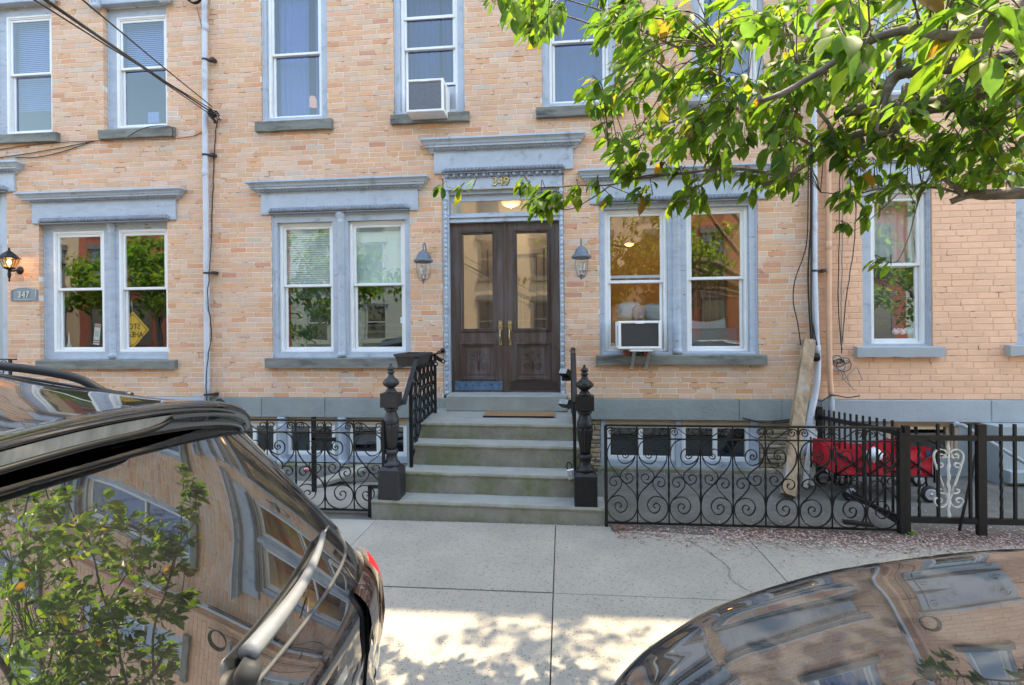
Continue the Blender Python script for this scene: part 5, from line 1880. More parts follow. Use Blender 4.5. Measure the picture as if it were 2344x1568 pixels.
for (px, kind, topy) in pp:
    xx = pX(px, yP, 1100)
    m = MB()
    zt_ = zpt if kind else pZ(1010, yP, px)
    if px == 2180:
        m.box(xx - .008, xx + .008, yP - .008, yP + .008, zr1, zt_)
        m.build('picket', M['iron'], t)
        continue
    if kind == 1:
        m.box(xx - .010, xx + .010, yP - .010, yP + .010, zr0, zt_)
    else:
        n = 46
        vs, fs = [], []
        for i in range(n + 1):
            z = zr0 + (zt_ - zr0) * i / n
            a = i / n * 14 if .08 < i / n < .92 else (0 if i / n <= .08 else 14)
            for q in range(4):
                an = a + q * math.pi / 2 + math.pi / 4
                vs.append((xx + .013 * math.cos(an), yP + .013 * math.sin(an), z))
        for i in range(n):
            for q in range(4):
                fs.append((i * 4 + q, i * 4 + (q + 1) % 4, (i + 1) * 4 + (q + 1) % 4, (i + 1) * 4 + q))
        fs.append((n * 4, n * 4 + 1, n * 4 + 2, n * 4 + 3))
        m.add(vs, fs)
    m.build('picket', M['iron'], t)
# white scroll ornament
xc = pX(2171.5, yP, 1100)
P = Plane((xc, yP, zr0 + .02), (1, 0, 0))
Hh = zr1 - zr0 - .03
def wp(x, y):     # coordinates read from the ornament, centre bar at x=1490, top rail 475, bottom 1235
    return ((x - 1490) / 760 * Hh, (1235 - y) / 760 * Hh)
m = MB()
for sg in (-1, 1):
    for c in ([(1400, 650), (1420, 660), (1450, 650), (1465, 625), (1480, 640), (1475, 610), (1450, 582), (1400, 578), (1365, 610), (1358, 660), (1380, 740), (1420, 870), (1460, 990), (1482, 1060)],
              [(1440, 625), (1410, 622), (1408, 645), (1435, 662), (1465, 648), (1482, 610)],
              [(1480, 1060), (1470, 1100), (1430, 1130), (1385, 1120), (1362, 1085), (1370, 1050), (1400, 1042), (1425, 1060), (1415, 1082), (1395, 1080)],
              [(1400, 745), (1425, 745), (1438, 725), (1425, 708), (1400, 708), (1385, 730)],
              [(1440, 925), (1462, 990), (1430, 998), (1405, 985), (1400, 962), (1420, 958)]):
        pts = [P(sg * wp(x, y)[0], wp(x, y)[1]) for x, y in c]
        m.ribbon(catmull(pts, 5), (0, 1, 0), .018, .009)
pts = [P(.004 * math.sin(i * 1.3), i / 30 * Hh) for i in range(31)]
m.tube(pts, [.012 + .003 * math.sin(i * 1.7) for i in range(31)], 6)
m.build('scroll_ornament', M['white_iron'], t)
# leaning brace and diagonal
o = MB().tube([W(2241, 1010, -1.80), W(2196, 1215, -2.0)], .012, 5).build('brace', M['iron'], t)

# side fence between the two areaways, running to the wall
t = thing('side_fence', 'black iron side fence with pickets running back to the wall beside the red wagon', 'fence', (2.8, -1, 0))
bx_ = pX(1875, -.15, 1000)
A0 = Vector((bx_, -.15, 0))
A1 = Vector((pX(2052, yP + .06, 1000), yP + .06, 0))
dd = A1 - A0
q_ = dd.to_track_quat('X', 'Z').to_matrix().to_4x4()
def bar_between(a, b, w, h):
    d = b - a
    return MB().box(0, d.length, -w, w, -h, h, xf=Matrix.Translation(a) @ d.to_track_quat('X', 'Z').to_matrix().to_4x4())
T0, T1 = W(1877, 955, -.15), W(2056, 990, yP + .06)
bar_between(T0, T1, .01, .024).build('top_rail', M['iron'], t)
B0, B1 = W(1900, 1104, -.15), W(2056, 1180, yP + .06)
B0 = Vector((A0.x, A0.y, .06))
B1 = Vector((A1.x, A1.y, .09))
bar_between(B0, B1, .01, .024).build('bottom_rail', M['iron'], t)
MB().box(A0.x - .03, A0.x + .03, -.18, -.12, -.02, pZ(931, -.15, 1875)).build('post', M['iron'], t)
for k in range(12):
    u = (k + .9) / 12.6
    p = T0.lerp(T1, u)
    b = B0.lerp(B1, u)
    MB().box(p.x - .008, p.x + .008, p.y - .008, p.y + .008, b.z, p.z + .10).build('picket', M['iron'], t)
# loose brown bar lying across the foot of the scroll fence
o = bar_between(W(1935, 1130, -1.35), W(2060, 1185, -1.86), .012, .018).build('loose_bar', M['iron_rust'])
tag(o, 'rusty iron bar sloping down behind the right end of the scroll fence', 'bar')
m = MB()
for a, b, c, d in ((1930, 1194, 1998, 1202), ):
    m = bar_between(W(a, b, -1.97), W(c, d, -2.02), .03, .012)
o = m.build('dark_slat', M['iron_rust'])
tag(o, 'dark flat slat lying on the petals under the scroll fence', 'slat')

# ================================================================== wagon
xw0, xw1 = pX(1915, -.98, 1050), pX(2134, -.98, 1050)
yw0, yw1 = -.98, -.45
zw0, zw1 = pZ(1089, yw0, 2030), pZ(1030, yw0, 2030)
t = thing('folding_wagon', 'red fabric folding wagon with black frame standing behind the iron fences', 'wagon', ((xw0 + xw1) / 2, -.7, 0))
m = MB()
def wf(xa, ya, xb, yb_):
    m.grid(lambda u, v: (xa + (xb - xa) * u, ya + (yb_ - ya) * u + .012 * mnoise.noise(Vector((u * 7 + xa, v * 4, ya))), zw0 + (zw1 - zw0 + .02 * math.sin(u * 9) - (.03 * math.sin(u * math.pi) if abs(xa - xb) > .1 else 0)) * v), 24, 8)
wf(xw0, yw0, xw1, yw0)
wf(xw0, yw1, xw1, yw1)
wf(xw0, yw0, xw0, yw1)
wf(xw1, yw0, xw1, yw1)
m.box(xw0, xw1, yw0, yw1, zw0, zw0 + .01)
m.build('basket', M['wagon_red'], t)
n = 3
for y in (yw0 - .012, yw1 + .012):
    m = MB()
    for k in range(n):
        xa = xw0 + (xw1 - xw0) * k / n
        xb = xw0 + (xw1 - xw0) * (k + 1) / n
        m.tube([(xa, y, zw0 + .01), (xb, y, zw1 - .03)], .009, 6)
        m.tube([(xa, y, zw1 - .03), (xb, y, zw0 + .01)], .009, 6)
    m.tube([(xw0 - .012, y, zw0), (xw1 + .012, y, zw0)], .009, 6)
    for x in (xw0 - .012, xw1 + .012):
        m.tube([(x, y, zw0 - .06), (x, y, zw1 + .02)], .011, 6)
    m.build('frame', M['plastic_black'], t)
m = MB().tube(catmull([(xw1 + .01, yw0, zw1), (xw1 + .07, yw0, zw1 + .01), (xw1 + .08, yw0 + .03, zw1 + .06), (xw1 - .1, yw0 + .2, zw1 + .13), (xw1 - .35, yw0 + .25, zw1 + .18)], 6), .012, 6)
m.build('handle', M['plastic_black'], t)
for (x, y, r_) in ((pX(2125, yw0, 1120), yw0 - .02, .085), (pX(2105, yw1, 1110), yw1 + .02, .085), (xw0 + .12, yw0 - .02, .08), (xw0 + .12, yw1 + .02, .08)):
    zc = r_ - .012
    m = MB().lathe([(r_ * .62, -.022), (r_ * .9, -.024), (r_, -.012), (r_, .012), (r_ * .9, .024), (r_ * .62, .022)], (x, y, zc), 24, axis='Y')
    wo_ = m.build('wheel', M['rubber'], t)
    m = MB().lathe([(.001, .03), (r_ * .18, .03), (r_ * .2, .02)], (x, y, zc), 12, axis='Y')
    for k in range(7):
        a = k * 6.283 / 7
        m.box(-.010, .010, -.027, .027, .012, r_ * .66, xf=Matrix.Translation((x, y, zc)) @ Matrix.Rotation(a, 4, 'Y'))
    m.lathe([(r_ * .60, -.025), (r_ * .67, -.025), (r_ * .67, .025), (r_ * .60, .025)], (x, y, zc), 24, axis='Y')
    m.build('hub', M['hub'], wo_)
    MB().tube([(x, y + .03, zc), (x - .02, y + .03, zw0)], .012, 6).build('fork', M['plastic_black'], t)
MB().box(pX(2120, yw0 - .02, 1035), pX(2131, yw0 - .02, 1035), yw0 - .016, yw0 - .013, pZ(1042, yw0, 2125), pZ(1030, yw0, 2125)).build('patch', M['patch'], t)
# plastic bag and bottles in the wagon
m = MB()
c = W(1998, 1040, -1.02)
m.grid(lambda u, v: c + Vector((.085 * math.cos(u * 6.283) * math.sin(v * 3.14) * (1 + .3 * mnoise.noise(Vector((u * 9, v * 5, 0)))), -.02 + .06 * math.sin(u * 6.283) * math.sin(v * 3.14), .16 * (v - .5) * (1 + .2 * mnoise.noise(Vector((u * 7, v * 6, 4)))))), 24, 14)
o = m.build('plastic_bag', M['bed'])
tag(o, 'white crumpled plastic bag hanging on the front of the red wagon', 'bag')

# ================================================================== boards against the wall
def plank(a, b, w0, w1, th, mat, name, label, cat='plank', group=None):
    a, b = Vector(a), Vector(b)
    d = (b - a)
    m = MB()
    n = 10
    vs, fs = [], []
    side = Vector((1, 0, 0))
    nr = d.cross(side).normalized()
    side = nr.cross(d).normalized()
    for i in range(n + 1):
        u = i / n
        w = (w0 + (w1 - w0) * u) / 2
        p = a + d * u + side * .006 * mnoise.noise(Vector((u * 4, a.x, 1)))
        for s_, q in ((-1, -1), (1, -1), (1, 1), (-1, 1)):
            vs.append(p + side * (s_ * w) + nr * (q * th / 2))
    for i in range(n):
        for q in range(4):
            fs.append((i * 4 + q, i * 4 + (q + 1) % 4, (i + 1) * 4 + (q + 1) % 4, (i + 1) * 4 + q))
    fs += [(0, 1, 2, 3), (n * 4 + 3, n * 4 + 2, n * 4 + 1, n * 4)]
    m.add(vs, fs)
    o = m.build(name, mat)
    tag(o, label, cat, group)
    return o


plank(W(1803, 1134, -.98) , W(1852, 780, -.09), .135, .125, .09, M['board'], 'timber_post', 'thick weathered wooden post leaning on the wall beside the white pipe', 'post')
plank(W(1842, 1116, -.62), W(1862, 962, -.12), .055, .05, .02, M['plank_white'], 'loose_plank', 'narrow peeling white plank leaning right behind the wooden post', 'plank', 'planks leaning on the wall')
plank(W(1858, 1112, -.55), W(1868, 968, -.10), .045, .04, .02, M['plank_white'], 'loose_plank', 'shorter peeling white plank beside the black side fence post', 'plank', 'planks leaning on the wall')
plank(W(1838, 1110, -.50), W(1852, 1000, -.10), .05, .05, .02, M['board'], 'loose_plank', 'thin tan plank squeezed between the post and the white planks', 'plank', 'planks leaning on the wall')

# ================================================================== pipes and cables
def pipe(pts, r, mat, name, label, couplings=(), straps=(), cat='pipe', smooth_n=6, strap_mat='iron_grey'):
    t = thing(name, label, cat, pts[0])
    MB().tube(catmull(pts, smooth_n), r, 12).build('tube', mat, t)
    for c in couplings:
        MB().lathe([(r * 1.0, -.05), (r * 1.14, -.045), (r * 1.14, .045), (r * 1.0, .05)], c, 14).build('coupling', mat, t)
    for c in straps:
        m = MB().lathe([(r * 1.05, -.012), (r * 1.18, -.012), (r * 1.18, .012), (r * 1.05, .012)], c, 14)
        m.cbox(c[0] + r, c[0] + r + .075, c[1] - .01, c[1] + .05, c[2] - .014, c[2] + .014, .003)
        m.cbox(c[0] + r + .05, c[0] + r + .09, c[1] - .03, c[1] + .06, c[2] - .02, c[2] + .02, .003)
        m.build('strap', M[strap_mat], t)
    return t


yp = -.075
pts = [W(470, 0, yp), W(470, 300, yp), W(473, 620, yp), W(474, 930, yp)]
pts[0].z = 8.4
pipe(pts, .037, M['pipe_white'], 'downpipe', 'tall white painted pipe on the brick wall right of the left pair of windows',
     [W(470, 62, yp), W(470, 395, yp)], [W(470, 137, yp), W(470, 355, yp), W(473, 625, yp), W(474, 903, yp)])
pts = [W(1863, 100, yp), W(1863, 330, yp), W(1864, 620, yp), W(1868, 760, yp), W(1872, 830, yp - .03), W(1868, 890, yp - .08), W(1856, 950, yp - .14), W(1838, 1040, yp - .2)]
pts[0].z = 8.4
pipe(pts, .035, M['pipe_white'], 'conduit_pipe', 'white pipe that bows out near the leaning wooden post', [W(1870, 800, yp - .02)], [W(1864, 620, yp)])
pts = [W(1896, 200, -.04), W(1896, 400, -.04), W(1897, 700, -.04), W(1899, 850, -.06), W(1903, 905, -.09)]
pts[0].z = 8.4
t = pipe(pts, .032, M['pipe_peach'], 'downpipe', 'peach painted pipe at the corner of the painted brick house', [W(1896, 562, -.04), W(1899, 846, -.05)], [])
MB().tube([W(1903, 905, -.09), W(1904, 985, -.09)], .034, 12).build('tube', M['band_right'], t)

def cable(pts, r, mat, label, name='cable', group=None, n=8, wob=0.0):
    q = catmull(pts, n)
    if wob:
        q = [p + Vector((mnoise.noise(p * 9), 0, mnoise.noise(p * 9 + Vector((5, 5, 5))))) * wob for p in q]
    o = MB().tube(q, r, 5).build(name, mat)
    tag(o, label, 'cable', group)
    return o


A = W(485, 259, -.12)
ends = [(-20, 5, -4.2), (18, -8, -4.2), (30, -12, -4.15), (52, -14, -4.2), (110, -18, -4.1)]
for k, (px, py, y) in enumerate(ends):
    e = W(px, py, y)
    d = e - A
    far = A + d * 2.6
    far.z += .5
    a = A + Vector((-.03 * (k % 2), 0, -.02 * k + .05 if k < 4 else .09))
    mid = a.lerp(far, .5) - Vector((0, 0, .06 + .02 * k))
    c = cable([a, a.lerp(mid, .5) - Vector((0, 0, .02)), mid, mid.lerp(far, .5) - Vector((0, 0, .0)), far], .0065 if k != 1 else .010, M['cable'],
              ['lowest of the overhead service cables sloping across the upper left windows', 'thickest of the overhead service cables sloping across the upper left windows', 'overhead service cable just above the thickest one at upper left', 'overhead service cable second from the top at upper left', 'topmost of the overhead service cables, apart from the others'][k], 'service_cable', 'overhead cables running to the white downpipe')
t = thing('cable_anchor', 'dark tangle of cable ends where the overhead cables reach the white downpipe', 'cables', A)
rc = random.Random(4)
m = MB()
for k in range(16):
    p = [A + Vector((rc.uniform(-.04, .0), rc.uniform(-.04, .0), rc.uniform(-.01, .05)))]
    for _ in range(4):
        p.append(p[-1] + Vector((rc.uniform(0, .04), rc.uniform(-.01, .02), rc.uniform(-.06, .02))))
    m.tube(catmull(p, 4), .006, 5)
m.build('loose_wire', M['cable'], t)
m = MB().cbox(A.x - .05, A.x + .03, A.y - .01, A.y + .06, A.z - .04, A.z, .005)
m.build('clamp', M['iron_grey'], t)
yc = -.02
cable([W(500, 270, -.05), W(494, 300, yc), W(488, 400, yc), W(485, 520, yc), W(480, 610, -.12), W(476, 690, -.12), W(484, 760, yc), W(476, 820, -.12), W(472, 870, -.12), W(474, 930, -.12)], .0065, M['cable'], 'black cable hanging down beside and across the white downpipe on the left', wob=.012)
cable([W(-20, 345, yc), W(70, 332, yc), W(150, 325, yc), W(220, 322, yc), W(300, 319, -.08), W(390, 318, -.08), W(440, 312, yc), W(463, 302, yc)], .0055, M['cable_brown'], 'brown cable running under the upper left window sills to the downpipe')
cable([W(-20, 363, yc), W(60, 352, yc), W(140, 338, yc), W(215, 323, yc)], .006, M['cable'], 'black cable drooping on the brick above the number plaque windows, upper one')
cable([W(35, 361, yc), W(90, 359, yc), W(150, 345, yc), W(205, 326, yc)], .006, M['cable'], 'black cable ending on top of the far left door cornice')
cable([W(292, 313, -.09), W(320, 297, -.10), W(350, 289, -.12), W(385, 289, -.12), W(395, 297, -.1), W(394, 314, -.08)], .006, M['cable'], 'black cable looped over the upper left window sill')
m = MB()
c = W(448, 0, -.05)
for k in range(5):
    m.tube([c + Vector((.085 * math.cos(a / 20 * 6.283) * (1 + .08 * k), -.01 * k, .085 * math.sin(a / 20 * 6.283) + .03)) for a in range(21)], .007, 5)
o = m.build('cable_coil', M['cable'])
tag(o, 'small black cable coil at the top of the wall left of the downpipe', 'cable coil')
cable([W(450, 15, yc), W(458, 45, yc), W(462, 70, yc), W(463, 150, yc)], .004, M['cable_brown'], 'thin brown wire dropping from the small cable coil at the top')
# right bundle beside the white conduit
for k, (pts, lab) in enumerate((([(1855, 310), (1856, 500), (1850, 620), (1852, 700), (1858, 800)], 'thick black cable nearest the white conduit on the right'),
                                ([(1852, 300), (1850, 420), (1848, 540), (1838, 590), (1820, 640), (1816, 690), (1826, 740), (1833, 790)], 'black cable bowing out left of the conduit to the wooden post'),
                                ([(1859, 300), (1858, 480), (1857, 600), (1857, 700), (1861, 775)], 'second thick black cable against the white conduit on the right'),
                                ([(1858, 730), (1868, 780), (1876, 820), (1874, 870), (1870, 908), (1880, 918), (1905, 905), (1940, 910), (1968, 906)], 'thin black wire crossing the white conduit and the grey band'))):
    cable([W(a, b, -.06 - .02 * k) for a, b in pts], .010 if k in (0, 2) else .007, M['cable'], lab, group='cables by the white conduit')
for k, (pts, mat, lab) in enumerate((([(1924, 300), (1922, 430), (1921, 560), (1919, 700), (1924, 770), (1928, 800)], 'cable', 'black cable beside the peach pipe, leftmost of the three hanging there'),
                                     ([(1930, 330), (1929, 430), (1928, 600), (1925, 720), (1927, 800)], 'cable_grey', 'grey cable hanging in the middle beside the peach pipe'),
                                     ([(1964, 380), (1957, 530), (1948, 610), (1936, 690), (1928, 780), (1926, 810)], 'cable', 'black cable slanting from the leaves to the wire tangle by the peach pipe'))):
    cable([W(a, b, -.03) for a, b in pts], .006, M[mat], lab, group='cables beside the peach pipe', wob=.008)
t = thing('wire_tangle', 'tangled loops of black and white wire hanging on the painted brick', 'wires', W(1925, 825, -.04))
for j in range(9):
    m = MB()
    c = W(1922 + rc.uniform(-8, 14), 828 + rc.uniform(-12, 14), -.05)
    rr = rc.uniform(.04, .09)
    ph = rc.uniform(0, 6)
    sq = rc.uniform(.5, 1)
    m.tube([c + Vector((rr * math.cos(ph + a / 18 * 6.2), rc.uniform(-.01, .01), rr * sq * math.sin(ph + a / 18 * 6.2))) for a in range(19)], .0045, 5)
    m.build('loop', M[('cable', 'cable_grey', 'cable', 'steel')[j % 4]], t)
for pts in ([(1928, 840), (1940, 870), (1952, 890), (1961, 893)], [(1932, 850), (1928, 870), (1940, 860), (1958, 842), (1966, 850), (1974, 870)], [(1925, 845), (1930, 865), (1944, 882), (1948, 884)]):
    m = MB().tube(catmull([W(a, b, -.03) for a, b in pts], 6), .004, 5)
    m.build('loose_end', M['cable_grey'], t)
m = MB()
c = W(1945, 335, -.07)
for k in range(5):
    m.tube([c + Vector((.13 * math.cos(a / 24 * 6.283 + .3 * k) * (1 + .04 * k), -.012 * k, .13 * math.sin(a / 24 * 6.283 + .3 * k) * (1 + .04 * k))) for a in range(25)], .008, 6)
o = m.build('cable_coil', M['cable'])
tag(o, 'large black cable coil on the painted wall half hidden by leaves', 'cable coil')
cable([W(1770, 965, -.05), W(1800, 961, -.06), W(1830, 962, -.06), W(1868, 955, -.06)], .008, M['cable'], 'black cable running along under the grey band to the wooden post', wob=.01)
cable([W(1700, 957, -.04), W(1740, 966, -.05), W(1780, 968, -.05), W(1822, 964, -.06)], .007, M['cable'], 'black cable sagging above the right basement window', wob=.01)
m = MB().lathe([(.001, -.05), (.045, -.05), (.05, -.03), (.05, .03), (.045, .05), (.001, .05)], (0, 0, 0), 18, axis='X')
m.xform(Matrix.Translation(W(1864, 818, -.16)))
o = m.build('cable_spool', M['plastic_black'])
tag(o, 'small round black cable spool fixed behind the wooden post', 'spool')

# handrail pipe on the far right, pale block beside it
t = thing('pipe_handrail', 'pale blue grey pipe handrail sloping down behind the picket fence', 'handrail', W(2240, 1000, -.35))
MB().tube([W(2190, 972, -.32), W(2204, 973, -.36), W(2262, 1008, -.5), W(2400, 1092, -.9)], .020, 10).build('rail', M['band_right'], t)
MB().lathe([(.034, -.01), (.034, .01)], W(2190, 972, -.315), 12, axis='Y').build('flange', M['band_right'], t)
m = MB().cbox(pX(2313, -.4, 1090), pX(2460, -.4, 1090), -.40, -.3, pZ(1108, -.4, 2330), pZ(1080, -.4, 2330), .01)
o = m.build('side_steps', M['basewall'])
tag(o, 'pale blue grey painted concrete steps at the right edge behind the fence', 'steps')

# ================================================================== lanterns
def lantern(px, py0, py1, label):
    """py0: top of cap, py1: tip of the lower finial"""
    yl = -.20
    z1, z0 = pZ(py0, yl, px), pZ(py1, yl, px)
    xc = pX(px, yl, (py0 + py1) / 2)
    H = z1 - z0
    t = thing('wall_lantern', label, 'lantern', (xc, yl, z0), 'coach lanterns beside the wooden doors')
    c = (xc, yl, z0)
    MB().lathe([(.010, H + .01), (.020, H), (.045, H - .018), (.066, H - .042), (.080, H - .070), (.088, H - .098), (.092, H - .112), (.118, H - .118), (.124, H - .130), (.122, H - .148), (.100, H - .158), (.090, H - .150)], c, 36, flute=18, fl_amp=.06).build('cap', M['lantern'], t)
    MB().lathe([(.082, H - .155), (.086, H - .20), (.084, H - .27), (.072, H - .33), (.050, H - .375), (.020, H - .395)], c, 24).build('glass_bowl', M['glass_lantern'], t)
    m = MB()
    for k in range(4):
        a = k * math.pi / 2 + .6
        pts = [(xc + r_ * math.cos(a), yl + r_ * math.sin(a), z0 + z) for r_, z in ((.090, H - .155), (.092, H - .20), (.090, H - .27), (.078, H - .33), (.055, H - .378), (.02, H - .40))]
        m.tube(catmull(pts, 4), .003, 5)
    m.lathe([(.001, 0), (.006, .006), (.012, .022), (.006, .034), (.018, .045), (.024, .058), (.02, .065)], (xc, yl, z0 + H - .46 if H > .5 else z0), 12)
    m.build('cage', M['lantern'], t)
    m = MB()
    for k in range(3):
        a = k * 2.094
        p = (xc + .028 * math.cos(a), yl + .028 * math.sin(a), z0 + H - .33)
        m.lathe([(.010, 0), (.010, .06), (.006, .062), (.012, .08), (.010, .11), (.001, .13)], p, 10)
    m.tube([(xc, yl, z0 + H - .40), (xc, yl, z0 + H - .30)], .008, 6)
    m.build('candle_bulbs', M['steel'], t)
    m = MB().tube(catmull([(xc, yl, z0 + H - .01), (xc, yl + .003, z0 + H + .05), (xc, yl + .03, z0 + H + .095), (xc, yl + .08, z0 + H + .10), (xc, yl + .13, z0 + H + .06), (xc, yl + .16, z0 + H - .02), (xc, yl + .19, z0 + H - .06)], 6), .009, 8)
    m.lathe([(.045, -.01), (.05, 0), (.04, .015)], (xc, -.008, z0 + H - .06), 16, axis='Y')
    m.build('arm', M['lantern'], t)
    return t


lantern(969, 573, 650, 'unlit grey wall lantern left of the wooden doors')
lantern(1331, 563, 640, 'unlit grey wall lantern right of the wooden doors')
# lit lantern of the left house
yl = -.22
xc = pX(21, yl, 600)
zc = pZ(592, yl, 21)
t = thing('wall_lantern', 'black lit wall lantern with warm bulb at the left edge', 'lantern', (xc, yl, zc))
m = MB().lathe([(.125, 0), (.128, .008), (.105, .022), (.075, .06), (.035, .095), (.02, .105), (.012, .12), (.016, .13), (.006, .15), (.001, .16)], (xc, yl, zc), 6, smooth=False)
m.build('cap', M['iron'], t)
m = MB().lathe([(.108, -.002), (.060, -.125)], (xc, yl, zc), 6, smooth=False)
m.f = m.f[:-2]; m.m = m.m[:-2]; m.sm = m.sm[:-2]; m.tone = m.tone[:-2]
m.build('glass_panes', glass_mat('amber seeded glass', (1.0, .80, .55), 1.5, .01), t)
m = MB()
for k in range(6):
    a = 2 * math.pi * k / 6
    m.tube([(xc + .110 * math.cos(a), yl + .110 * math.sin(a), zc), (xc + .062 * math.cos(a), yl + .062 * math.sin(a), zc - .125)], .004, 4)
m.lathe([(.064, -.122), (.066, -.135), (.03, -.15), (.015, -.16), (.018, -.19), (.022, -.22), (.012, -.27), (.006, -.28), (.012, -.30), (.001, -.325)], (xc, yl, zc), 12)
ax, az = pX(45, -.01, 619), pZ(619, -.01, 45)
m.tube(catmull([(xc, yl, zc - .17), (xc + .05, yl + .03, zc - .165), (ax - .03, -.05, az - .0), (ax, -.02, az)], 5), .012, 8)
m.lathe([(.001, .035), (.03, .03), (.055, .012), (.06, 0)], (ax, -.002, az), 14, axis='Y')
m.build('frame', M['iron'], t)
MB().ball((xc, yl, zc - .05), .022, .022, .04, 10, 8).build('bulb', M['bulb'], t)
l = bpy.data.lights.new('lantern_light', 'POINT')
l.energy = 1.1
l.color = (1, .62, .3)
l.shadow_soft_size = .03
lo = bpy.data.objects.new('lantern_light', l)
COL.objects.link(lo)
lo.parent = t
lo.location = (0, 0, -.05)

# number plaque 347
x0, x1 = pX(24, -.02, 672), pX(85, -.02, 672)
z0, z1 = pZ(688.5, -.02, 54), pZ(663, -.02, 54)
t = thing('number_plaque', 'small grey blue arched plaque with raised silver number 347', 'sign', ((x0 + x1) / 2, -.02, z0))
m = MB()
prof = []
for i in range(17):
    u = i / 16
    prof.append((x0 + (x1 - x0) * u, z1 - .006 + (.036 * math.sin(u * math.pi) ** .8 if .12 < u < .88 else 0)))
vs = [(x0, -.018, z0), (x1, -.018, z0)] + [(x, -.018, z) for x, z in reversed(prof)]
vb = [(x, 0.0, z) for x, y, z in vs]
n = len(vs)
m.add(vs + vb, [tuple(range(n))] + [(i, (i + 1) % n, n + (i + 1) % n, n + i) for i in range(n)])
m.build('plate', M['plaque'], t)
ed = MB()
pts = [Vector(v) + Vector((0, -.003, 0)) for v in vs]
cc = sum(pts, Vector()) / n
pts = [cc + (p - cc) * .9 for p in pts]
ed.tube(pts + [pts[0]], .004, 4)
ed.build('rim', M['silver'], t)
v, f = text_mesh('347', .125, .004)
m = MB().add([((x0 + x1) / 2 + p.x, -.024 - p.z, (z0 + z1) / 2 + .005 + p.y) for p in v], f)
m.build('number', M['silver'], t)
# railing fragment at the left edge
t = thing('stair_railing', 'piece of black scrolled iron railing at the left edge beside the number plaque house', 'railing', W(10, 840, -.5), )
yr = -.5
MB().box(pX(-90, yr, 823), pX(37, yr, 823), yr - .012, yr + .012, pZ(824, yr, 10), pZ(821, yr, 10)).build('top_rail', M['iron'], t)
MB().box(pX(21, yr, 840), pX(26, yr, 840), yr - .012, yr + .012, pZ(900, yr, 20), pZ(822, yr, 20)).build('post', M['iron'], t)
m = MB()
for c0 in ((8, 833, .05), (2, 850, .07), (-14, 836, .06)):
    c = W(c0[0], c0[1], yr)
    m.ribbon([c + Vector((c0[2] * (1 - .8 * a / 26) * math.cos(a * .45), 0, c0[2] * (1 - .8 * a / 26) * math.sin(a * .45))) for a in range(27)], (0, 1, 0), .012, .006)
m.build('scroll', M['iron'], t)

# small security camera box beside the left pipe
c = W(502, 924, -.12)
t = thing('utility_sensor', 'small black house shaped box on an arm beside the foot of the left pipe', 'box', c)
m = MB().cbox(c.x - .045, c.x + .045, c.y - .03, c.y + .03, c.z - .055, c.z + .03, .004)
m.add([(c.x - .05, c.y - .035, c.z + .03), (c.x + .05, c.y - .035, c.z + .03), (c.x, c.y - .035, c.z + .07), (c.x - .05, c.y + .03, c.z + .03), (c.x + .05, c.y + .03, c.z + .03), (c.x, c.y + .03, c.z + .07)], [(0, 1, 2), (0, 2, 5, 3), (1, 4, 5, 2)])
m.build('body', M['iron_grey'], t)
m = MB().lathe([(.012, 0), (.012, .012), (.001, .012)], (c.x, c.y - .03, c.z + .0), 10, axis='Y')
m.build('eye', M['steel'], t)
MB().tube([c + Vector((0, 0, -.05)), W(475, 934, -.1)], .012, 6).build('arm', M['iron_grey'], t)

# ================================================================== air conditioners
def aircon(px0, px1, py0, py1, yf, dpt, label, style):
    x0, x1 = pX(px0, yf, (py0 + py1) / 2), pX(px1, yf, (py0 + py1) / 2)
    z0, z1 = pZ(py1, yf, (px0 + px1) / 2), pZ(py0, yf, (px0 + px1) / 2)
    t = thing('window_air_conditioner', label, 'air conditioner', ((x0 + x1) / 2, yf, z0), 'window air conditioners')
    m = MB()
    b = .030
    for q in ((x0, x0 + b, z0, z1), (x1 - b, x1, z0, z1), (x0 + b, x1 - b, z0, z0 + b), (x0 + b, x1 - b, z1 - b * (1.0), z1)):
        m.cbox(q[0], q[1], yf, yf + .04, q[2], q[3], .006)
    m.box(x0 + .002, x1 - .002, yf + .012, yf + dpt, z0 + .003, z0 + .012)
    m.box(x0 + .002, x1 - .002, yf + .012, yf + dpt, z1 - .012, z1 - .002)
    for x in (x0, x1 - .008):
        m.box(x + .001, x + .007, yf + .03, yf + dpt, z0 + .01, z1 - .01)
    m.build('casing', M['plastic_white'], t)
    m = MB()
    if style:
        # hexagonal wire mesh
        m.box(x0 + b, x1 - b, yf + .022, yf + .026, z0 + b, z1 - b)
        z = z0 + b + .006
        k = 0
        while z < z1 - b:
            x = x0 + b + (.009 if k % 2 else 0)
            while x < x1 - b - .008:
                m.box(x, x + .013, yf + .014, yf + .022, z, z + .005)
                x += .018
            z += .0105
            k += 1
        m.build('grille', M['plastic_dark'], t)
    else:
        m.box(x0 + b, x1 - b, yf + .03, yf + .034, z0 + b, z1 - b)
        z = z0 + b
        while z < z1 - b - .006:
            m.box(x0 + b, x1 - b, yf + .012, yf + .03, z, z + .004)
            z += .009
        m.build('grille', M['fin'], t)
    m = MB()
    for x, s_ in ((x0 - .001, -1), (x1 + .001, 1)):
        for r_ in range(14):
            for q in range(5):
                y = yf + .045 + q * .018
                z = z0 + .05 + r_ * (z1 - z0 - .1) / 14
                m.box(min(x, x + s_ * .001), max(x, x + s_ * .001), y, y + .009, z, z + .010)
    m.build('side_vents', M['plastic_dark'], t)
    m = MB().cbox((x0 + x1) / 2 - .05, (x0 + x1) / 2 + .05, yf - .004, yf + .01, z1 - .035, z1 - .016, .003)
    m.build('badge_plate', M['plastic_white'], t)
    return t, x0, x1, z0, z1


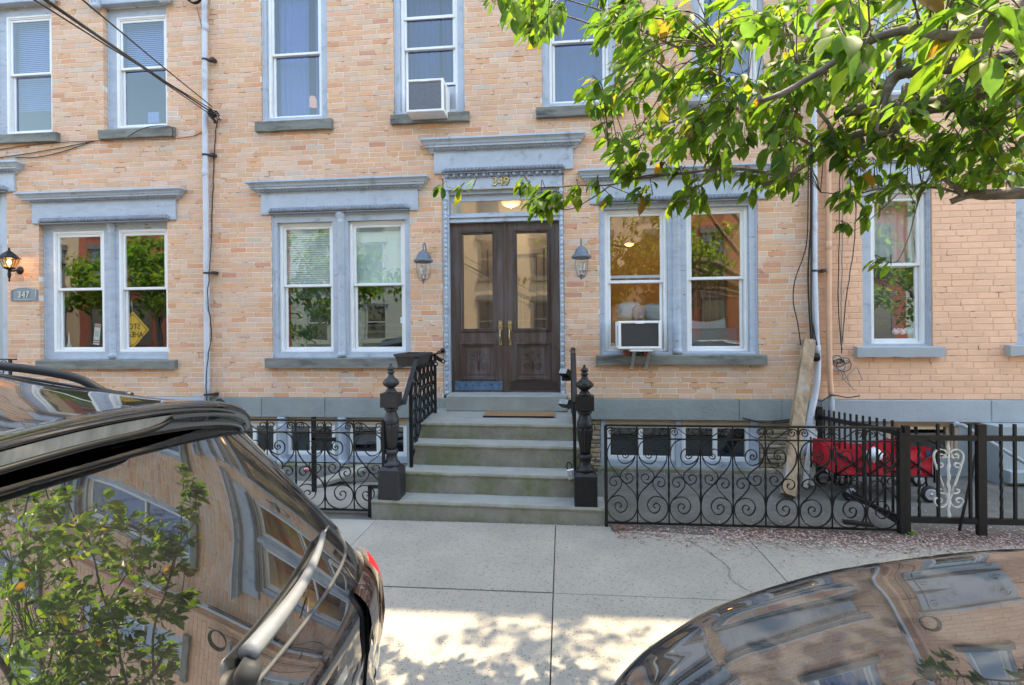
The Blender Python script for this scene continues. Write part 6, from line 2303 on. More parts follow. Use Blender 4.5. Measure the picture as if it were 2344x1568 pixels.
aircon(929.5, 1015, 180, 255, -.32, .42, 'white window air conditioner with scuffed grey fins on an upper sill', 0)
t, x0, x1, z0, z1 = aircon(1416, 1514, 734.5, 799, -.30, .42, 'white window air conditioner with dark honeycomb grille beside the bed window', 1)
m = MB()
xm_ = (x0 + x1) / 2
m.cbox(x0 + .14, x1 - .10, -.29, .02, z0 - .03, z0 - .002, .003)
m.build('support_tray', M['plastic_white'], t)
m = MB()
for q in (x0 + .17, x1 - .15):
    sl = .02 if q > xm_ else 0
    m.add([(q, -.28, z0 - .03), (q + .04, -.28, z0 - .03), (q + .04 - sl * 1, -.03, z0 - .25), (q - sl, -.03, z0 - .25),
           (q, -.25, z0 - .03), (q + .04, -.25, z0 - .03), (q + .04 - sl, 0, z0 - .25), (q - sl, 0, z0 - .25)],
          [(0, 1, 2, 3), (4, 7, 6, 5), (0, 3, 7, 4), (1, 5, 6, 2), (3, 2, 6, 7)])
    m.cbox(q - sl - .008, q + .048 - sl, -.035, -.005, z0 - .262, z0 - .235, .004)
m.build('support_leg', M['steel'], t)
m = MB()
for q in (x0 + .09, x0 + .33):
    m.cbox(q, q + .07, -.10, .03, z0 - .085, z0 - .03, .004)
m.build('wood_block', M['red_block'], t)

# ================================================================== things in the left windows
c = W(304, 755, .165)
t = thing('warning_sign', 'yellow diamond warning sign with reversed black lettering behind the left window', 'sign', c)
s = .26
xf = Matrix.Translation(c) @ Matrix.Rotation(R(2), 4, 'Z')
m = MB().add([xf @ Vector(p) for p in ((-s * .92, 0, 0), (0, 0, -s), (s * .92, 0, 0), (0, 0, s), (-s * .92, .01, 0), (0, .01, -s), (s * .92, .01, 0), (0, .01, s))],
             [(0, 1, 2, 3), (7, 6, 5, 4), (0, 4, 5, 1), (1, 5, 6, 2), (2, 6, 7, 3), (3, 7, 4, 0)])
# picture: only the right half shows past the sash
m.build('plate', M['sign_yellow'], t)
m = MB()
k = .88
pts = [xf @ Vector(p) for p in ((-s * .92 * k, -.003, 0), (0, -.003, -s * k), (s * .92 * k, -.003, 0), (0, -.003, s * k))]
m.tube(pts + [pts[0]], .005, 4)
m.build('border', M['sign_black'], t)
v, f = text_mesh('STOP', .115, .001)
m = MB().add([xf @ Vector((-p.x * .82 + .0, -.004 - p.z, p.y + .045)) for p in v], f)
v, f = text_mesh('AHEAD', .115, .001)
m.add([xf @ Vector((-p.x * .82 + .0, -.004 - p.z, p.y - .07)) for p in v], f)
m.build('lettering', M['sign_black'], t)
MB().tube([xf @ Vector((0, 0, s)), xf @ Vector((-.02, 0, s + .16))], .006, 5).build('hanger', M['steel'], t)
c = W(222, 765, .22)
t = thing('poster_sheet', 'white sheet with red and green print leaning behind the left window', 'poster', c)
xf = Matrix.Translation(c) @ Matrix.Rotation(R(6), 4, 'Y') @ Matrix.Rotation(R(-15), 4, 'Z')
MB().box(-.065, .065, 0, .003, -.15, .15, xf=xf).build('sheet', M['paper'], t)
m = MB()
for z in (.10, .125, -.13, -.10):
    m.box(-.06, .06, -.002, -.001, z, z + .017, xf=xf)
m.build('red_print', M['print_red'], t)
m = MB()
for z in (.03, .0, -.03):
    m.box(-.045, .04, -.002, -.001, z, z + .010, xf=xf)
m.build('green_print', M['print_green'], t)
m = MB().lathe([(.03, 0), (.035, .02), (.012, .10), (.006, .2), (.001, .24)], W(158, 798, .22), 10)
o = m.build('candle_ornament', M['paper'])
tag(o, 'pale pointed ornament at the bottom corner of the left window', 'ornament')
# toys in the right house window
for k, (px, mat, lab) in enumerate(((2050, 'toy_white', 'white spotted toy at the left in the right house window'), (2066, 'blind', 'plain white toy second from left in the right house window'), (2082, 'toy_blue', 'blue patterned toy in the right house window'), (2098, 'toy_white', 'white spotted toy nearest the frame in the right house window'))):
    c = W(px, 760, .20)
    m = MB().ball(c, .045, .03, .035, 10, 7)
    m.ball(c + Vector((.025, -.01, .028)), .022, .02, .02, 8, 6)
    m.ball(c + Vector((-.02, -.01, .03)), .016, .014, .016, 8, 6)
    o = m.build('toy_figure', M[mat])
    tag(o, lab, 'toy', 'toys on the right house window ledge')

# rubble slab and scraps behind the left fence
m = MB()
a = W(740, 1110, -1.0)
m.cbox(-.3, .3, -.12, .12, -.02, .03, .01, jit=.01)
m.xform(Matrix.Translation((-2.55, -.95, .12)) @ Matrix.Rotation(R(24), 4, 'Z') @ Matrix.Rotation(R(-14), 4, 'Y'))
o = m.build('stone_slab', M['slab_smooth'])
tag(o, 'broken pale stone slab lying behind the left scroll fence', 'slab')
m = MB().cbox(-3.4, -1.9, -1.75, -.9, -.02, .05, .012, jit=.004)
o = m.build('concrete_step', M['slab_smooth'])
tag(o, 'low concrete step inside the left areaway beside the stoop', 'step')
m = MB().lathe([(.03, 0), (.03, .05), (.001, .05)], W(703, 1080, -1.3), 10)
o = m.build('red_cap', M['tail_red'])
tag(o, 'tiny red cap hanging behind the left scroll fence post', 'cap')

# ================================================================== parked SUV
def lerp_tab(tab, z):
    if z <= tab[0][0]:
        return tab[0][1]
    for (a, va), (b, vb) in zip(tab, tab[1:]):
        if z <= b:
            t_ = (z - a) / (b - a)
            return va + (vb - va) * t_
    return tab[-1][1]


def smooth_tab(tab, z, d=.035):
    return sum(lerp_tab(tab, z + o) for o in (-d, -d / 2, 0, d / 2, d)) / 5


SY = -5.66
XR_T = [(-.02, -.84), (.06, -.68), (.14, -.62), (.44, -.61), (.52, -.63), (.60, -.64), (.75, -.625), (.88, -.63), (.95, -.68), (1.02, -.735), (1.20, -.875), (1.47, -1.09), (1.6, -1.20)]
W_T = [(-.05, .90), (.05, .93), (.3, .955), (.55, .965), (.80, .955), (.95, .94), (1.05, .91), (1.25, .85), (1.45, .78), (1.6, .72)]
XF = -5.55
XF_T = [(-.02, XF + .25), (.1, XF + .02), (.5, XF), (.7, XF + .06), (.85, XF + .25), (.9, XF + .95), (1.0, XF + 1.25), (1.25, XF + 1.75), (1.47, XF + 2.2), (1.6, XF + 2.6)]
SN = 4.2


def sx(y, z, out=0.0):
    """x of the SUV's rear surface at (y, z), y measured from the centre line"""
    w = smooth_tab(W_T, z)
    u = min(.9995, abs(y) / w)
    return smooth_tab(XR_T, z, .02) - .05 * u * u - .34 * (1 - (1 - u ** SN) ** (1 / SN)) + out


def srear(y, z, out=0.0):
    p = Vector((sx(y, z), SY + y, z))
    if out:
        e = .004
        a = Vector((sx(y + e, z) - sx(y - e, z), 2 * e, 0))
        b = Vector((sx(y, z + e) - sx(y, z - e), 0, 2 * e))
        n = a.cross(b).normalized()
        if n.x < 0:
            n = -n
        p += n * out
    return p


suv = thing('parked_suv', 'glossy black SUV parked at left with rear wiper, spoiler and red tail lamp', 'car', (-3.2, SY, -.15))
NZ, NA = 64, 40


def sring(k, z):
    """k in 0..1 round half the plan outline, from rear centre to front centre"""
    w = smooth_tab(W_T, z)
    if k < .42:
        a = k / .42 * math.pi / 2
        y = w * math.sin(a) ** (2 / SN)
        y = min(y, w * .9999)
        return sx(y, z), y
    if k < .58:
        t_ = (k - .42) / .16
        xa = sx(w * .9999, z)
        xb = smooth_tab(XF_T, z) + .6
        return xa + (xb - xa) * t_, w
    a = (1 - (k - .58) / .42) * math.pi / 2
    u = max(0.0, math.sin(a)) ** (2 / SN)
    y = w * u
    return smooth_tab(XF_T, z) + .6 - .6 * (1 - min(.9999, u) ** SN) ** (1 / SN), y


m = MB()
vs = []
zz = [-.02 + 1.50 * i / NZ for i in range(NZ + 1)]
for z in zz:
    ring = []
    for i in range(NA + 1):
        x, y = sring(i / NA, z)
        ring.append((x, SY + y, z))
    for i in range(NA - 1, 0, -1):
        x, y = sring(i / NA, z)
        ring.append((x, SY - y, z))
    vs.append(ring)
n = len(vs[0])
m.add([p for r_ in vs for p in r_], [(i * n + q, i * n + (q + 1) % n, (i + 1) * n + (q + 1) % n, (i + 1) * n + q) for i in range(NZ) for q in range(n)], 0, None, True)
m.add(vs[0], [tuple(range(n - 1, -1, -1))])
m.build('body', M['car_black'], suv)
ZR = [(-4.2, 1.60), (-3.6, 1.72), (-3.0, 1.755), (-2.5, 1.75), (-2.04, 1.73), (-1.6, 1.66), (-1.3, 1.625), (-1.03, 1.612)]


def lipx(u):
    return -1.045 - .06 * u * u - .075 * abs(u) ** 6


def roofz(x, u):
    return smooth_tab([(a, b) for a, b in ZR], x, .10) - .11 * u * u - .05 * abs(u) ** 6


def roofp(s_, u):
    xl = lipx(u)
    x = xl + (-4.3 - xl) * s_
    w = .76
    if abs(u) > 1:
        k = (abs(u) - 1) / .2
        return Vector((x, SY + math.copysign(w + .03 * k, u), roofz(x, 1) - .22 * k))
    return Vector((x, SY + u * w, roofz(x, u)))


m = MB().grid(lambda a, b: roofp(a, -1.2 + 2.4 * b), 50, 44)
m.build('roof', M['car_black'], suv)
# spoiler: rear face and hollow underside
m = MB()
def spo(a, b):
    u = -1 + 2 * b
    xl = lipx(u)
    zt_ = roofz(xl, u)
    k = abs(u) ** 4
    prof = [(0, 0), (.012, -.006), (.016, -.016), (.012, -.028), (.000, -.036), (-.006, -.070 + .03 * k), (-.016, -.086 + .04 * k), (-.06, -.092 + .035 * k), (-.16, -.11 + .035 * k), (-.24, -.15 + .04 * k), (-.32, -.20 + .06 * k)]
    t_ = a * (len(prof) - 1)
    i = min(int(t_), len(prof) - 2)
    f_ = t_ - i
    dx = prof[i][0] + (prof[i + 1][0] - prof[i][0]) * f_
    dz = prof[i][1] + (prof[i + 1][1] - prof[i][1]) * f_
    return Vector((xl + dx, SY + u * .76 * (1 + .012), zt_ + dz))
m.grid(spo, 27, 44)
m.build('spoiler', M['car_black'], suv)
# third brake light under the lip
m = MB()
def bl(a, b):
    u = -.44 + .74 * b
    k = 1 - abs((u + .07) / .37) ** 6
    xl = lipx(u)
    zt_ = roofz(xl, u)
    return Vector((xl + .004 - .006 * a, SY + u * .769, zt_ - .036 - (.004 + .026 * k) * a))
m.grid(bl, 4, 40)
m.build('brake_light', M['brake_lens'], suv)
m = MB()
pts = [bl(1, i / 30) + Vector((0, 0, -.006)) for i in range(31)]
m.tube(pts, .008, 6)
m.build('brake_light_frame', M['plastic_black'], suv)
# rear window
def gl(a, b):
    u = -1 + 2 * b
    zb_ = .985 + .02 * u * u + .10 * max(0, abs(u) - .86) ** 1.5 * 6
    z = zb_ + (1.485 - zb_) * a
    w = smooth_tab(W_T, z) * .90
    return srear(u * w, z, .006)
m = MB().grid(gl, 26, 60)
m.build('rear_window', M['car_glass'], suv)
m = MB()
edge = [gl(a / 20, 0) for a in range(20, -1, -1)] + [gl(0, b / 50) for b in range(51)] + [gl(a / 20, 1) for a in range(21)]
m.tube(edge, .0065, 6)
m.build('window_seal', M['car_seal'], suv)
# side windows
for sg in (-1, 1):
    for (xa, xb) in ((-1.62, -2.35), (-2.42, -3.2), (-3.26, -4.0)):
        m = MB().grid(lambda a, b: Vector((xa + (xb - xa) * b + (-.10 * a if xb < -3.5 or xa > -1.7 else 0), SY + sg * (smooth_tab(W_T, 1.0 + .42 * a) + .005), 1.0 + .42 * a)), 6, 6)
        m.build('side_window', M['car_glass'], suv)
# roof rails
for sg in (-1, 1):
    pts = [Vector((x, SY + sg * .66, roofz(x, .87) + (.05 if -3.6 < x < -1.75 else .012))) for x in (-1.55, -1.65, -1.8, -2.2, -2.8, -3.4, -3.6, -3.75)]
    m = MB().tube(catmull(pts, 4), .016, 8)
    m.build('roof_rail', M['plastic_black'], suv)
    pts = [Vector((x, SY + sg * .575, roofz(x, .757) + .001)) for x in (-1.25, -1.5, -2, -2.6, -3.2, -3.8)]
    MB().tube(catmull(pts, 4), .005, 4).build('roof_groove', M['plastic_black'], suv)
# tail lamps
def lampf(y0, y1, z0, z1, out, sg, tilt=.0):
    return lambda a, b: srear(sg * (y0 + (y1 - y0) * b + tilt * (a - .5)) * min(1, smooth_tab(W_T, z0 + (z1 - z0) * a) / .95), z0 + (z1 - z0) * a, out + .012 * math.sin(a * math.pi) ** .5)
for sg in (-1, 1):
    for nm, fn, mt in (('tail_lamp', lampf(.60, .945, .60, .93, .012, sg, -.06), 'tail_dark'), ('red_lens', lampf(.79, .94, .60, .925, .030, sg, -.05), 'tail_red'), ('reverse_lens', lampf(.66, .79, .585, .64, .020, sg, 0), 'brake_lens')):
        m = MB().grid(fn, 16, 16)
        if nm == 'tail_lamp':
            to = m.build(nm, M[mt], suv)
        else:
            m.build(nm, M[mt], to)
    # lens continues round the side
    m = MB().grid(lambda a, b: Vector((-1.16 - .26 * b, SY + sg * (smooth_tab(W_T, .62 + .29 * a) + .012 - .01 * b), .62 + .06 * b + (.29 - .05 * b) * a)), 4, 6)
    m.build('side_lens', M['tail_red'], to)
# seams of the tailgate
m = MB()
for sg in (-1, 1):
    m.tube([srear(sg * (.60 + .05 * (z - .2)), z, .001) for z in [.18 + .05 * i for i in range(17)]], .0045, 4)
m.tube([srear(-.62 + 1.24 * i / 40, .50 + 0 * i, .002) for i in range(41)], .005, 4)
m.build('tailgate_seam', M['plastic_black'], suv)
m = MB().grid(lambda a, b: srear(-.30 + .60 * b, .66 + .12 * a, .003), 4, 12)
m.build('plate_recess', M['plastic_black'], suv)
m = MB().grid(lambda a, b: srear(-.36 + .72 * b, .80 + .035 * a, .014), 3, 12)
m.build('chrome_bar', M['chrome'], suv)
m = MB().tube([srear(.075 * math.cos(a / 20 * 6.283), .905 + .045 * math.sin(a / 20 * 6.283), .006) for a in range(21)], .008, 6)
m.build('badge', M['chrome'], suv)
m = MB().grid(lambda a, b: srear(.46 + .07 * b, .70 + .024 * a + .012 * b, .008), 2, 4)
m.build('chrome_letter', M['chrome'], suv)
# rear wiper
pw = srear(.04, 1.035, .035)
tip = srear(.70, 1.085, .020)
m = MB()
we = srear(.60, 1.09, .030)
q = [pw.lerp(we, t_) + Vector((.030 * math.sin(t_ * math.pi), 0, 0)) for t_ in (0, .25, .5, .75, 1)]
m.tube(catmull(q, 6), [.024 - .00065 * k for k in range(25)], 12)
m.tube([we, tip], .004, 6)
m.build('rear_wiper', M['car_plastic'], suv)
m = MB().tube([srear(.02, 1.0, .0), srear(.03, 1.02, .045)], [.030, .024], 14)
m.build('wiper_pivot', M['rubber'], suv)
q = [srear(.08 + .045 * i, 1.045 + .0035 * i, .010) for i in range(14)]
MB().tube(q, .005, 5).build('wiper_blade', M['rubber'], suv)
# bumpers, arches and wheels
m = MB().grid(lambda a, b: srear((-.93 + 1.86 * b) * .985, .0 + .30 * a, .008), 6, 40)
m.build('rear_bumper', M['car_plastic'], suv)


def car_wheel(x, y, r_, sg, par):
    m = MB().lathe([(r_ * .62, -.10), (r_ * .94, -.115), (r_, -.09), (r_, .09), (r_ * .94, .115), (r_ * .62, .10)], (x, y, r_ - .15), 32, axis='Y')
    w = m.build('wheel', M['rubber'], par)
    m = MB()
    for k in range(10):
        m.box(-.018, .018, -.10, .10, .04, r_ * .62, xf=Matrix.Translation((x, y, r_ - .15)) @ Matrix.Rotation(k * .6283, 4, 'Y'))
    m.lathe([(.001, .11), (.06, .105), (.07, .08), (.07, -.08), (.001, -.10)], (x, y, r_ - .15), 16, axis='Y')
    m.lathe([(r_ * .58, -.10), (r_ * .64, -.11), (r_ * .64, .11), (r_ * .58, .10)], (x, y, r_ - .15), 32, axis='Y')
    m.build('rim', M['hub'], w)


for x in (-1.75, -4.6):
    for sg in (-1, 1):
        car_wheel(x, SY + sg * .88, .36, sg, suv)
# dry stalk stuck on the glass
m = MB().tube([srear(.36, 1.02, .01), srear(.30, 1.0, .02)], .0025, 4)
for k in range(4):
    p = srear(.37, 1.03, .012)
    m.add([p, p + Vector((.012 * math.cos(k * 1.6), .02 * math.sin(k * 1.6), .012)), p + Vector((.02 * math.cos(k * 1.6 + .4), .03 * math.sin(k * 1.6 + .5), .004))], [(0, 1, 2)])
o = m.build('dry_stalk', M['stalk'])
tag(o, 'dry brown flower stalk stuck on the rear window of the SUV', 'stalk')

# ================================================================== car at the lower right
CY = -5.62
car = thing('parked_car', 'dark grey car whose glossy bonnet fills the lower right, reflecting the houses', 'car', (2.6, CY, -.15))
CX0 = -.09
CH = [(CX0, .47), (CX0 + .05, .63), (CX0 + .15, .75), (CX0 + .3, .85), (CX0 + .55, .925), (CX0 + 1.0, 1.0), (CX0 + 1.5, 1.055), (CX0 + 2.0, 1.09), (CX0 + 2.4, 1.11), (CX0 + 4.2, 1.10), (CX0 + 4.6, .95), (CX0 + 4.75, .5)]
CW = .97


def cw(x):
    s_ = max(0.0, min(1, (x - CX0) / 1.7))
    e_ = max(0.0, min(1, (CX0 + 4.75 - x) / .5))
    return CW * (1 - (1 - s_) ** 2.0) ** .5 * (1 - (1 - e_) ** 3) ** (1 / 3)


def csurf(xx, b, out=0.0):
    """b in 0..1 runs up one side, across the top and down the other side"""
    w = cw(xx) + out
    h = smooth_tab(CH, xx, .05)
    n_ = 10.0
    t_ = b * 4
    if t_ < 1:
        px_, pz_ = 1.0, t_
    elif t_ < 3:
        px_, pz_ = 2 - t_, 1.0
    else:
        px_, pz_ = -1.0, 4 - t_
    r_ = (abs(px_) ** n_ + abs(pz_) ** n_) ** (-1 / n_)
    u, v = px_ * r_, pz_ * r_
    z = .02 + (h - .02 - .04 * u * u) * v + out * (1 if .24 < b < .76 else 0)
    z += .012 * math.exp(-((abs(u) - .78) / .10) ** 2) * v * (1 if xx < CX0 + 2 else 0) * min(1, max(0, (xx - CX0 - .1) / .5))
    return Vector((xx, CY + u * w, z))


xsx = [CX0 + .62 * (i / 30) ** 2.2 for i in range(31)] + [CX0 + .62 + (4.13 - .5) * i / 40 for i in range(1, 41)] + [CX0 + 4.25 + .5 * (1 - (1 - i / 14) ** 2) for i in range(1, 15)]
m = MB().grid(lambda a, b: csurf(xsx[int(round(a * (len(xsx) - 1)))], b), len(xsx) - 1, 96)
m.build('body', M['car_grey'], car)
# cabin
def cab(a, b):
    u = -1 + 2 * b
    prof = [(2.0, 1.12), (2.35, 1.32), (2.75, 1.50), (3.1, 1.57), (3.7, 1.58), (4.2, 1.50), (4.55, 1.30), (4.72, 1.1)]
    t_ = a * (len(prof) - 1)
    i = min(int(t_), len(prof) - 2)
    f_ = t_ - i
    x = prof[i][0] + (prof[i + 1][0] - prof[i][0]) * f_
    z = prof[i][1] + (prof[i + 1][1] - prof[i][1]) * f_
    w = .80 - .25 * (z - 1.12)
    if abs(u) > .85:
        k = (abs(u) - .85) / .15
        return Vector((CX0 + x - .1 + .12 * 1, CY + math.copysign(w + .06 * k * (z - 1.0), u), 1.1 + (z - .05 - 1.1) * (1 - k)))
    return Vector((CX0 + x - .1 + .12 * u * u * (1 if x < 3.4 else -1), CY + u / .85 * w, z - .05 * (u / .85) ** 4))
m = MB().grid(cab, 42, 40)
m.build('cabin', M['car_glass'], car)
m = MB().grid(lambda a, b: cab(.36 + .30 * a, .09 + .82 * b) + Vector((0, 0, .006)), 10, 20)
m.build('roof', M['car_grey'], car)
# bonnet shut line
m = MB()
for sg in (-1, 1):
    pts = []
    for i in range(30):
        u = .87 - .10 * math.exp(-(i / 3.0))
        b = .25 + (1 - u) * .25
        pts.append(csurf(CX0 + .26 + 1.8 * i / 29, b if sg > 0 else 1 - b, .001))
    m.tube(pts, .0035, 4)
pts = [csurf(CX0 + .26 - .10 * (1 - (-1 + 2 * i / 30) ** 2), .25 + (1 - .77) * .25 + .5 * .77 * i / 30, .001) for i in range(31)]
m.tube(pts, .0035, 4)
m.build('bonnet_seam', M['plastic_black'], car)
for sg in (0, 1):
    m = MB().grid(lambda a, b: csurf(CX0 + .06 + .30 * b, (lambda q: q if sg else 1 - q)(.185 + .055 * a + .012 * b), .006), 8, 12)
    m.build('headlight', M['brake_lens'], car)
for x in (CX0 + .95, CX0 + 3.9):
    for sg in (-1, 1):
        car_wheel(x, CY + sg * .86, .34, sg, car)

# ================================================================== far side of the street (seen in the panes and paint)
def far_house(x0, x1, h, mat, label, cols, floors, group='houses across the street'):
    t = thing('far_house', label, 'house', ((x0 + x1) / 2, -19, -.15), group)
    MB().box(x0, x1, -27, -19, -.15, h).build('wall', M[mat], t)
    MB().cornice(x0 + .05, x1 - .05, -19, [(0, h)]).build('coping', M['far_trim'], t) if False else None
    m = MB().box(x0, x1, -19.0, -18.6, h - .4, h + .2)
    m.build('roof_cornice', M['far_trim'], t)
    w = (x1 - x0) / cols
    for f_ in range(floors):
        for c in range(cols):
            xc = x0 + w * (c + .5)
            z = 1.3 + f_ * 3.1
            m = MB()
            for q in ((xc - .55, xc - .47, z, z + 1.9), (xc + .47, xc + .55, z, z + 1.9), (xc - .47, xc + .47, z, z + .08), (xc - .47, xc + .47, z + 1.8, z + 1.9), (xc - .47, xc + .47, z + .92, z + .99)):
                m.box(q[0], q[1], -18.99, -18.93, q[2], q[3])
            m.box(xc - .65, xc + .65, -18.99, -18.85, z - .14, z - .002)
            m.box(xc - .65, xc + .65, -18.99, -18.88, z + 1.91, z + 2.2)
            wf_ = m.build('window', M['greywall'] if mat == 'greywall' else M['far_trim'], t)
            MB().box(xc - .47, xc + .47, -18.985, -18.96, z + .08, z + 1.8).build('pane', M['far_glass'], wf_)
    return t


far_house(-34, -26, 10.5, 'tanwall', 'far tan brick house across the street, leftmost in the reflections', 3, 3)
far_house(-26, -14, 11, 'redbrick', 'far red brick house with dark window trim across the street', 5, 3)
far_house(-14, -5, 10.2, 'greywall', 'far pale grey house across the street behind the camera, left of the tan one', 3, 3)
far_house(-5, 6, 10.8, 'tanwall', 'far tan brick house across the street, straight behind the camera', 4, 3)
far_house(6, 16, 10.3, 'redbrick', 'second far red brick house, across the street right of the tan one', 4, 3)
far_house(16, 30, 10.6, 'greywall', 'far pale grey house across the street, rightmost in the reflections', 4, 3)
struct(MB().box(-60, 60, -19, -14.6, -.3, -.0).build('sidewalk', M['slab_smooth']))

# ================================================================== leaves
LEAFPAL = [((.078, .138, .034), 5), ((.100, .160, .032), 4), ((.055, .105, .040), 3), ((.14, .185, .035), 2), ((.18, .165, .035), .4), ((.19, .10, .03), .12)]


def leaf_tone(r_):
    c = r_.choices([p[0] for p in LEAFPAL], [p[1] for p in LEAFPAL])[0]
    k = r_.uniform(.95, 1.35)
    return tuple(v * k for v in c)


def leaf_shape(L, wd, fold, curl, seed):
    """leaf from its stalk at the origin towards +X, upper side +Z"""
    prof = [0.0, .55, .92, 1.0, .90, .62, .26, 0.0]
    us = [0, .12, .30, .48, .65, .80, .92, 1.04]
    vs, fs = [], []
    for i, (u, p) in enumerate(zip(us, prof)):
        x = L * u
        z = -curl * L * u * u
        w = wd * p
        wav = .08 * wd * math.sin(u * 11 + seed)
        if i in (0, len(us) - 1):
            vs.append((x, 0, z))
        else:
            vs += [(x - .02 * L, -w, z + fold * w + wav), (x, 0, z), (x - .02 * L, w, z + fold * w - wav)]
    idx = [[0]] + [[1 + 3 * k, 2 + 3 * k, 3 + 3 * k] for k in range(len(us) - 2)] + [[1 + 3 * (len(us) - 2)]]
    for k in range(len(idx) - 1):
        a, b = idx[k], idx[k + 1]
        if len(a) == 1:
            fs += [(a[0], b[1], b[0]), (a[0], b[2], b[1])]
        elif len(b) == 1:
            fs += [(a[0], a[1], b[0]), (a[1], a[2], b[0])]
        else:
            fs += [(a[0], a[1], b[1], b[0]), (a[1], a[2], b[2], b[1])]
    return vs, fs


SHAPES = [leaf_shape(1, random.uniform(.22, .29), random.uniform(.1, .55), random.uniform(.05, .35), k) for k in range(6)]


def leaf_matrix(p, d, r_, size):
    d = Vector(d).normalized()
    up = Vector((r_.uniform(-.5, .5), r_.uniform(-.5, .5), 1))
    y = up.cross(d)
    if y.length < 1e-3:
        y = Vector((0, 1, 0))
    y.normalize()
    z = d.cross(y)
    return Matrix(((d.x * size, y.x * size, z.x * size, p.x), (d.y * size, y.y * size, z.y * size, p.y), (d.z * size, y.z * size, z.z * size, p.z), (0, 0, 0, 1)))


cherry = thing('cherry_tree', 'leafy cherry tree whose branches reach in over the street from the upper right', 'tree', (4.6, -4.05, 0))
limbs = []   # lists of Vector


def limb(pts, r0, r1, name='branch', mat='bark', n=6):
    q = catmull(pts, n)
    q = [p + Vector((mnoise.noise(p * 3 + Vector((9, 0, 0))), mnoise.noise(p * 3), mnoise.noise(p * 3 + Vector((0, 7, 0))))) * .015 for p in q]
    k = len(q)
    rr = [r0 + (r1 - r0) * i / (k - 1) for i in range(k)]
    rr = [x * (1 + .12 * mnoise.noise(Vector((i * .7, r0 * 50, 2)))) for i, x in enumerate(rr)]
    MB().tube(q, rr, 8 if r0 > .02 else 5).build(name, M[mat], cherry)
    limbs.append((q, rr))
    return q


def Wl(l):
    return [W(a, b, CAM.y + d) for a, b, d in l]


TR = Vector((4.55, -4.05, 0))
limb([TR + Vector((0, 0, -.1)), TR + Vector((.02, 0, .8)), TR + Vector((-.05, .03, 1.6)), TR + Vector((-.12, .05, 2.3))], .15, .11, 'trunk')
T2 = TR + Vector((-.12, .05, 2.2))
A_ = limb([T2, W(2700, 140, CAM.y + 2.9)] + Wl([(2344, 183, 2.9), (2230, 207, 2.95), (2150, 238, 3.0), (2060, 250, 3.0), (1990, 245, 3.05), (1930, 258, 3.1)]), .075, .028)
limb(Wl([(2060, 250, 3.0), (1996, 300, 3.05), (1953, 313, 3.1), (1890, 350, 3.15), (1840, 380, 3.2), (1800, 408, 3.25), (1743, 427, 3.3)]), .026, .013)
limb(Wl([(1800, 408, 3.25), (1720, 392, 3.3), (1640, 385, 3.35), (1560, 396, 3.4), (1481, 410, 3.45), (1420, 415, 3.5)]), .011, .005, 'twig')
limb(Wl([(1560, 396, 3.4), (1480, 405, 3.45), (1400, 424, 3.5), (1330, 424, 3.5), (1260, 430, 3.55), (1168, 431, 3.6), (1065, 433, 3.6), (1020, 424, 3.6)]), .007, .0025, 'twig')
limb(Wl([(1400, 424, 3.5), (1350, 455, 3.5), (1300, 478, 3.5), (1240, 470, 3.5)]), .005, .0025, 'twig')
limb(Wl([(1640, 385, 3.35), (1560, 455, 3.3), (1481, 457, 3.35), (1391, 423, 3.4)]), .006, .003, 'twig')
limb([T2, W(2640, 70, CAM.y + 2.6)] + Wl([(2344, 130, 2.7), (2216, 148, 2.8), (2120, 160, 2.9), (2056, 170, 3.0), (2030, 205, 3.0), (2020, 235, 3.0)]), .06, .022)
limb(Wl([(2030, 205, 3.0), (1980, 200, 3.1), (1900, 198, 3.15), (1846, 197, 3.2), (1760, 200, 3.25), (1700, 205, 3.3), (1653, 217, 3.3)]), .020, .009)
limb(Wl([(1653, 217, 3.3), (1600, 190, 3.3), (1530, 160, 3.35), (1480, 120, 3.35), (1400, 75, 3.35), (1328, 50, 3.4), (1230, 22, 3.4), (1168, 0, 3.4)]), .009, .004)
limb(Wl([(1653, 217, 3.3), (1700, 262, 3.25), (1740, 290, 3.2), (1800, 300, 3.2), (1860, 330, 3.15)]), .008, .012)
limb(Wl([(1653, 217, 3.3), (1590, 250, 3.3), (1520, 290, 3.3), (1450, 320, 3.3), (1390, 330, 3.3)]), .007, .003, 'twig')
limb(Wl([(1563, 113, 3.2), (1481, 77, 3.2), (1381, 27, 3.2), (1305, 0, 3.2)]), .008, .004)
limb(Wl([(1990, 60, 2.8), (1850, 75, 2.9), (1720, 95, 3.0), (1640, 120, 3.1), (1563, 113, 3.2)]), .010, .006)
limb([T2, W(2600, 20, CAM.y + 1.9)] + Wl([(2300, 40, 1.75), (2263, 70, 1.75), (2200, 82, 1.75), (2150, 82, 1.75), (2083, 67, 1.8), (1996, 90, 1.85), (1929, 127, 1.9), (1863, 173, 1.95), (1796, 213, 2.0), (1743, 233, 2.0), (1736, 222, 2.0)]), .022, .008)
limb([T2, W(2620, 440, CAM.y + 3.2)] + Wl([(2344, 443, 3.3), (2260, 447, 3.3), (2220, 447, 3.35), (2176, 463, 3.4)]), .050, .018)
limb(Wl([(2205, 446, 3.35), (2150, 430, 3.4), (2090, 425, 3.45), (2010, 432, 3.5), (1950, 446, 3.5), (1880, 440, 3.5)]), .010, .004, 'twig')
limb(Wl([(2205, 446, 3.35), (2160, 410, 3.3), (2110, 370, 3.3), (2060, 330, 3.3), (2040, 300, 3.3)]), .014, .012)
limb(Wl([(2030, 205, 3.0), (2010, 300, 2.9), (2060, 290, 2.9), (2070, 230, 3.0)]), .012, .012)
limb(Wl([(1953, 240, 3.0), (1962, 170, 2.9), (1968, 120, 2.8), (1950, 60, 2.7)]), .014, .008)
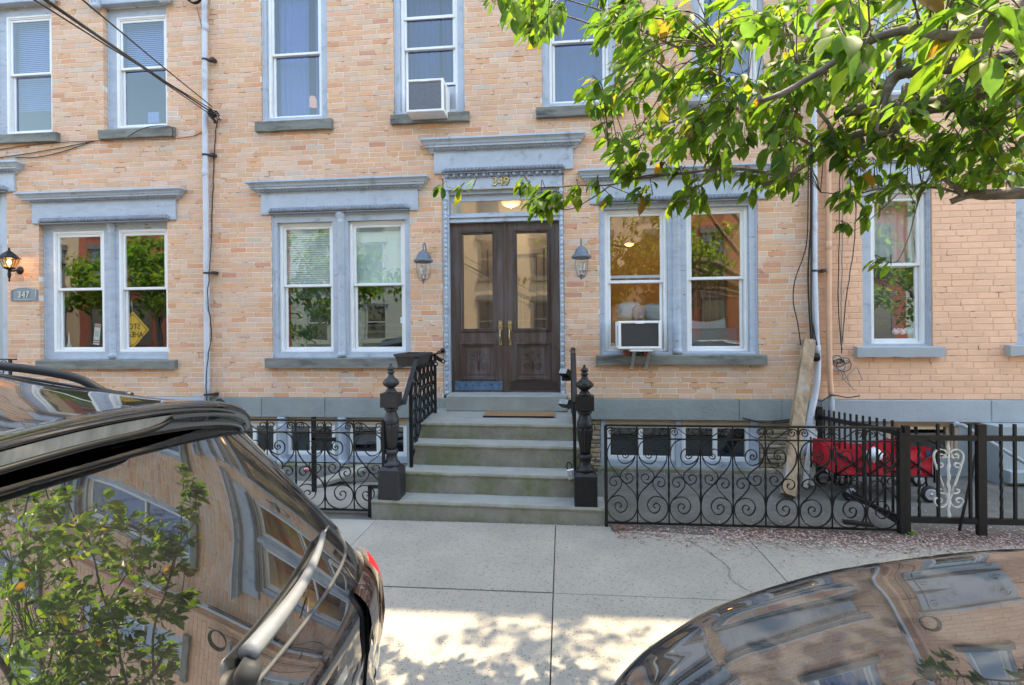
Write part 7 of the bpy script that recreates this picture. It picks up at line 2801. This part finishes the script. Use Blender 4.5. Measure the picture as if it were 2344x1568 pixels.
limb(Wl([(2060, 170, 3.0), (2058, 130, 2.95), (2062, 105, 2.9)]), .016, .014)
limb(Wl([(2070, 195, 2.9), (2066, 250, 2.85), (2050, 305, 2.85)]), .018, .016)
limb(Wl([(2260, 300, 2.9), (2180, 250, 2.9), (2130, 240, 3.0)]), .006, .012, 'twig')
limb(Wl([(2344, 260, 3.0), (2280, 290, 3.1), (2200, 330, 3.2), (2120, 350, 3.2), (2060, 370, 3.2)]), .006, .003, 'twig')
limb(Wl([(2110, 440, 3.0), (2100, 480, 3.0), (2085, 540, 3.0), (2060, 595, 3.0), (2040, 604, 3.0)]), .004, .002, 'twig')
limb(Wl([(2060, 440, 3.3), (2020, 480, 3.3), (1975, 520, 3.3), (1940, 535, 3.3)]), .004, .002, 'twig')
limb(Wl([(1880, 350, 3.1), (1905, 300, 3.0), (1870, 250, 2.95)]), .010, .010)
limb(Wl([(1810, 330, 3.0), (1817, 250, 2.7), (1825, 180, 2.5), (1822, 130, 2.4)]), .007, .005, 'twig')
limb(Wl([(1640, 330, 3.1), (1636, 280, 2.9), (1642, 220, 2.7), (1650, 130, 2.5), (1655, 100, 2.4)]), .006, .005, 'twig')
# limbs above the picture
for (px, py, d, dx, dz) in ((2600, -60, 3.4, -3.6, 1.5), (2650, 0, 2.4, -3.2, .9), (2700, 60, 4.1, -3.8, 1.2), (2700, -100, 3.0, -2.6, 1.9), (2700, 0, 4.6, -2.6, 1.6)):
    p = W(px, py, CAM.y + d)
    limb([T2, p, p + Vector((dx * .2, .16, dz * .35)), p + Vector((dx * .4, -.05, dz * .5)), p + Vector((dx * .6, -.22, dz * .75)), p + Vector((dx * .75, -.1, dz * .8)), p + Vector((dx, .15, dz * .95))], .05, .007)

LP = np.array([tuple(p) for q, rr in limbs[1:] for p in q])
LR = np.array([r_ for q, rr in limbs[1:] for r_ in rr])
POLY = [(1110, -20), (1190, 55), (1235, 95), (1300, 70), (1370, 120), (1352, 195), (1375, 262), (1392, 330), (1388, 372), (1320, 395), (1270, 420), (1230, 440), (1210, 470), (1260, 480), (1340, 462), (1400, 440), (1480, 455), (1530, 470), (1590, 468), (1640, 440), (1720, 440), (1740, 455), (1780, 430), (1830, 425), (1850, 395), (1900, 385), (1930, 420), (1905, 450), (1960, 470), (2010, 445), (2090, 440), (2160, 425), (2230, 420), (2300, 410), (2400, 380), (2400, -20)]


def inside(x, y, P_=POLY):
    c = False
    j = len(P_) - 1
    for i in range(len(P_)):
        xi, yi = P_[i]
        xj, yj = P_[j]
        if (yi > y) != (yj > y) and x < (xj - xi) * (y - yi) / (yj - yi) + xi:
            c = not c
        j = i
    return c


rl = random.Random(21)
leaves = []     # (matrix, shape, tone)
twigs = MB()
stalks = MB()


def cluster(p, n, size, r_, droop=.75):
    i = int(np.argmin(((LP - np.array(tuple(p))) ** 2).sum(1) + .02 * r_.random()))
    a = Vector(LP[i])
    if (p - a).length > 1.1:
        a = a + (p - a) * .35
    dist = (p - a).length
    mid = a.lerp(p, .5) + Vector((r_.uniform(-.05, .05), r_.uniform(-.05, .05), .05 + .10 * dist))
    q = catmull([a, mid, p], 5)
    twigs.tube(q, [.0024 + .0012 * dist * (1 - k / len(q)) for k in range(len(q))], 4, cap=False)
    d0 = (q[-1] - q[-4]).normalized() if dist > .05 else Vector((-.6, 0, -.3))
    for k in range(n):
        t_ = k / max(1, n - 1)
        b = q[-1].lerp(q[max(0, len(q) - 6)], t_ * .75)
        ang = r_.uniform(0, 6.283)
        side = Vector((math.cos(ang), math.sin(ang), 0))
        d = d0 * .45 * (1 - t_) + side * .75 + Vector((-.52, -.05, -droop * r_.uniform(.4, 1.25)))
        d.normalize()
        s_ = size * r_.uniform(.65, 1.2)
        st = b + d * s_ * .22 + Vector((0, 0, .004))
        leaves.append((leaf_matrix(st, (d + Vector((0, 0, -.15))), r_, s_), r_.randrange(6), leaf_tone(r_)))
        if s_ > .05:
            twigs.tube([b, st], .0011, 3, cap=False)
    if r_.random() < .35:
        for _ in range(5):
            e = q[-2] + Vector((r_.uniform(-.025, .025), r_.uniform(-.025, .025), r_.uniform(-.04, .01)))
            stalks.tube([q[-2], e], [.0012, .002], 3, cap=False)


# foliage in view
cnt = 0
while cnt < 510:
    x, y = rl.uniform(1100, 2420), rl.uniform(-30, 480)
    if not inside(x, y):
        continue
    # gaps through which the wall shows
    g = mnoise.noise(Vector((x / 95, y / 60, 1.3)))
    if g < -.03 and rl.random() < .90:
        continue
    right = (x - 1100) / 1300
    if y > 350 and x < 1800:
        d = rl.uniform(3.3, 3.6)
    elif x > 1900 and y > 270:
        d = rl.uniform(2.9, 3.8)
    elif y < 160 and x > 1850 and rl.random() < .16:
        d = rl.uniform(1.5, 2.0)
    else:
        d = rl.uniform(2.4, 3.7)
    p = W(x, y, CAM.y + d)
    cluster(p, rl.randint(5, 9), .100 if d > 2 else .112, rl, .32)
    cnt += 1
# sprays hanging out on their own
for (x, y, d, n) in ((1003, 432, 3.6, 6), (1050, 436, 3.6, 5), (1085, 425, 3.6, 3), (1195, 425, 3.6, 9), (1215, 418, 3.58, 6), (1240, 440, 3.55, 5), (1255, 470, 3.5, 6), (1290, 462, 3.5, 6), (1225, 486, 3.5, 4), (1330, 440, 3.5, 7), (1370, 420, 3.5, 7),
                     (1405, 455, 3.5, 4), (2020, 605, 3.0, 5), (2040, 606, 3.0, 3), (1945, 515, 3.3, 6), (1975, 500, 3.3, 5), (2005, 470, 3.3, 5), (1800, 432, 3.3, 5), (1825, 428, 3.3, 4), (1615, 460, 3.3, 8), (1545, 462, 3.35, 8), (1720, 440, 3.3, 6), (1595, 470, 3.3, 6),
                     (2200, 250, 2.9, 5), (2290, 240, 3.0, 5), (2300, 330, 3.3, 5), (1160, 15, 3.4, 6), (1128, 5, 3.4, 4), (1215, 70, 3.4, 6), (1365, 110, 3.35, 5), (1345, 200, 3.3, 5), (1360, 235, 3.3, 5)):
    cluster(W(x, y, CAM.y + d), n, .09, rl, 1.0)
n_view = len(leaves)
# canopy above the frame and towards the street
for _ in range(290):
    x, y, z = rl.uniform(.2, 5.4), rl.uniform(-5.8, -1.9), rl.uniform(4.15, 6.2)
    if _ < 190:      # unseen high leaves, added along the sun direction to dapple the walk
        z = rl.uniform(6.2, 7.6)
        x, y = rl.uniform(-1.6, 1.5) + z * .365, rl.uniform(-4.3, -3.15) + z * .307
    dz = z - 1.79
    if abs(y + 6.75) > .3:
        pxy = 755 - F_PX * dz / (y + 6.75)
        if y > -6.4 and pxy > -40:
            continue
    if mnoise.noise(Vector((x * 1.6, y * 1.6, 5))) < (-.08 if z < 6.2 else -.05):
        continue
    cluster(Vector((x, y, z)), rl.randint(5, 8), .10, rl)
# foliage along the limbs that run outside the picture
def shown(p):
    v = p - CAM
    f_ = v.dot(cF)
    if f_ < .1:
        return False
    px, py = 1172 + F_PX * v.dot(cR) / f_, 755 - F_PX * v.dot(cU) / f_
    return -60 < px < 2420 and -60 < py < 1650
done = 0
tries = 0
while done < 170 and tries < 6000:
    tries += 1
    p = Vector(LP[rl.randrange(len(LP))]) + Vector((rl.gauss(0, .28), rl.gauss(0, .28), rl.gauss(.05, .2)))
    if p.z < 2.7 or shown(p) or (p - TR - Vector((0, 0, 2.3))).length < .7 or (p - CAM).length < 1.1:
        continue
    cluster(p, rl.randint(5, 9), .095, rl, .5)
    done += 1
# the leaves nearest the eye in the picture are single objects
order = sorted(range(n_view), key=lambda i: (leaves[i][0].translation - CAM).length)
single = set(order[:270])
lshape = []
for k, (v_, f_) in enumerate(SHAPES):
    me = bpy.data.meshes.new('leaf')
    me.from_pydata(v_, [], f_)
    me.materials.append(M['leaf1'])
    me.polygons.foreach_set('use_smooth', [True] * len(f_))
    lshape.append(me)
wl = wloc(cherry)
allm = MB()
for i, (mt, k, tone) in enumerate(leaves):
    if i in single:
        o = bpy.data.objects.new('leaf', lshape[k])
        COL.objects.link(o)
        o.parent = cherry
        o.matrix_local = Matrix.Translation(-wl) @ mt
        o.color = (*tone, 1)
    else:
        v_, f_ = SHAPES[k]
        allm.add([mt @ Vector(p) for p in v_], f_, 0, tone, True)
o = allm.build('foliage', M['leafN'], cherry)
o['kind'] = 'stuff'
o = twigs.build('twigs', M['twig'], cherry)
o['kind'] = 'stuff'
o = stalks.build('flower_stalks', M['stalk'], cherry)
o['kind'] = 'stuff'


# street trees across the road, seen in the reflections
def street_tree(x, y, h, r_, label, seed, n=1500):
    rr = random.Random(seed)
    t = thing('street_tree', label, 'tree', (x, y, -.05), 'trees across the street')
    MB().tube(catmull([(x, y, -.1), (x + .05, y, 1.2), (x - .05, y, 2.4), (x + .1, y, h - r_ * .4)], 5), [.16 - .006 * k for k in range(16)], 8).build('trunk', M['bark'], t)
    b = MB()
    for k in range(9):
        a = k * .7 + rr.random()
        e = Vector((x + r_ * .8 * math.cos(a), y + r_ * .8 * math.sin(a), h + rr.uniform(-.5, 1) * r_ * .6))
        b.tube(catmull([(x, y, 2.1 + k * .12), (x + .35 * (e.x - x), y + .35 * (e.y - y), h - r_ * .3), e], 5), [.07 - .005 * q for q in range(11)], 5)
    b.build('boughs', M['bark'], t)
    m = MB()
    cl = [Vector((rr.gauss(0, .5), rr.gauss(0, .5), rr.gauss(0, .42))) for _ in range(26)]
    for _ in range(n):
        c = rr.choice(cl)
        p = Vector((x, y, h)) + Vector((c.x * r_, c.y * r_, c.z * r_)) + Vector((rr.gauss(0, .3), rr.gauss(0, .3), rr.gauss(0, .22)))
        d = Vector((rr.uniform(-1, 1), rr.uniform(-1, 1), rr.uniform(-1, .1)))
        mt = leaf_matrix(p, d, rr, rr.uniform(.20, .32))
        v_, f_ = SHAPES[rr.randrange(6)]
        m.add([mt @ Vector(q) for q in v_], f_, 0, leaf_tone(rr), True)
    o = m.build('crown', M['leafN'], t)
    o['kind'] = 'stuff'


street_tree(-17.3, -14.0, 4.4, 2.6, 'leafy street tree across the road reflected in the far left windows', 1, 2600)
street_tree(-9.0, -13.8, 4.2, 2.5, 'leafy street tree across the road reflected left of the doors', 2, 2600)
street_tree(4.6, -13.6, 4.2, 2.7, 'leafy street tree across the road reflected right of the doors', 3, 2800)
street_tree(13.5, -14.0, 4.3, 2.6, 'leafy street tree across the road reflected in the painted house', 4, 2200)

# ================================================================== fallen petals and litter
rp = random.Random(5)
pm, lm = MB(), MB()
def scrap(m, x, y, z, s):
    a = rp.uniform(0, 6.28)
    c, d = math.cos(a) * s, math.sin(a) * s
    e = rp.uniform(.4, .8)
    t1, t2 = rp.uniform(-.4, .6) * s, rp.uniform(-.4, .6) * s
    m.add([(x - c, y - d, z + abs(t1)), (x + d * e, y - c * e, z), (x + c, y + d, z + abs(t2)), (x - d * e, y + c * e, z + .001)], [(0, 1, 2, 3)])
for _ in range(15000):
    x = rp.uniform(.45, 5.5)
    y = -2.03 + rp.gauss(0, .075 + .02 * x) - .03
    if rp.random() < .15:
        y -= rp.random() * .3
    dens = .45 + .55 * mnoise.noise(Vector((x * 1.4, y * 3, 0)))
    if rp.random() > dens + (.3 if x > 1.3 else -.1):
        continue
    scrap(pm if rp.random() < .45 else lm, x, y, .004 + rp.random() * .006, rp.uniform(.006, .014))
for _ in range(1500):
    scrap(pm if rp.random() < .8 else lm, rp.uniform(.45, 5), rp.uniform(-1.9, -.05), -.008, rp.uniform(.004, .008))
for _ in range(420):   # against the wall foot
    scrap(pm, rp.uniform(.45, 2.6), -.07 - rp.random() ** 2 * .15, -.008, rp.uniform(.005, .010))
for _ in range(900):   # on the walk
    scrap(pm if rp.random() < .7 else lm, rp.uniform(-3, 4.5), rp.uniform(-4.3, -1.95), .005, rp.uniform(.002, .006))
for (ya, za, xa, xb, n_) in ((-1.945, .004, -1.8, .38, 230), (-1.672, .172, -1.6, .18, 110), (-1.40, .380, -1.58, .17, 50), (-1.13, .602, -1.58, .15, 40), (-.30, .780, -1.4, .1, 110)):
    for _ in range(n_):
        scrap(pm, rp.uniform(xa, xb), ya - rp.random() ** 2 * .06, za + .003, rp.uniform(.004, .008))
for _ in range(160):
    scrap(lm, .44 + abs(rp.gauss(0, .07)), -2.0 + rp.gauss(0, .04), .006 + rp.random() * .02, rp.uniform(.01, .02))
o = pm.build('fallen_petals', M['petal'])
o['kind'] = 'stuff'
tag(o, 'pale pink fallen cherry petals strewn along the fence foot and steps', 'petals')
o = lm.build('leaf_litter', M['litter'])
o['kind'] = 'stuff'
tag(o, 'dry brown leaf litter mixed with petals along the fence foot', 'litter')
m = MB()
for k in range(9):
    mt = leaf_matrix(W(2082, 1225, -1.95) + Vector((rp.uniform(-.02, .02), rp.uniform(-.02, .02), .01)), (math.cos(k), math.sin(k), .7), rp, .04)
    v_, f_ = SHAPES[k % 6]
    m.add([mt @ Vector(q) for q in v_], f_, 0, (.10, .25, .03), True)
o = m.build('weed', M['leafN'])
tag(o, 'tiny green weed growing at the foot of the double fence post', 'weed')
